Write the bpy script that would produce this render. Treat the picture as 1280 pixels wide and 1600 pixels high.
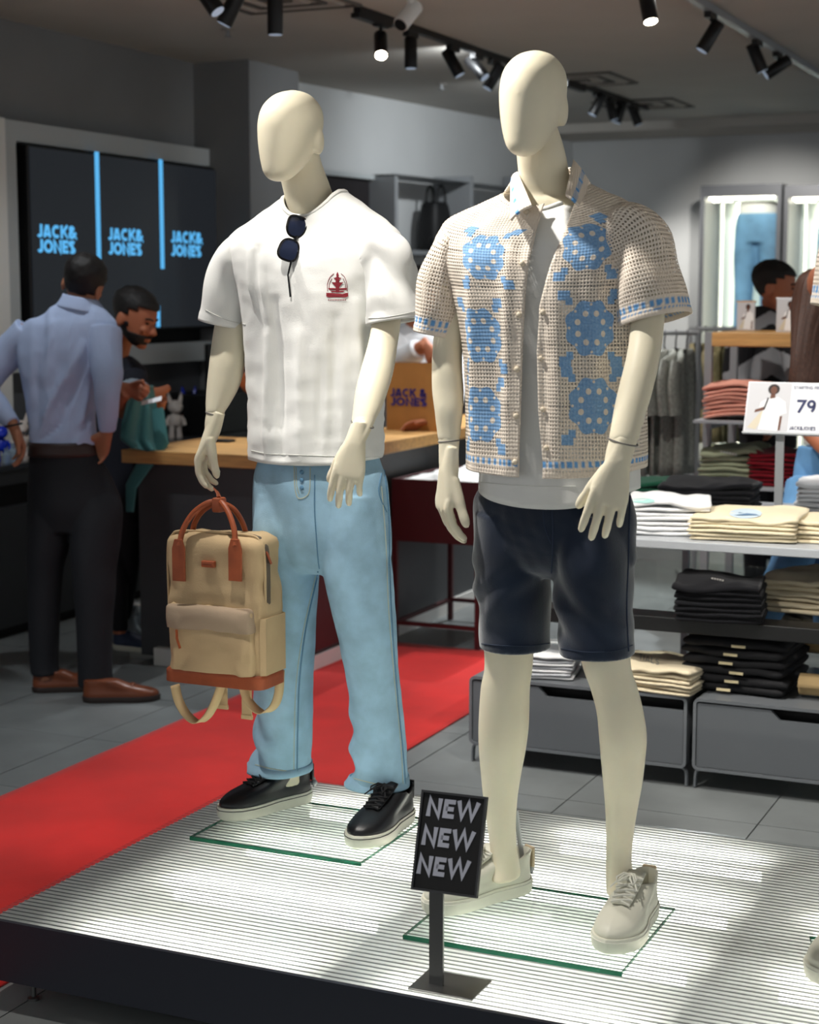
import bpy, math, random
import numpy as np
from mathutils import Vector, Matrix, noise
from mathutils.bvhtree import BVHTree
from math import sin, cos, radians, pi

for o in list(bpy.data.objects):
    bpy.data.objects.remove(o, do_unlink=True)
SC = bpy.context.scene
COL = SC.collection

# ------------------------------------------------------------------ camera
# store frame: X along the platform front, Y into the store, Z up (metres)
FPX, YAW, PITCH, CAMH = 2650.0, radians(24.4), radians(7.3), 1.57
cd = bpy.data.cameras.new('camera')
cam = bpy.data.objects.new('camera', cd)
COL.objects.link(cam)
cam.location = (0, 0, CAMH)
cam.rotation_euler = (pi / 2 - PITCH, 0, YAW)
cd.sensor_fit = 'HORIZONTAL'
cd.sensor_width = 24.0
cd.lens = FPX / 1280.0 * 24.0
cd.clip_start, cd.clip_end = 0.05, 60
cd.dof.use_dof = True
cd.dof.focus_distance = 3.95
cd.dof.aperture_fstop = 3.6
SC.camera = cam

# ------------------------------------------------------------------ world, exposure
W = bpy.data.worlds.new('world')
SC.world = W
W.use_nodes = True
W.node_tree.nodes['Background'].inputs[0].default_value = (0.93, 0.97, 1.0, 1)
W.node_tree.nodes['Background'].inputs[1].default_value = 0.6
vs = SC.view_settings
vs.view_transform = 'Standard'
vs.look = 'None'
vs.exposure = 0.0
vs.gamma = 1.0
vs.use_curve_mapping = False
SC.cycles.max_bounces = 7
SC.cycles.diffuse_bounces = 3
SC.cycles.glossy_bounces = 3
SC.cycles.transmission_bounces = 6
SC.cycles.transparent_max_bounces = 12
SC.cycles.caustics_reflective = False
SC.cycles.caustics_refractive = False
SC.cycles.sample_clamp_indirect = 6.0
SC.cycles.adaptive_threshold = 0.02

# ------------------------------------------------------------------ ceiling spots of the shop (room lighting) and a few added fill lamps
def spot(loc, target, power, angle, blend=0.35, col=(1, 0.96, 0.9), radius=0.035):
    l = bpy.data.lights.new('spot_lamp', 'SPOT')
    l.energy = power
    l.spot_size = radians(angle)
    l.spot_blend = blend
    l.color = col
    l.shadow_soft_size = radius
    o = bpy.data.objects.new('spot_lamp', l)
    COL.objects.link(o)
    o.location = loc
    o.rotation_euler = (Vector(target) - Vector(loc)).to_track_quat('-Z', 'Y').to_euler()
    return o

COOL = (0.92, 0.97, 1.0)
# keys on the two mannequins, from the track above the platform
spot((-2.58, 3.45, 2.85), (-2.0, 3.72, 1.45), 108, 80, 0.5)
spot((-1.97, 3.0, 2.85), (-1.2, 3.38, 1.5), 150, 75, 0.5)
# floor and carpet
spot((-3.6, 3.6, 2.85), (-3.1, 4.9, 0.0), 130, 52, 0.5, COOL)
spot((-3.57, 7.2, 2.8), (-2.8, 6.3, 0.0), 120, 60, 0.5, COOL)
spot((-2.07, 7.0, 2.8), (-2.2, 5.6, 0.0), 110, 70, 0.6, COOL)
spot((-3.0, 8.7, 2.85), (-2.9, 7.7, 0.0), 300, 55, 0.6, COOL)
spot((-3.57, 6.0, 2.85), (-3.72, 5.8, 0.0), 45, 24, 0.6, COOL)  # added lamp, stands in for the plinth LED glow on the floor
# stacked clothes
spot((-2.07, 4.2, 2.85), (-1.35, 5.5, 0.6), 150, 52, 0.5)
spot((-0.9, 4.3, 2.85), (-1.1, 5.6, 0.7), 130, 55, 0.5)
spot((-2.07, 6.3, 2.8), (-1.55, 7.2, 1.0), 90, 60, 0.6)
spot((-2.55, 7.7, 2.8), (-2.9, 8.6, 1.0), 110, 80, 0.8)  # added fill, brightens the hanging marl shirts
# wall washers and a showcase front light
spot((-3.75, 12.75, 2.8), (-3.72, 13.6, 1.2), 85, 62, 1.0)
spot((-3.57, 10.0, 2.85), (-4.9, 11.6, 1.9), 70, 120, 1.0, COOL)
spot((-3.57, 8.6, 2.85), (-5.0, 10.2, 2.1), 38, 120, 1.0, COOL)
spot((-3.57, 11.3, 2.85), (-2.6, 12.2, 0.8), 150, 80, 0.7)
spot((-2.75, 11.4, 2.8), (-2.95, 13.3, 1.7), 150, 60, 0.7)  # added lamp lighting the backlit showcase jeans from in front
# checkout side
spot((-3.9, 5.1, 2.85), (-4.6, 6.6, 0.9), 55, 70, 0.7, COOL)
spot((-4.2, 6.9, 2.85), (-3.6, 7.3, 0.9), 60, 70, 0.7)

# ------------------------------------------------------------------ pixel rays, used to read real positions off the photograph
_f = np.array([-sin(YAW) * cos(PITCH), cos(YAW) * cos(PITCH), -sin(PITCH)])
_r = np.array([cos(YAW), sin(YAW), 0.0])
_u = np.cross(_r, _f)
_C = np.array([0, 0, CAMH])
def ray(x, y): return _f + (x - 640) / FPX * _r - (y - 800) / FPX * _u
def atZ(x, y, z=0.0):
    d = ray(x, y); return _C + d * (z - CAMH) / d[2]
def atY(x, y, Y):
    d = ray(x, y); return _C + d * Y / d[1]
def atX(x, y, X):
    d = ray(x, y); return _C + d * X / d[0]
def depth(p): return float((np.asarray(p) - _C) @ _f)

# ------------------------------------------------------------------ mesh helpers
class MB:
    """collects polygons; every build() links ONE mesh object"""
    def __init__(s): s.v = []; s.f = []; s.m = []; s.n = 0
    def add(s, v, f, m=0):
        v = np.asarray(v, float).reshape(-1, 3)
        k = s.n
        s.v.append(v); s.n += len(v)
        s.f += [tuple(i + k for i in q) for q in f]
        s.m += [m] * len(f)
        return s
    def box(s, x0, x1, y0, y1, z0, z1, m=0, M=None):
        v = np.array([(x, y, z) for z in (z0, z1) for y in (y0, y1) for x in (x0, x1)], float)
        if M is not None: v = v @ np.array(M)[:3, :3].T + np.array(M)[:3, 3]
        return s.add(v, [(0, 2, 3, 1), (4, 5, 7, 6), (0, 1, 5, 4), (2, 6, 7, 3), (0, 4, 6, 2), (1, 3, 7, 5)], m)
    def rbox(s, x0, x1, y0, y1, z0, z1, r=0.01, m=0, M=None, k=3):
        """box with rounded vertical edges and softened top and bottom rims"""
        pts = []
        for cx, cy, a0 in ((x1 - r, y1 - r, 0), (x0 + r, y1 - r, 90), (x0 + r, y0 + r, 180), (x1 - r, y0 + r, 270)):
            for i in range(k + 1):
                a = radians(a0 + 90 * i / k); pts.append((cx, cy, cos(a), sin(a)))
        rings = []
        e = min(r, (z1 - z0) * .45)
        for z, q in ((z0, .35), (z0 + e * .3, .8), (z0 + e, 1), (z1 - e, 1), (z1 - e * .3, .8), (z1, .35)):
            rings.append([(cx + r * q * a if 0 else cx + a * (r - e * (1 - q)), cy + b * (r - e * (1 - q)), z) for cx, cy, a, b in pts])
        rings = np.array(rings)
        if M is not None: rings = rings @ np.array(M)[:3, :3].T + np.array(M)[:3, 3]
        return s.rings(rings, True, True, m)
    def rings(s, R, cap0=False, cap1=False, m=0, closed=True):
        R = np.asarray(R, float); a, n, _ = R.shape
        f = []
        for i in range(a - 1):
            for j in range(n if closed else n - 1):
                k = (j + 1) % n
                f.append((i * n + j, i * n + k, (i + 1) * n + k, (i + 1) * n + j))
        if cap0: f.append(tuple(range(n - 1, -1, -1)))
        if cap1: f.append(tuple((a - 1) * n + j for j in range(n)))
        return s.add(R.reshape(-1, 3), f, m)
    def tube(s, pts, r, n=8, caps=True, m=0, rb=None, up=None, closed=False):
        P = np.asarray(pts, float); k = len(P)
        r = np.broadcast_to(np.asarray(r, float), (k,))
        rb = r if rb is None else np.broadcast_to(np.asarray(rb, float), (k,))
        if closed: T = np.roll(P, -1, 0) - np.roll(P, 1, 0)
        else: T = np.gradient(P, axis=0)
        T /= np.linalg.norm(T, axis=1)[:, None] + 1e-12
        if up is None: up = (0, 0, 1) if abs(T[0][2]) < .9 else (1, 0, 0)
        A = np.asarray(up, float); R = []
        for i in range(k):
            a = A - T[i] * (A @ T[i])
            if np.linalg.norm(a) < 1e-6: a = np.cross(T[i], (0.3, 0.5, 0.8))
            a /= np.linalg.norm(a); b = np.cross(T[i], a); A = a
            t = np.arange(n) * 2 * pi / n
            R.append(P[i] + r[i] * np.cos(t)[:, None] * a + rb[i] * np.sin(t)[:, None] * b)
        R = np.array(R)
        if closed: R = np.concatenate([R, R[:1]])
        return s.rings(R, caps and not closed, caps and not closed, m)
    def cyl(s, p, q, r, n=12, m=0, r2=None):
        return s.tube([p, q], [r, r if r2 is None else r2], n, True, m)
    def lathe(s, prof, n=20, M=None, m=0):
        t = np.arange(n) * 2 * pi / n
        R = np.array([[(r * cos(a), r * sin(a), z) for a in t] for r, z in prof])
        if M is not None: R = R @ np.array(M)[:3, :3].T + np.array(M)[:3, 3]
        return s.rings(R, True, True, m)
    def prism(s, poly, d, M=None, m=0):
        """polygon in local XY extruded along local Z by d"""
        n = len(poly)
        v = np.array([(x, y, 0) for x, y in poly] + [(x, y, d) for x, y in poly], float)
        if M is not None: v = v @ np.array(M)[:3, :3].T + np.array(M)[:3, 3]
        f = [tuple(range(n - 1, -1, -1)), tuple(range(n, 2 * n))] + [(i, (i + 1) % n, (i + 1) % n + n, i + n) for i in range(n)]
        return s.add(v, f, m)
    def ball(s, c, r, n=12, k=8, m=0, R=None):
        c = np.asarray(c, float); r = np.broadcast_to(np.asarray(r, float), (3,))
        L = []
        for i in range(k + 1):
            a = pi * (i + .02) / (k + .04) if i in (0, k) else pi * i / k
            L.append([(sin(a) * cos(2 * pi * j / n), sin(a) * sin(2 * pi * j / n), cos(a)) for j in range(n)])
        L = np.array(L) * r
        if R is not None: L = L @ np.array(R).T
        return s.rings(L + c, True, True, m)
    def sheet(s, P, m=0):
        return s.rings(P, False, False, m, closed=False)
    def arrays(s):
        return (np.concatenate(s.v) if s.v else np.zeros((0, 3))), s.f

ORG = {}
def mesh_from(name, V, F, mats, mi=None, smooth=True, sharp=None):
    me = bpy.data.meshes.new(name)
    V = np.asarray(V, float)
    me.from_pydata(V.tolist(), [], [tuple(map(int, f)) for f in F])
    for mm in (mats if isinstance(mats, (list, tuple)) else [mats]): me.materials.append(mm)
    if mi is not None and any(mi): me.polygons.foreach_set('material_index', np.asarray(mi, np.int32))
    me.polygons.foreach_set('use_smooth', np.full(len(me.polygons), bool(smooth)))
    if smooth and sharp is not None: me.set_sharp_from_angle(angle=radians(sharp))
    me.update()
    return me

def mk(name, mb, mats, parent=None, smooth=True, sharp=35, solid=None, bevel=None, subs=None, origin=None, offset=-1.0):
    """one mesh object; geometry is given in store coordinates"""
    V, F = mb.arrays() if isinstance(mb, MB) else mb[:2]
    mi = mb.m if isinstance(mb, MB) else None
    V = np.asarray(V, float)
    if parent is not None: org = ORG[parent.name]
    elif origin is not None: org = np.asarray(origin, float)
    else:
        lo, hi = V.min(0), V.max(0); org = np.array([(lo[0] + hi[0]) / 2, (lo[1] + hi[1]) / 2, lo[2]])
    o = bpy.data.objects.new(name, mesh_from(name, V - org, F, mats, mi, smooth, sharp))
    COL.objects.link(o)
    if parent is not None: o.parent = parent
    else: o.location = org
    ORG[o.name] = org
    if solid:
        m = o.modifiers.new('thickness', 'SOLIDIFY'); m.thickness = solid; m.offset = offset
    if bevel:
        m = o.modifiers.new('edges', 'BEVEL'); m.width = bevel; m.segments = 2; m.limit_method = 'ANGLE'; m.angle_limit = radians(40)
        m.harden_normals = False
    if subs:
        m = o.modifiers.new('smooth', 'SUBSURF'); m.levels = subs; m.render_levels = subs
    return o

def thing(name, label, cat, loc, group=None):
    o = bpy.data.objects.new(name, None); COL.objects.link(o)
    o.empty_display_size = .1
    o.location = tuple(map(float, loc)); ORG[o.name] = np.asarray(loc, float)
    return tag(o, label, cat, group)
def tag(o, label=None, cat=None, group=None, kind=None):
    if label: o['label'] = label
    if cat: o['category'] = cat
    if group: o['group'] = group
    if kind: o['kind'] = kind
    return o
def struct(o, label=None):
    o['kind'] = 'structure'
    if label: o['label'] = label
    return o
def dup(o, parent=None, loc=None, rot=None):
    c = o.copy(); COL.objects.link(c); c.parent = parent
    ORG[c.name] = ORG.get(o.name, np.zeros(3))
    if loc is not None: c.location = loc
    if rot is not None: c.rotation_euler = rot
    for ch in [x for x in COL.objects if x.parent == o]: dup(ch, c)
    return c

def remesh(mb, voxel, smooth=6, factor=0.5):
    """fuse overlapping closed shells into one continuous skin"""
    V, F = mb.arrays()
    me = mesh_from('tmp', V, F, [])
    o = bpy.data.objects.new('tmp', me); COL.objects.link(o)
    m = o.modifiers.new('r', 'REMESH'); m.mode = 'VOXEL'; m.voxel_size = voxel
    if smooth:
        m = o.modifiers.new('s', 'SMOOTH'); m.iterations = smooth; m.factor = factor
    dg = bpy.context.evaluated_depsgraph_get(); dg.update()
    ev = o.evaluated_get(dg); me2 = ev.to_mesh()
    n = len(me2.vertices); co = np.zeros(n * 3); me2.vertices.foreach_get('co', co)
    P = [tuple(p.vertices) for p in me2.polygons]
    ev.to_mesh_clear(); bpy.data.objects.remove(o); bpy.data.meshes.remove(me)
    return co.reshape(-1, 3), P

def cat_rom(K, m):
    """Catmull-Rom resampling of key rows (k,c) to m rows"""
    K = np.asarray(K, float); k = len(K)
    t = np.linspace(0, k - 1, m); i = np.clip(t.astype(int), 0, k - 2); u = (t - i)[:, None]
    p1, p2 = K[i], K[i + 1]; p0 = K[np.maximum(i - 1, 0)]; p3 = K[np.minimum(i + 2, k - 1)]
    p0 = np.where((i == 0)[:, None], 2 * p1 - p2, p0); p3 = np.where((i + 2 > k - 1)[:, None], 2 * p2 - p1, p3)
    return .5 * (2 * p1 + (p2 - p0) * u + (2 * p0 - 5 * p1 + 4 * p2 - p3) * u * u + (3 * p1 - p0 - 3 * p2 + p3) * u ** 3)

def rowring(rows, m, n, yaw=0.0, ex=2.0):
    """rows (py, xl, xr, Y, ratio): outline widths read at image rows, centre at store depth Y -> horizontal elliptic rings"""
    K = cat_rom(rows, m); R = []
    ax = np.array([cos(yaw), sin(yaw)]); ay = np.array([-sin(yaw), cos(yaw)])
    t = np.arange(n) * 2 * pi / n
    for py, xl, xr, Y, q in K:
        c = atY((xl + xr) / 2, py, Y); s = (xr - xl) / 2 * depth(c) / FPX
        vd = c[:2] / np.linalg.norm(c[:2]); p = np.array([vd[1], -vd[0]])
        a = s / math.sqrt((ax @ p) ** 2 + (q * (ay @ p)) ** 2); b = a * q
        ct, st = np.cos(t), np.sin(t)
        x = np.sign(ct) * np.abs(ct) ** (2 / ex) * a; y = np.sign(st) * np.abs(st) ** (2 / ex) * b
        R.append(np.stack([c[0] + x * ax[0] + y * ay[0], c[1] + x * ax[1] + y * ay[1], np.full(n, c[2])], 1))
    return np.array(R)

def grid_normals(P, closed=True):
    du = (np.roll(P, -1, 1) - np.roll(P, 1, 1)) if closed else np.gradient(P, axis=1)
    dv = np.gradient(P, axis=0)
    N = np.cross(du, dv); N /= np.linalg.norm(N, axis=2)[:, :, None] + 1e-9
    return N
def fnoise(P, scale, seed=0.0, oct=3):
    f = P.reshape(-1, 3); out = np.empty(len(f))
    for i, p in enumerate(f):
        out[i] = noise.fractal(Vector((p[0] * scale + seed, p[1] * scale - seed, p[2] * scale + 2 * seed)), 1.0, 2.0, oct)
    return out.reshape(P.shape[:-1])
def fold(U, V, p, q, w, d):
    """ridge of height d and half width w along the segment p-q of the (U,V) parameter plane"""
    p = np.array(p, float); q = np.array(q, float); L = q - p; l2 = L @ L
    t = np.clip(((U - p[0]) * L[0] + (V - p[1]) * L[1]) / l2, 0, 1)
    dist2 = (U - p[0] - t * L[0]) ** 2 + (V - p[1] - t * L[1]) ** 2
    return d * np.exp(-dist2 / w ** 2) * np.clip(np.sin(pi * (0.12 + .76 * t)), 0, 1)
def frame(o, x, y, z):
    M = np.eye(4); M[:3, 0] = x; M[:3, 1] = y; M[:3, 2] = z; M[:3, 3] = o; return M
def unit(v):
    v = np.asarray(v, float); return v / np.linalg.norm(v)
def rotz(a, o=(0, 0, 0)):
    return frame(o, (cos(a), sin(a), 0), (-sin(a), cos(a), 0), (0, 0, 1))
def xf(P, M):
    M = np.array(M); return np.asarray(P, float) @ M[:3, :3].T + M[:3, 3]

# ------------------------------------------------------------------ materials
def lin(c):
    c = np.array(c, float) / 255.0
    return tuple(np.where(c <= .04045, c / 12.92, ((c + .055) / 1.055) ** 2.4)) + (1.0,)
MATS = {}
def mat(name, col, rough=.5, metal=0.0, spec=.5, bump=None, var=None, emit=None, trans=0.0, ior=1.45, coat=0.0, sheen=0.0, sub=0.0, stretch=(1, 1, 1), alpha=1.0, col2=None):
    if name in MATS: return MATS[name]
    m = bpy.data.materials.new(name); m.use_nodes = True
    nt = m.node_tree; b = nt.nodes['Principled BSDF']
    b.inputs['Base Color'].default_value = lin(col)
    b.inputs['Roughness'].default_value = rough; b.inputs['Metallic'].default_value = metal
    b.inputs['Specular IOR Level'].default_value = spec; b.inputs['IOR'].default_value = ior
    b.inputs['Transmission Weight'].default_value = trans; b.inputs['Coat Weight'].default_value = coat
    b.inputs['Sheen Weight'].default_value = sheen; b.inputs['Alpha'].default_value = alpha
    if sub:
        b.inputs['Subsurface Weight'].default_value = sub; b.inputs['Subsurface Radius'].default_value = (.02, .015, .01)
    if emit:
        b.inputs['Emission Color'].default_value = lin(emit[0]); b.inputs['Emission Strength'].default_value = emit[1]
    tc = None
    def coords():
        nonlocal tc
        if tc is None:
            t = nt.nodes.new('ShaderNodeTexCoord'); tc = nt.nodes.new('ShaderNodeMapping')
            tc.inputs['Scale'].default_value = stretch
            nt.links.new(t.outputs['Object'], tc.inputs['Vector'])
        return tc.outputs['Vector']
    if var:
        n = nt.nodes.new('ShaderNodeTexNoise'); n.inputs['Scale'].default_value = var[0]; n.inputs['Detail'].default_value = 4
        nt.links.new(coords(), n.inputs['Vector'])
        x = nt.nodes.new('ShaderNodeMix'); x.data_type = 'RGBA'
        r = nt.nodes.new('ShaderNodeValToRGB'); r.color_ramp.elements[0].position = .35; r.color_ramp.elements[1].position = .65
        nt.links.new(n.outputs['Fac'], r.inputs['Fac'])
        nt.links.new(r.outputs['Color'], x.inputs['Factor'])
        a = np.array(lin(col)); k = var[1]
        x.inputs['A'].default_value = tuple(np.clip(a[:3] * (1 - k), 0, 1)) + (1,)
        x.inputs['B'].default_value = lin(col2) if col2 else tuple(np.clip(a[:3] * (1 + k), 0, 1)) + (1,)
        nt.links.new(x.outputs['Result'], b.inputs['Base Color'])
    if bump:
        n = nt.nodes.new('ShaderNodeTexNoise'); n.inputs['Scale'].default_value = bump[0]; n.inputs['Detail'].default_value = 3
        nt.links.new(coords(), n.inputs['Vector'])
        d = nt.nodes.new('ShaderNodeBump'); d.inputs['Strength'].default_value = bump[1]; d.inputs['Distance'].default_value = bump[2] if len(bump) > 2 else .002
        nt.links.new(n.outputs['Fac'], d.inputs['Height']); nt.links.new(d.outputs['Normal'], b.inputs['Normal'])
    MATS[name] = m
    return m

# ------------------------------------------------------------------ bold stroke lettering (flat print)
def _arc(cx, cy, rx, ry, a0, a1, k=10):
    return [(cx + rx * cos(radians(a0 + (a1 - a0) * i / k)), cy + ry * sin(radians(a0 + (a1 - a0) * i / k))) for i in range(k + 1)]
def glyphs(w):
    h = w / 2; t = 1 - h
    G = {
        'A': (.86, [[(h * 1.02, .03), (.43 - h * .38, .97)], [(.86 - h * 1.02, .03), (.43 + h * .38, .97)], [(.2, .27), (.66, .27)]]),
        'B': (.72, [[(h, h), (h, t), (.4, t)] + _arc(.4, .76, .2, .24 - h, 90, -90) + [(h, .52)], [(.4, .52)] + _arc(.42, .27, .24, .27 - h, 90, -90) + [(h, h)]]),
        'C': (.84, [_arc(.46, .5, .46 - h, .5 - h, 48, 312, 18)]),
        'D': (.8, [[(h, h), (h, t), (.35, t)] + _arc(.36, .5, .42 - h, .5 - h, 90, -90, 14) + [(h, h)]]),
        'E': (.62, [[(.62, t), (h, t), (h, h), (.62, h)], [(h, .5), (.56, .5)]]),
        'F': (.6, [[(.6, t), (h, t), (h, 0)], [(h, .48), (.54, .48)]]),
        'G': (.88, [_arc(.46, .5, .46 - h, .5 - h, 48, 350, 18) + [(.5, .45)]]),
        'I': (w, [[(h, 0), (h, 1)]]),
        'J': (.56, [[(.56 - h, 1), (.56 - h, .3)] + _arc(.28, .3, .28 - h, .3 - h, 0, -160, 10)]),
        'K': (.78, [[(h, 0), (h, 1)], [(.74, 1), (.22, .45)], [(.32, .56), (.78 - h * .5, 0)]]),
        'M': (.98, [[(h, 0), (h, 1 - h * .4), (.49, .3), (.98 - h, 1 - h * .4), (.98 - h, 0)]]),
        'N': (.8, [[(h, 0), (h, 1 - h * .5), (.8 - h, h * .5), (.8 - h, 1)]]),
        'O': (.94, [_arc(.47, .5, .47 - h, .5 - h, 0, 360, 24)]),
        'P': (.7, [[(h, 0), (h, t), (.4, t)] + _arc(.4, .67, .27, .33 - h, 90, -90) + [(h, .34)]]),
        'R': (.74, [[(h, 0), (h, t), (.4, t)] + _arc(.4, .68, .25, .32 - h, 90, -90) + [(h, .36)], [(.4, .36), (.68, 0)]]),
        'S': (.66, [_arc(.33, .74, .29 - h * .3, .26 - h, 30, 270, 12) + _arc(.33, .25, .33 - h, .27 - h, 88, -150, 12)]),
        'T': (.66, [[(0, t), (.66, t)], [(.33, t), (.33, 0)]]),
        'L': (.6, [[(h, 1), (h, h), (.6, h)]]),
        'W': (1.2, [[(h * .6, 1), (.33, h * .9), (.6, 1 - h * .3), (.87, h * .9), (1.2 - h * .6, 1)]]),
        '&': (.84, [[(.82, 0), (.2, .68)] + _arc(.36, .79, .17, .21 - h, 190, -30, 10) + [(.15, .38)] + _arc(.34, .24, .32 - h, .25 - h, 140, 330, 10) + [(.8, .5)]]),
        '7': (.64, [[(.02, t), (.6, t), (.2, 0)]]),
        '9': (.66, [_arc(.33, .67, .32 - h, .33 - h, 0, 360, 18), _arc(.3, .55, .35 - h, .55 - h, 20, -75, 10)]),
        '2': (.62, [_arc(.31, .7, .29 - h, .3 - h, 160, -20, 10) + [(h, h), (.62, h)]]),
        ' ': (.32, []),
    }
    return G
def ribbon(mb, pts, w, M, m=0):
    P = np.array([q for i, q in enumerate(pts) if i == 0 or abs(q[0] - pts[i - 1][0]) + abs(q[1] - pts[i - 1][1]) > 1e-5], float); n = len(P)
    closed = n > 3 and np.allclose(P[0], P[-1])
    if closed: P = P[:-1]; n -= 1
    L = []; Rr = []
    for i in range(n):
        a = P[(i - 1) % n] if closed or i > 0 else None; c = P[(i + 1) % n] if closed or i < n - 1 else None
        d1 = unit(P[i] - a) if a is not None else unit(c - P[i]); d2 = unit(c - P[i]) if c is not None else d1
        n1 = np.array([-d1[1], d1[0]]); n2 = np.array([-d2[1], d2[0]]); k = n1 + n2
        k = k / max(np.linalg.norm(k), 1e-6); s = min(1 / max(k @ n1, .35), 1.9)
        L.append(P[i] + k * w / 2 * s); Rr.append(P[i] - k * w / 2 * s)
    v = np.array([(x, y, 0) for x, y in L] + [(x, y, 0) for x, y in Rr])
    f = [(n + i, n + (i + 1) % n, (i + 1) % n, i) for i in range(n if closed else n - 1)]
    mb.add(xf(v, M), f, m)
def text_mb(s, h, w=.2, gap=.09, mb=None, M=None, align='l', line=1.12, squeeze=1.0):
    """lines of bold capitals of height h in local XY, baseline of the last line at y=0"""
    mb = mb or MB(); M = np.eye(4) if M is None else M; G = glyphs(w)
    rows = s.split('\n')
    for li, row in enumerate(rows):
        tot = sum(G[c][0] + gap for c in row) - gap
        x = 0 if align == 'l' else -tot / 2
        for c in row:
            for st in G[c][1]:
                S = frame((0, 0, 0), (h * squeeze, 0, 0), (0, h, 0), (0, 0, 1))
                S[:3, 3] = (x * h * squeeze, (len(rows) - 1 - li) * h * line, 0)
                ribbon(mb, st, w, np.array(M) @ S)
            x += G[c][0] + gap
    return mb
# ------------------------------------------------------------------ materials of the setting
m_ceil = mat('ceiling_paint', (186, 182, 175), .9, var=(1.5, .04))
m_wall_dark = mat('grey_plaster', (128, 129, 130), .9, bump=(60, .08), var=(2, .04))
m_wall = mat('pale_plaster', (198, 200, 200), .9, bump=(60, .08), var=(2, .03))
m_tile = mat('floor_tile', (118, 122, 122), .38, var=(3.5, .14), bump=(30, .05))
m_grout = mat('grout', (70, 72, 72), .9)
m_black = mat('black_metal', (14, 14, 15), .42)
m_black_matt = mat('black_matt', (16, 16, 17), .75)
m_grey_metal = mat('grey_metal', (150, 153, 156), .4, .2)
m_dgrey = mat('charcoal_laminate', (72, 74, 77), .5, var=(4, .05))
m_white = mat('white_paint', (232, 232, 228), .5)
m_frame = mat('pale_grey_panel', (188, 194, 195), .6)
m_wood = mat('oak', (206, 158, 98), .45, var=(5, .16), stretch=(1, 12, 12), bump=(8, .05))
m_steel = mat('brushed_steel', (120, 120, 118), .32, .9, bump=(300, .05))
m_glass = mat('glass', (240, 250, 246), .02, trans=1.0, ior=1.45)

CEIL = 2.9
# ------------------------------------------------------------------ floor
fl = MB().box(-7, 3.5, -1.5, 15, -.06, -.012)
floor = struct(mk('floor', fl, m_grout, smooth=False, origin=(0, 0, 0)))
T = .6
tm = mesh_from('tile', *MB().box(.002, T - .002, .002, T - .002, -.012, 0).arrays(), [m_tile], smooth=False)
k = 0
for j in range(2, 23):
    for i in range(-10, 4):
        x, y = i * T + .12, j * T + .1
        if x + T < -5.35: continue
        if x > -2.3 and y > 2.9 and y + T < 4.1: continue
        pix = []
        for (a, b) in ((0, 0), (T, 0), (0, T), (T, T)):
            d = np.array([x + a, y + b, 0]) - _C; w = d @ _f
            pix.append((640 + FPX * (d @ _r) / w, 800 - FPX * (d @ _u) / w))
        pix = np.array(pix)
        if pix[:, 0].max() < -500 or pix[:, 0].min() > 1700 or pix[:, 1].min() > 1900: continue
        o = bpy.data.objects.new('tile', tm); COL.objects.link(o); o.parent = floor
        o.location = (x, y, random.Random(k).uniform(-.0006, .0006)); k += 1

# ------------------------------------------------------------------ carpet
nx, ny = 24, 150
gx_, gy_ = np.meshgrid(np.linspace(-3.315, -2.375, nx), np.linspace(1.4, 6.86, ny))
G = np.stack([gx_ + .006 * np.sin(gy_ * 1.7), gy_, np.full_like(gx_, .007)], 2)
G[:, :, 2] += .003 * np.clip(fnoise(G, 2.2, 3.1), 0, 1)
m_red = mat('red_felt', (205, 34, 30), .95, spec=.1, var=(3, .12), bump=(420, .5, .003), sheen=.2)
carpet = mk('red_carpet', MB().sheet(G), m_red, solid=.006)
tag(carpet, 'long red felt carpet runner crossing the tiled floor beside the lit platform', 'carpet')

# ------------------------------------------------------------------ walls, pillar, ceiling
struct(mk('ceiling', MB().box(-7, 3.5, -1.5, 15, CEIL, CEIL + .05), m_ceil, smooth=False))
struct(mk('wall_left', MB().box(-5.45, -5.3, 2.5, 8.65, 0, CEIL), m_wall_dark, smooth=False))
pil = mk('pillar', MB().box(-5.45, -4.93, 8.65, 9.25, 0, CEIL), m_wall_dark, smooth=False)
struct(pil)
A, B = np.array([-5.22, 9.25]), np.array([-4.68, 13.66])
wl = MB().add([(A[0], A[1], 0), (B[0], B[1], 0), (B[0], B[1], CEIL), (A[0], A[1], CEIL), (A[0] - .15, A[1], 0), (B[0] - .15, B[1], 0), (B[0] - .15, B[1], CEIL), (A[0] - .15, A[1], CEIL)],
              [(0, 1, 2, 3), (5, 4, 7, 6), (3, 2, 6, 7), (0, 4, 5, 1), (0, 3, 7, 4), (1, 5, 6, 2)])
struct(mk('wall_rear_left', wl, m_wall, smooth=False))
struct(mk('wall_back', MB().box(-4.85, 3.5, 13.62, 13.8, 0, CEIL), m_wall, smooth=False))
struct(mk('baseboard_back', MB().box(-4.7, 3.5, 13.6, 13.62, 0, .08), m_white, smooth=False))
# shallow ceiling drop in front of the back wall
struct(mk('trim_1', MB().box(-4.75, 3.5, 12.9, 13.62, CEIL - .07, CEIL), m_ceil, smooth=False))

def wall_pt(t, off=0.0):
    """point on the rear left wall at fraction t, off metres into the room"""
    d = (B - A); nrm = np.array([d[1], -d[0]]) / np.linalg.norm(d)
    return A + d * t + nrm * off

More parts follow.
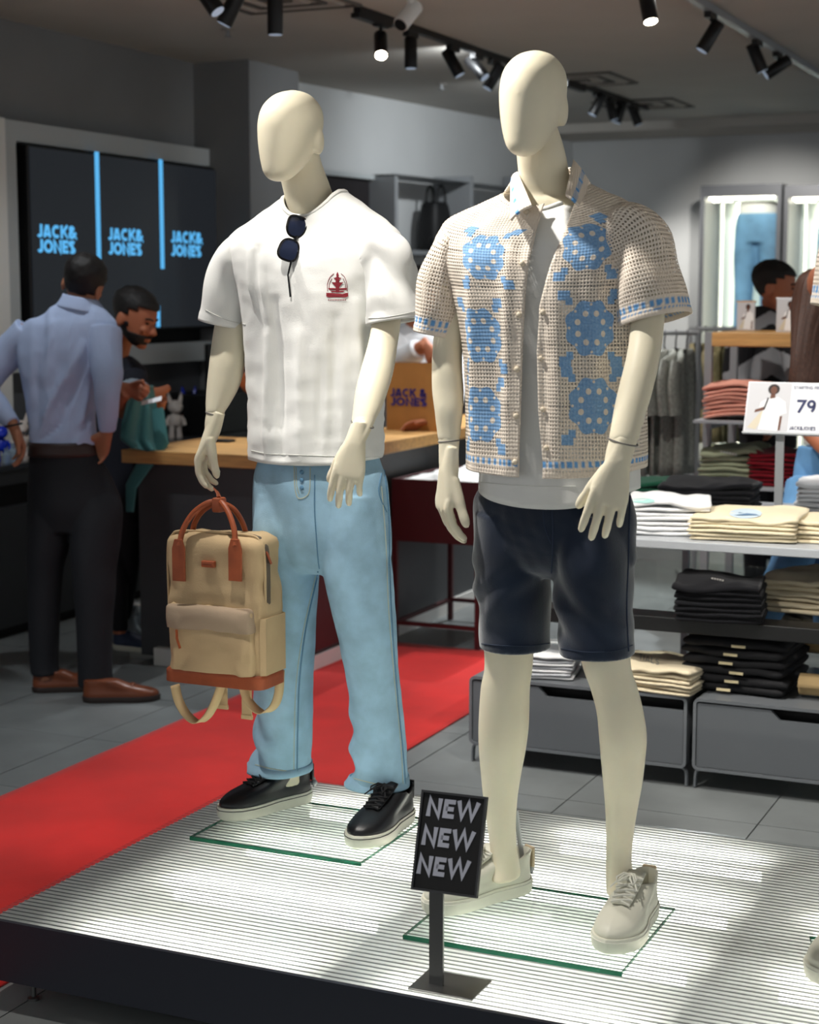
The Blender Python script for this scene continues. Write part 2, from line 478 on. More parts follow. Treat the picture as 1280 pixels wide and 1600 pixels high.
# ------------------------------------------------------------------ screen wall: panel surround, recess, television
X0 = -5.2
zt = atX(2, 185, X0)[2]; zi = atX(30, 221, X0)[2]; zb = 1.30; zbb = 1.19
y0, y1 = atX(3, 300, X0)[1], atX(349, 300, X0)[1]
yi0, yi1 = atX(27, 300, X0)[1], atX(346, 300, X0)[1]
pan = thing('screen_surround', 'pale grey panel surround framing the large wall screen', 'wall panel', (X0, (y0 + y1) / 2, zbb))
mk('top_rail', MB().box(-5.3, X0, y0, y1, zi, zt), m_frame, pan, smooth=False)
mk('bottom_rail', MB().box(-5.3, X0, y0, y1, zbb, zb), m_frame, pan, smooth=False)
mk('stile', MB().box(-5.3, X0, y0, yi0, zb, zi), m_frame, pan, smooth=False)
mk('stile', MB().box(-5.3, X0, yi1, y1, zb, zi), m_frame, pan, smooth=False)
mk('back_board', MB().box(-5.3, -5.28, yi0, yi1, zb, zi), m_black_matt, pan, smooth=False)
struct(mk('trim_2', MB().box(-5.3, -5.17, 5.6, y0, 0, zt), m_white, smooth=False))

tv0, tv1 = atX(43, 300, -5.17)[1], yi1 - .005
tz0, tz1 = atX(330, 513, -5.17)[2], zi - .012
tv = thing('wall_screen', 'large black wall screen showing three blue logos split by blue bars', 'screen', (-5.2, (tv0 + tv1) / 2, tz0))
mk('casing', MB().box(-5.24, -5.165, tv0, tv1, tz0, tz1), m_black, tv, smooth=False, bevel=.006)
m_screen = mat('screen_panel', (10, 11, 14), .25, emit=((30, 33, 37), 1.0))
mk('display', MB().box(-5.166, -5.158, tv0 + .012, tv1 - .012, tz0 + .016, tz1 - .012), m_screen, tv, smooth=False)
m_blue_lit = mat('lit_blue', (20, 60, 90), .5, emit=((92, 182, 240), 1.0))
for (px, pya, pyb) in ((151, 237, 409), (251, 249, 420), (247, 478, 511)):
    p = atX(px, pya, -5.157); q = atX(px, pyb, -5.157)
    mk('blue_bar', MB().box(-5.158, -5.156, p[1] - .018, p[1] + .018, q[2], p[2]), m_blue_lit, tv, smooth=False)
p = atX(342, 262, -5.157); q = atX(342, 420, -5.157)
mk('blue_bar', MB().box(-5.158, -5.156, p[1] - .008, p[1] + .008, q[2], p[2]), m_blue_lit, tv, smooth=False)
for (xa, xb, pb) in ((59, 121, 394.5), (169.5, 224.5, 397.5), (267.5, 317, 400)):
    p = atX(xa, pb, -5.156); q = atX(xb, pb, -5.156)
    wd = q[1] - p[1]
    M = frame((-5.156, p[1], p[2]), (0, 1, 0), (0, 0, 1), (1, 0, 0))
    t = text_mb('JACK&\nJONES', 1.0, .25, .05)
    V, F = t.arrays(); s = wd / V[:, 0].max(); V = V * np.array([s, .0657, 1])
    # both lines justified to the same width
    for sel in (V[:, 1] > .0697, V[:, 1] <= .0697):
        xs = V[sel, 0]; V[sel, 0] = (xs - xs.min()) / (xs.max() - xs.min()) * wd
    mk('logo', (xf(V, M), F), m_blue_lit, tv, smooth=False)
# ------------------------------------------------------------------ illuminated platform
PX0, PX1, PY0, PY1, PZ = -2.372, 0.45, 2.925, 4.185, .19
m_fascia = mat('dark_fascia', (38, 41, 51), .45)
m_box_white = mat('light_box_white', (235, 236, 234), .7)
m_diff = bpy.data.materials.new('opal_sheet'); m_diff.use_nodes = True
nt = m_diff.node_tree; nt.nodes.clear()
out = nt.nodes.new('ShaderNodeOutputMaterial'); tr = nt.nodes.new('ShaderNodeBsdfTranslucent'); df = nt.nodes.new('ShaderNodeBsdfDiffuse'); mx = nt.nodes.new('ShaderNodeMixShader')
tp = nt.nodes.new('ShaderNodeBsdfTransparent'); mx2 = nt.nodes.new('ShaderNodeMixShader')
tr.inputs[0].default_value = (.95, .97, .95, 1); df.inputs[0].default_value = (.8, .83, .83, 1); mx.inputs[0].default_value = .35
nt.links.new(tr.outputs[0], mx.inputs[1]); nt.links.new(df.outputs[0], mx.inputs[2])
mx2.inputs[0].default_value = .12
nt.links.new(mx.outputs[0], mx2.inputs[1]); nt.links.new(tp.outputs[0], mx2.inputs[2]); nt.links.new(mx2.outputs[0], out.inputs[0])
m_clear = bpy.data.materials.new('clear_ribbed_sheet'); m_clear.use_nodes = True
nt = m_clear.node_tree; nt.nodes.clear()
out = nt.nodes.new('ShaderNodeOutputMaterial'); tp = nt.nodes.new('ShaderNodeBsdfTransparent'); gl = nt.nodes.new('ShaderNodeBsdfGlossy'); fr = nt.nodes.new('ShaderNodeFresnel'); mx = nt.nodes.new('ShaderNodeMixShader')
tp.inputs[0].default_value = (.9, .92, .92, 1); gl.inputs['Roughness'].default_value = .18; fr.inputs[0].default_value = 1.5
nt.links.new(fr.outputs[0], mx.inputs[0]); nt.links.new(tp.outputs[0], mx.inputs[1]); nt.links.new(gl.outputs[0], mx.inputs[2]); nt.links.new(mx.outputs[0], out.inputs[0])
m_web = bpy.data.materials.new('sheet_web'); m_web.use_nodes = True
nt = m_web.node_tree; nt.nodes.clear()
out = nt.nodes.new('ShaderNodeOutputMaterial'); tr = nt.nodes.new('ShaderNodeBsdfTranslucent'); df = nt.nodes.new('ShaderNodeBsdfDiffuse'); mx = nt.nodes.new('ShaderNodeMixShader')
tr.inputs[0].default_value = (.55, .57, .58, 1); df.inputs[0].default_value = (.6, .62, .63, 1); mx.inputs[0].default_value = .6
nt.links.new(tr.outputs[0], mx.inputs[1]); nt.links.new(df.outputs[0], mx.inputs[2]); nt.links.new(mx.outputs[0], out.inputs[0])
m_joist = mat('joist_grey', (120, 124, 126), .6)
m_led = mat('led_tube_light', (250, 250, 250), .5, emit=((255, 250, 238), 21.0))

plat = thing('display_platform', 'low lit display platform with ribbed translucent top and dark front edge', 'platform', ((PX0 + PX1) / 2, (PY0 + PY1) / 2, 0))
mk('fascia', MB().box(PX0, PX1, PY0, PY0 + .012, .05, PZ - .001), m_fascia, plat, smooth=False)
mk('fascia', MB().box(PX0, PX0 + .012, PY0 + .012, PY1, .05, PZ - .016), m_fascia, plat, smooth=False)
mk('fascia', MB().box(PX0 + .012, PX1, PY1 - .012, PY1, .05, PZ - .016), m_fascia, plat, smooth=False)
mk('tray', MB().box(PX0 + .012, PX1, PY0 + .012, PY1 - .012, .05, .06), m_box_white, plat, smooth=False)
# multiwall sheet: opal lower skin, upright webs, clear ribbed upper skin
mk('opal_skin', MB().add([(PX0 + .012, PY0 + .012, PZ - .0048), (PX1, PY0 + .012, PZ - .0048), (PX1, PY1 - .001, PZ - .0048), (PX0 + .012, PY1 - .001, PZ - .0048)], [(0, 1, 2, 3)]), m_diff, plat, smooth=False)
wb = MB(); pitch = .02
n = int((PY1 - PY0 - .012) / pitch)
for i in range(n + 1):
    y = PY0 + .012 + i * pitch
    wb.box(PX0 + .012, PX1, y, y + .0022, PZ - .0046, PZ - .002)
tag(mk('web_ribs', wb, m_web, plat, smooth=False), kind='stuff')
ys = []
for i in range(n + 1):
    for k, h in ((0, -.0012), (.2, .0), (.5, .0009), (.8, 0)): ys.append((PY0 + .012 + (i + k) * pitch, PZ + h - .001))
ys = [(min(y, PY1), z) for y, z in ys]
top = np.array([[(PX0, y, z), (PX1, y, z)] for y, z in ys])
mk('ribbed_skin', MB().sheet(top), m_clear, plat, smooth=True, sharp=60)
for x in (-2.262, -1.545, -.815, -.085):
    mk('joist', MB().box(x - .022, x + .022, PY0 + .012, PY1 - .012, .06, PZ - .03), m_joist, plat, smooth=False)
for a, b in ((-2.2, -1.6), (-1.47, -.88), (-.75, -.15), (-.02, .4)):
    for y in (2.99, 3.34, 3.69, 4.04):
        mk('led_tube', MB().cyl((a + .07, y, .143), (b, y, .143), .013, 10), m_led, plat)
for x, y in ((PX0 + .1, PY0 + .04), (-1.75, PY0 + .04), (-1.0, PY0 + .04), (PX0 + .1, PY1 - .05)):
    mk('levelling_foot', MB().lathe([(.014, 0), (.014, .006), (.006, .009), (.006, .05)], 12, frame((x, y, 0), (1, 0, 0), (0, 1, 0), (0, 0, 1))), m_steel, plat)

# ------------------------------------------------------------------ sign holder on the platform
sg = thing('sign_stand', 'small black countertop sign reading NEW three times on a steel post', 'sign', (-1.272, 3.0, PZ))
mk('base_plate', MB().box(-1.345, -1.205, 2.955, 3.06, PZ, PZ + .004), m_steel, sg, smooth=False, bevel=.001)
mk('post', MB().box(-1.314, -1.284, 2.992, 2.998, PZ + .004, .41), m_steel, sg, smooth=False)
TL, TR, BL, BR = [np.array(p) for p in (atY(668, 1235, 3.012), atY(769, 1247, 3.016), atY(633, 1388, 2.952), atY(737, 1402, 2.956))]
ctr = (TL + TR + BL + BR) / 4
ex = unit((TR - TL) + (BR - BL)); ey = unit((TL - BL) + (TR - BR)); ey = unit(ey - ex * (ex @ ey)); en = np.cross(ex, ey)
wS, hS = (np.linalg.norm(TR - TL) + np.linalg.norm(BR - BL)) / 2, (np.linalg.norm(TL - BL) + np.linalg.norm(TR - BR)) / 2
SM = frame(ctr, ex, ey, en)
mk('panel', MB().box(-wS / 2, wS / 2, -hS / 2, hS / 2, -.008, -.002, M=SM), m_black_matt, sg, smooth=False)
b = .0045
fr_ = MB()
for q in ((-wS / 2, wS / 2, hS / 2 - b, hS / 2), (-wS / 2, wS / 2, -hS / 2, -hS / 2 + b), (-wS / 2, -wS / 2 + b, -hS / 2 + b, hS / 2 - b), (wS / 2 - b, wS / 2, -hS / 2 + b, hS / 2 - b)):
    fr_.box(*q, -.009, .001, M=SM)
mk('frame', fr_, mat('sign_frame', (46, 46, 48), .4), sg, smooth=False)
m_sign_ink = mat('sign_grey_print', (176, 178, 190), .6)
th = .19 * hS
for i, yy in enumerate((.243, -.047, -.337)):
    t = text_mb('NEW', 1.0, .24, .1); V, F = t.arrays()
    V[:, 0] = (V[:, 0] - V[:, 0].min()) / np.ptp(V[:, 0]) * wS * .8 - wS * .42
    V[:, 1] = V[:, 1] * th + yy * hS; V[:, 0] += V[:, 1] * .06; V[:, 2] = -.0012
    mk('lettering', (xf(V, SM), F), m_sign_ink, sg, smooth=False)
# ------------------------------------------------------------------ body builders
HEADP = np.array([  # height fraction, half width, front y, back y
    (0.0, .008, -.062, -.042), (.025, .026, -.080, -.022), (.09, .043, -.091, .000), (.2, .057, -.095, .035), (.35, .069, -.098, .068), (.5, .0765, -.099, .092),
    (.65, .079, -.097, .103), (.8, .073, -.083, .098), (.91, .055, -.056, .076), (.97, .034, -.026, .052), (1.0, .006, .006, .02)])
def egg(H=.235, m=30, n=36, sc=1.0):
    K = cat_rom(HEADP, m); t = np.arange(n) * 2 * pi / n; R = []
    for z, a, yf, yb in K:
        c, b = (yf + yb) / 2, max((yb - yf) / 2, .004)
        R.append(np.stack([max(a, .004) * sc * np.cos(t), c * sc + b * sc * np.sin(t), np.full(n, z * H)], 1))
    return np.array(R)

def hand_mesh(curl=(12, 18, 14), spread=.09, thumb=(.55, -.25, -.8), voxel=.0024, scale=1.0, extra=(0, 0, 0, 0), flat=0, tcurl=8):
    """wrist at the origin, fingers along -Z, thumb side +X, back of the hand +Y"""
    mb = MB(); t = np.arange(20) * 2 * pi / 20
    rows = cat_rom([(.05, 0, .016, .014), (.03, 0, .0195, .017), (.0, 0, .0255, .020), (-.022, .001, .0315, .0185), (-.044, .001, .037, .0165), (-.066, .0, .0405, .0145), (-.084, -.001, .04, .0125), (-.092, -.001, .036, .009)], 14)
    mb.rings(np.array([np.stack([x + a * np.sign(np.cos(t)) * np.abs(np.cos(t)) ** .8, b * np.sin(t), np.full(20, z)], 1) for z, x, a, b in rows]), True, True)
    base = [(.0300, -.082, .084, .0094), (.0102, -.087, .094, .0096), (-.0102, -.084, .087, .0093), (-.0298, -.075, .068, .0083)]
    for k, (bx, bz, L, r) in enumerate(base):
        p = np.array([bx, .002, bz + .02]); sx = spread * (1.4 - k) ; a = 0
        P = [p]; d0 = unit((sx, 0, -1))
        p = p + d0 * .02; P.append(p)
        for ang, fr in zip(curl, (.44, .30, .26)):
            a += radians(ang + extra[k])
            d = unit((d0[0] * cos(a), -sin(a), d0[2] * cos(a)))
            P.append(p + d * L * fr * .5); p = p + d * L * fr; P.append(p)
        Q = cat_rom(P, 22); rr = np.interp(np.linspace(0, 1, 22), [0, .25, .5, .62, .75, .9, .97, 1], [r * 1.02, r * 1.06, r * .95, r * 1.0, r * .9, r * .82, r * .6, r * .25])
        mb.tube(Q, rr, 10)
    d = unit(thumb); p = np.array([.018, -.004, -.022]); P = [p]
    side = unit(np.cross(d, (0, 1, 0)))
    for L, r, a in ((.046, .013, 0), (.034, .0105, -tcurl), (.027, .0095, -tcurl)):
        d = unit(d * cos(radians(a)) + np.array([-1, -.4, -.3]) * sin(radians(-a))); P.append(p + d * L * .5); p = p + d * L; P.append(p)
    Q = cat_rom(P, 18)
    mb.tube(Q, np.interp(np.linspace(0, 1, 18), [0, .3, .55, .7, .85, .95, 1], [.016, .0135, .0108, .0112, .0105, .0075, .003]), 10)
    if voxel is None:
        V, F = mb.arrays(); return V * scale, F
    V, F = remesh(mb, voxel, 6, .5)
    return V * scale, F
def place_hand(hm, M):
    V, F = hm; M = np.array(M)
    if np.linalg.det(M[:3, :3]) < 0: F = [f[::-1] for f in F]
    return xf(V, M), F
def manikin_hand(parent, hm, M, stub, m):
    """hand with its length of forearm below the seam, one skin"""
    V, F = place_hand(hm, M); mb = MB().add(V, F).rings(rowring(stub, 12, 24), True, True)
    return mk('hand', remesh(mb, .0026, 6, .5), m, parent, sharp=None)
def hand_frame(wrist, fingers, thumb_dir):
    z = -unit(fingers); x = unit(np.asarray(thumb_dir, float) - z * (np.asarray(thumb_dir, float) @ z))
    return wrist, x, z

def foot_ring(yf, w, z, n=40, y0=0.0):
    """foot outline, heel at y0, toe tip at yf, half width scale w"""
    t = np.arange(n) * 2 * pi / n; L = yf - y0
    s = .5 - .5 * np.cos(t)  # 0 heel .. 1 toe .. 0
    prof = np.interp(s, [0, .05, .15, .3, .45, .62, .75, .86, .94, .98, 1], [0, .45, .66, .70, .74, .95, 1.0, .9, .62, .34, 0])
    x = np.where(t < pi, 1, -1) * prof * w
    x = x + .006 * np.sin(pi * s) * s
    return np.stack([x, y0 + s * L, np.full(n, z)], 1)

def sneaker(parent, M, m_upper, m_sole, m_lace, m_inner, mirror=1, bow=True):
    """heel at local origin, toe along +Y, sole on z=0"""
    MM = np.array(M) @ np.diag([mirror, 1, 1, 1])
    def out(name, mb, mt, par, **k):
        V, F = mb.arrays()
        if np.linalg.det(MM[:3, :3]) < 0: F = [f[::-1] for f in F]
        return mk(name, (xf(V, MM), F), mt, par, **k)
    L = .298
    up = []
    for z, yf, w, y0 in ((.026, L - .008, .0500, .006), (.034, L - .004, .0515, .004), (.043, L - .006, .0515, .004), (.052, L - .016, .0495, .004), (.060, L - .034, .047, .005), (.068, L - .064, .045, .006), (.076, L - .096, .0435, .007), (.084, L - .124, .0425, .007), (.092, L - .146, .0415, .006), (.099, L - .162, .0405, .004)):
        up.append(foot_ring(yf, w, z, 44, y0))
    up = np.array(up)
    # heel collar dips at the ankle sides
    s = .5 - .5 * np.cos(np.arange(44) * 2 * pi / 44)
    for i in range(4, 10): up[i, :, 2] -= (i - 3) / 6 * .016 * np.exp(-((s - .42) / .2) ** 2)
    up = cat_rom(up.reshape(10, -1), 24).reshape(24, 44, 3)
    sh = thing_part('sneaker', parent)
    um = MB().rings(up, True, False)
    inner = up[-1].copy(); c = inner.mean(0)
    rr = [inner, c + (inner - c) * [.9, .93, 1] + [0, 0, .002], c + (inner - c) * [.8, .86, 1] - [0, 0, .012], c + (inner - c) * [.78, .84, 1] - [0, 0, .035]]
    um.rings(np.array(rr), False, True)
    out('upper', um, m_upper, sh, sharp=80)
    so = []
    for z, q, e in ((0, .94, -.004), (.004, .985, -.001), (.018, 1.0, .002), (.029, 1.0, .0025), (.033, .985, .001)):
        so.append(foot_ring(L + e, .0555 * q, z, 64, -e))
    # upright ribbing on the side wall of the sole
    so = np.array(so); tt = np.arange(64)
    for i in (1, 2): so[i, :, :2] += ((tt % 2) * .0012)[:, None] * (so[i, :, :2] - so[i, :, :2].mean(0)) / .15
    out('sole', MB().rings(so, True, True), m_sole, sh, sharp=50)
    g = foot_ring(L + .0032, .0562, .0262, 48, -.003)
    out('sole_stripe', MB().tube(g, .0011, 6, closed=True), m_lace if mirror else m_lace, sh)
    # tongue and lacing panel
    y0, y1, z0, z1 = L - .095, L - .19, .0735, .118
    tg = np.array([[(x, y0 + (y1 - y0) * t, z0 + (z1 - z0) * t ** 1.25 + .004 * (1 - (x / .026) ** 2)) for x in np.linspace(-.019 - .006 * t, .019 + .006 * t, 7)] for t in np.linspace(0, 1, 9)])
    out('tongue', MB().sheet(tg), m_upper, sh, solid=.005)
    lc = MB()
    def lp(t, x): return (x, y0 + .006 + (y1 - y0) * .8 * t, z0 + .006 + (z1 - z0) * (.8 * t) ** 1.25 + .005 * (1 - (x / .03) ** 2))
    for i in range(6):
        t = i / 5
        w = .021 + .006 * t
        t2 = min(1, t + .17)
        if i < 5:
            for sg_ in (-1, 1):
                lc.tube([lp(t + (t2 - t) * k, sg_ * (-w + 2 * w * k)) + np.array([0, 0, .0015 * sg_]) for k in np.linspace(0, 1, 6)], .0031, 6, rb=.0016)
        else: lc.tube([lp(t, x) for x in np.linspace(-w, w, 6)], .0031, 6, rb=.0018)
    if bow:
        c = np.array(lp(1.0, 0)) + [0, .004, .005]
        for sg_ in (-1, 1):
            lc.tube([c, c + [sg_ * .012, .012, .006], c + [sg_ * .022, .03, .001], c + [sg_ * .018, .042, -.006], c + [sg_ * .008, .03, .0], c], .0022, 6)
            lc.tube([c, c + [sg_ * .01, .016, .004], c + [sg_ * .02, .034, -.006], c + [sg_ * .03, .05, -.016]], .002, 6)
        lc.ball(c, .0048, 8, 6)
    out('laces', lc, m_lace, sh)
    # toe cap seam and heel tab
    seam = [(x, L - .078 - .9 * x * x / .045 , z0 - .006 - x * x * 9) for x in np.linspace(-.04, .04, 11)]
    out('toe_seam', MB().tube(seam, .0011, 5), m_upper, sh)
    out('heel_tab', MB().rbox(-.016, .016, -.001, .007, .055, .103, .003), m_inner, sh)
    return sh
def thing_part(name, parent):
    """an Empty between a thing and its sub-parts"""
    o = bpy.data.objects.new(name, None); COL.objects.link(o); o.parent = parent
    ORG[o.name] = ORG[parent.name]; o.empty_display_size = .05
    return o

m_skin_m = mat('mannequin_cream', (237, 228, 202), .42, spec=.35, var=(6, .03), sub=.08)
m_seam_m = mat('mannequin_seam', (120, 116, 112), .6)
m_base_glass = mat('base_glass', (225, 248, 238), .02, trans=1.0, ior=1.35)
m_glass_edge = mat('glass_edge_green', (30, 120, 88), .15, trans=.35, ior=1.4)

def glass_base(parent, x0, x1, y0, y1):
    g = thing_part('glass_base', parent)
    z0, z1 = PZ + .0015, PZ + .0115
    mk('plate', MB().add([(x0, y0, z1), (x1, y0, z1), (x1, y1, z1), (x0, y1, z1)], [(0, 1, 2, 3)]), m_plate, g, smooth=False)
    e = .004
    for q in ((x0, x1, y0, y0 + e), (x0, x1, y1 - .0015, y1), (x0, x0 + .0015, y0 + e, y1 - .0015), (x1 - .0025, x1, y0 + e, y1 - .0015)):
        mk('glass_edge', MB().box(*q, z0 if q[2] == y0 else z1 - .006, z1 - .0003), m_glass_edge, g, smooth=False)
m_plate = bpy.data.materials.new('plate_glass'); m_plate.use_nodes = True
nt = m_plate.node_tree; nt.nodes.clear()
out = nt.nodes.new('ShaderNodeOutputMaterial'); tp = nt.nodes.new('ShaderNodeBsdfTransparent'); gl = nt.nodes.new('ShaderNodeBsdfGlossy'); fr = nt.nodes.new('ShaderNodeFresnel'); mx = nt.nodes.new('ShaderNodeMixShader')
tp.inputs[0].default_value = (.86, .93, .9, 1); gl.inputs['Roughness'].default_value = .02; fr.inputs[0].default_value = 1.5
nt.links.new(fr.outputs[0], mx.inputs[0]); nt.links.new(tp.outputs[0], mx.inputs[1]); nt.links.new(gl.outputs[0], mx.inputs[2]); nt.links.new(mx.outputs[0], out.inputs[0])

def mannequin_body(parent, head_chin, head_crown, neck, arms, legs, torso, head_yaw, ear=.074):
    mb = MB()
    ax = unit(np.array(head_crown) - head_chin); H = np.linalg.norm(np.array(head_crown) - head_chin)
    fw = np.array([sin(head_yaw), -cos(head_yaw), 0]); y = -unit(fw - ax * (fw @ ax)); x = np.cross(y, ax)
    E = egg(H, sc=H / .235)
    E[:, :, 1] += .052 * H / .235  # chin tip at origin
    HM = frame(head_chin, x, y, ax)
    mb.rings(xf(E, HM), True, True)
    for s in (-1, 1):
        mb.ball(xf((s * ear * H / .235, .07, .44 * H), HM), (.010, .022, .034), 12, 8, R=HM[:3, :3])
    mb.tube(cat_rom([p for p, r in neck], 14), cat_rom([[r] for p, r in neck], 14)[:, 0], 24)
    for rows, m in list(arms) + list(legs):
        mb.rings(rowring(rows, m, 24), True, True)
    mb.rings(torso, True, True)
    return remesh(mb, .0055, 7, .5)

def torso_rings(cx, cy, prof, n=32):
    """prof rows (z, a, b, dx, dy)"""
    t = np.arange(n) * 2 * pi / n
    return np.array([np.stack([cx + dx + a * np.cos(t), cy + dy + b * np.sin(t), np.full(n, z)], 1) for z, a, b, dx, dy in cat_rom(prof, 26)])

def shirt_body(rows, m, n, gap=None):
    """rows (cx, cy, a, bf, bb, z_side_l, z_side_r, z_front, z_back); angle 0=+x, 90=front"""
    K = cat_rom(rows, m)
    if gap is None: t = np.arange(n) * 2 * pi / n
    R = []
    for i, (cx, cy, a, bf, bb, zl, zr, zf, zb) in enumerate(K):
        if gap is not None:
            g0, g1 = gap(i / (m - 1))  # front opening between angles g0 < g1 (radians)
            t = np.linspace(g1, g0 + 2 * pi, n)
        c, s = np.cos(t), np.sin(t); e = .86
        x = cx + a * np.sign(c) * np.abs(c) ** e
        y = cy - np.where(s > 0, bf, bb) * np.sign(s) * np.abs(s) ** e
        wz = c * c
        z = np.where(s > 0, zf, zb) * (1 - wz) + np.where(c > 0, zr, zl) * wz
        R.append(np.stack([x, y, z], 1))
    return np.array(R)
# ------------------------------------------------------------------ first mannequin: white tee, light jeans
def XZ(px, py, Y):
    p = atY(px, py, Y); return (p[0], p[2])
def cast_fn(V, F):
    T_ = BVHTree.FromPolygons([tuple(v) for v in V], F)
    o = Vector(_C)
    def c(px, py, off=.0012):
        d = Vector(unit(ray(px, py)))
        h = T_.ray_cast(o, d)
        if h[0] is None: return None
        n = h[1]
        if n.dot(d) > 0: n = -n
        return np.array(h[0] + n * off)
    return c
def poly_cast(mb, c, poly, off=.0012):
    """flat print: polygon (pixels) fan-triangulated onto the cloth"""
    pts = [c(x, y, off) for x, y in poly]; cx, cy = np.mean(poly, 0); m = c(cx, cy, off)
    if m is None or any(p is None for p in pts): return
    n = len(pts); mb.add([m] + pts, [(0, (i + 1) % n + 1, i + 1) for i in range(n)])
def line_cast(mb, c, pts, r=.0011, k=14, off=.0008, n=5):
    Q = [c(x, y, off) for x, y in cat_rom(pts, k)]; Q = [q for q in Q if q is not None]
    if len(Q) > 2: mb.tube(Q, r, n)

m_tee = mat('white_jersey', (240, 240, 236), .85, spec=.15, bump=(260, .25, .0015), sheen=.15, stretch=(1, 1, 2.2))
m_denim = mat('light_denim', (158, 194, 216), .85, spec=.15, var=(14, .12), bump=(420, .45, .0015))
m_thread = mat('denim_thread', (196, 196, 170), .8)
m_denim_dk = mat('denim_seam', (96, 138, 170), .85)
m_blk_leather = mat('black_leather', (20, 21, 24), .38, bump=(90, .06))
m_sole_white = mat('off_white_rubber', (226, 224, 208), .6)
m_lace_blk = mat('black_lace', (18, 18, 21), .8)

man1 = thing('mannequin', 'cream mannequin in white tee and light jeans holding a canvas backpack', 'mannequin', (-2.0, 3.8, PZ), 'mannequins on the lit platform')
chin = atY(436, 284, 3.665); crown = chin + unit((.035, -.05, 1)) * .219
armL = [(385, 380, 425, 3.80, 1), (430, 356, 408, 3.795, 1), (480, 341, 393, 3.785, 1), (520, 333, 386, 3.77, .95), (560, 327.5, 384.5, 3.755, .95), (600, 323, 376, 3.74, .95), (630, 321, 360.5, 3.72, .92), (642, 321.2, 352.5, 3.71, .95), (647, 321, 351, 3.709, .97)]
armR = [(375, 575, 622, 3.80, 1), (430, 583, 632, 3.775, 1), (480, 583, 629, 3.745, 1), (510, 580, 626, 3.725, 1), (540, 574, 621.5, 3.705, 1), (580, 562.5, 615.6, 3.67, 1), (610, 555, 607, 3.64, .95), (640, 551, 596, 3.61, .9), (658, 549, 586, 3.59, .85), (664, 548, 584, 3.584, .83)]
legL = [(740, 402, 490, 3.80, 1.1), (900, 408, 488, 3.81, 1.1), (1000, 412, 480, 3.85, 1.1), (1100, 420, 474, 3.89, 1.1), (1200, 430, 470, 3.92, 1.2), (1225, 430, 472, 3.92, 1.4)]
legR = [(740, 508, 598, 3.80, 1.1), (900, 522, 602, 3.81, 1.1), (1000, 540, 608, 3.83, 1.1), (1100, 558, 616, 3.87, 1.1), (1220, 575, 617, 3.9, 1.2), (1250, 576, 618, 3.9, 1.4)]
tor = torso_rings(-1.985, 3.81, [(.93, .155, .10, 0, 0), (1.05, .15, .10, 0, 0), (1.2, .14, .095, 0, 0), (1.4, .16, .10, 0, 0), (1.55, .17, .10, 0, 0), (1.64, .17, .085, 0, 0), (1.70, .13, .07, 0, .01), (1.76, .07, .06, 0, .01)])
neck = [(atY(492, 350, 3.83), .068), (atY(482, 305, 3.81), .0595), (atY(471, 268, 3.785), .055), (atY(464, 235, 3.77), .051), (atY(458, 205, 3.76), .04)]
mk('body', mannequin_body(man1, chin, crown, neck, [(armL, 30), (armR, 30)], [(legL, 16), (legR, 16)], tor, -.1), m_skin_m, man1, sharp=None)

# hands, each with the seam where it plugs into the forearm
w = atY(333, 671, 3.70)
hx = np.array((.22, -1, -.05)); fz = np.array((-.42, -.06, -1)); z = -unit(fz); x = unit(hx - z * (hx @ z)); y = np.cross(x, z)   # right hand (mirrored)
hm = hand_mesh((26, 22, 16), .03, (.1, -.55, -.82), extra=(0, 3, 6, 10), scale=.97, tcurl=4, voxel=None)
manikin_hand(man1, hm, frame(w, x, y, z), [(634, 322.5, 355, 3.716, .9), (646, 322, 350.5, 3.709, .97), (660, 320, 346.5, 3.703, 1.05), (672, 320.5, 344, 3.70, 1.0), (680, 326, 338, 3.70, .9)], m_skin_m)
w = atY(555.5, 690, 3.56)
hx = np.array((-1, -.25, .05)); fz = np.array((-.2, -.12, -1)); z = -unit(fz); x = unit(hx - z * (hx @ z)); y = np.cross(z, x)
hm = hand_mesh((10, 16, 14), .035, (.38, -.35, -.85), extra=(0, 2, 4, 8), scale=.98, tcurl=5, voxel=None)
manikin_hand(man1, hm, frame(w, x, y, z), [(648, 551, 590.5, 3.60, .88), (662, 548.6, 584.5, 3.586, .84), (678, 542.5, 577.5, 3.57, .78), (690, 540, 571, 3.56, .7), (700, 544, 562, 3.555, .6)], m_skin_m)
def seam_ring(parent, row, yaw=0.0, tilt=(0, 0)):
    R = rowring([row, row], 2, 28, yaw)[0]; c = R.mean(0)
    R = c + (R - c) * .965; R[:, 2] += (R[:, 0] - c[0]) * tilt[0] + (R[:, 1] - c[1]) * tilt[1]
    mk('wrist_seam', MB().tube(R, .0016, 6, closed=True), m_seam_m, parent)
seam_ring(man1, (646, 321.2, 351.5, 3.709, .97), 0, (-.2, 0)); seam_ring(man1, (663, 548.5, 584.5, 3.585, .84), 0, (-.3, 0))

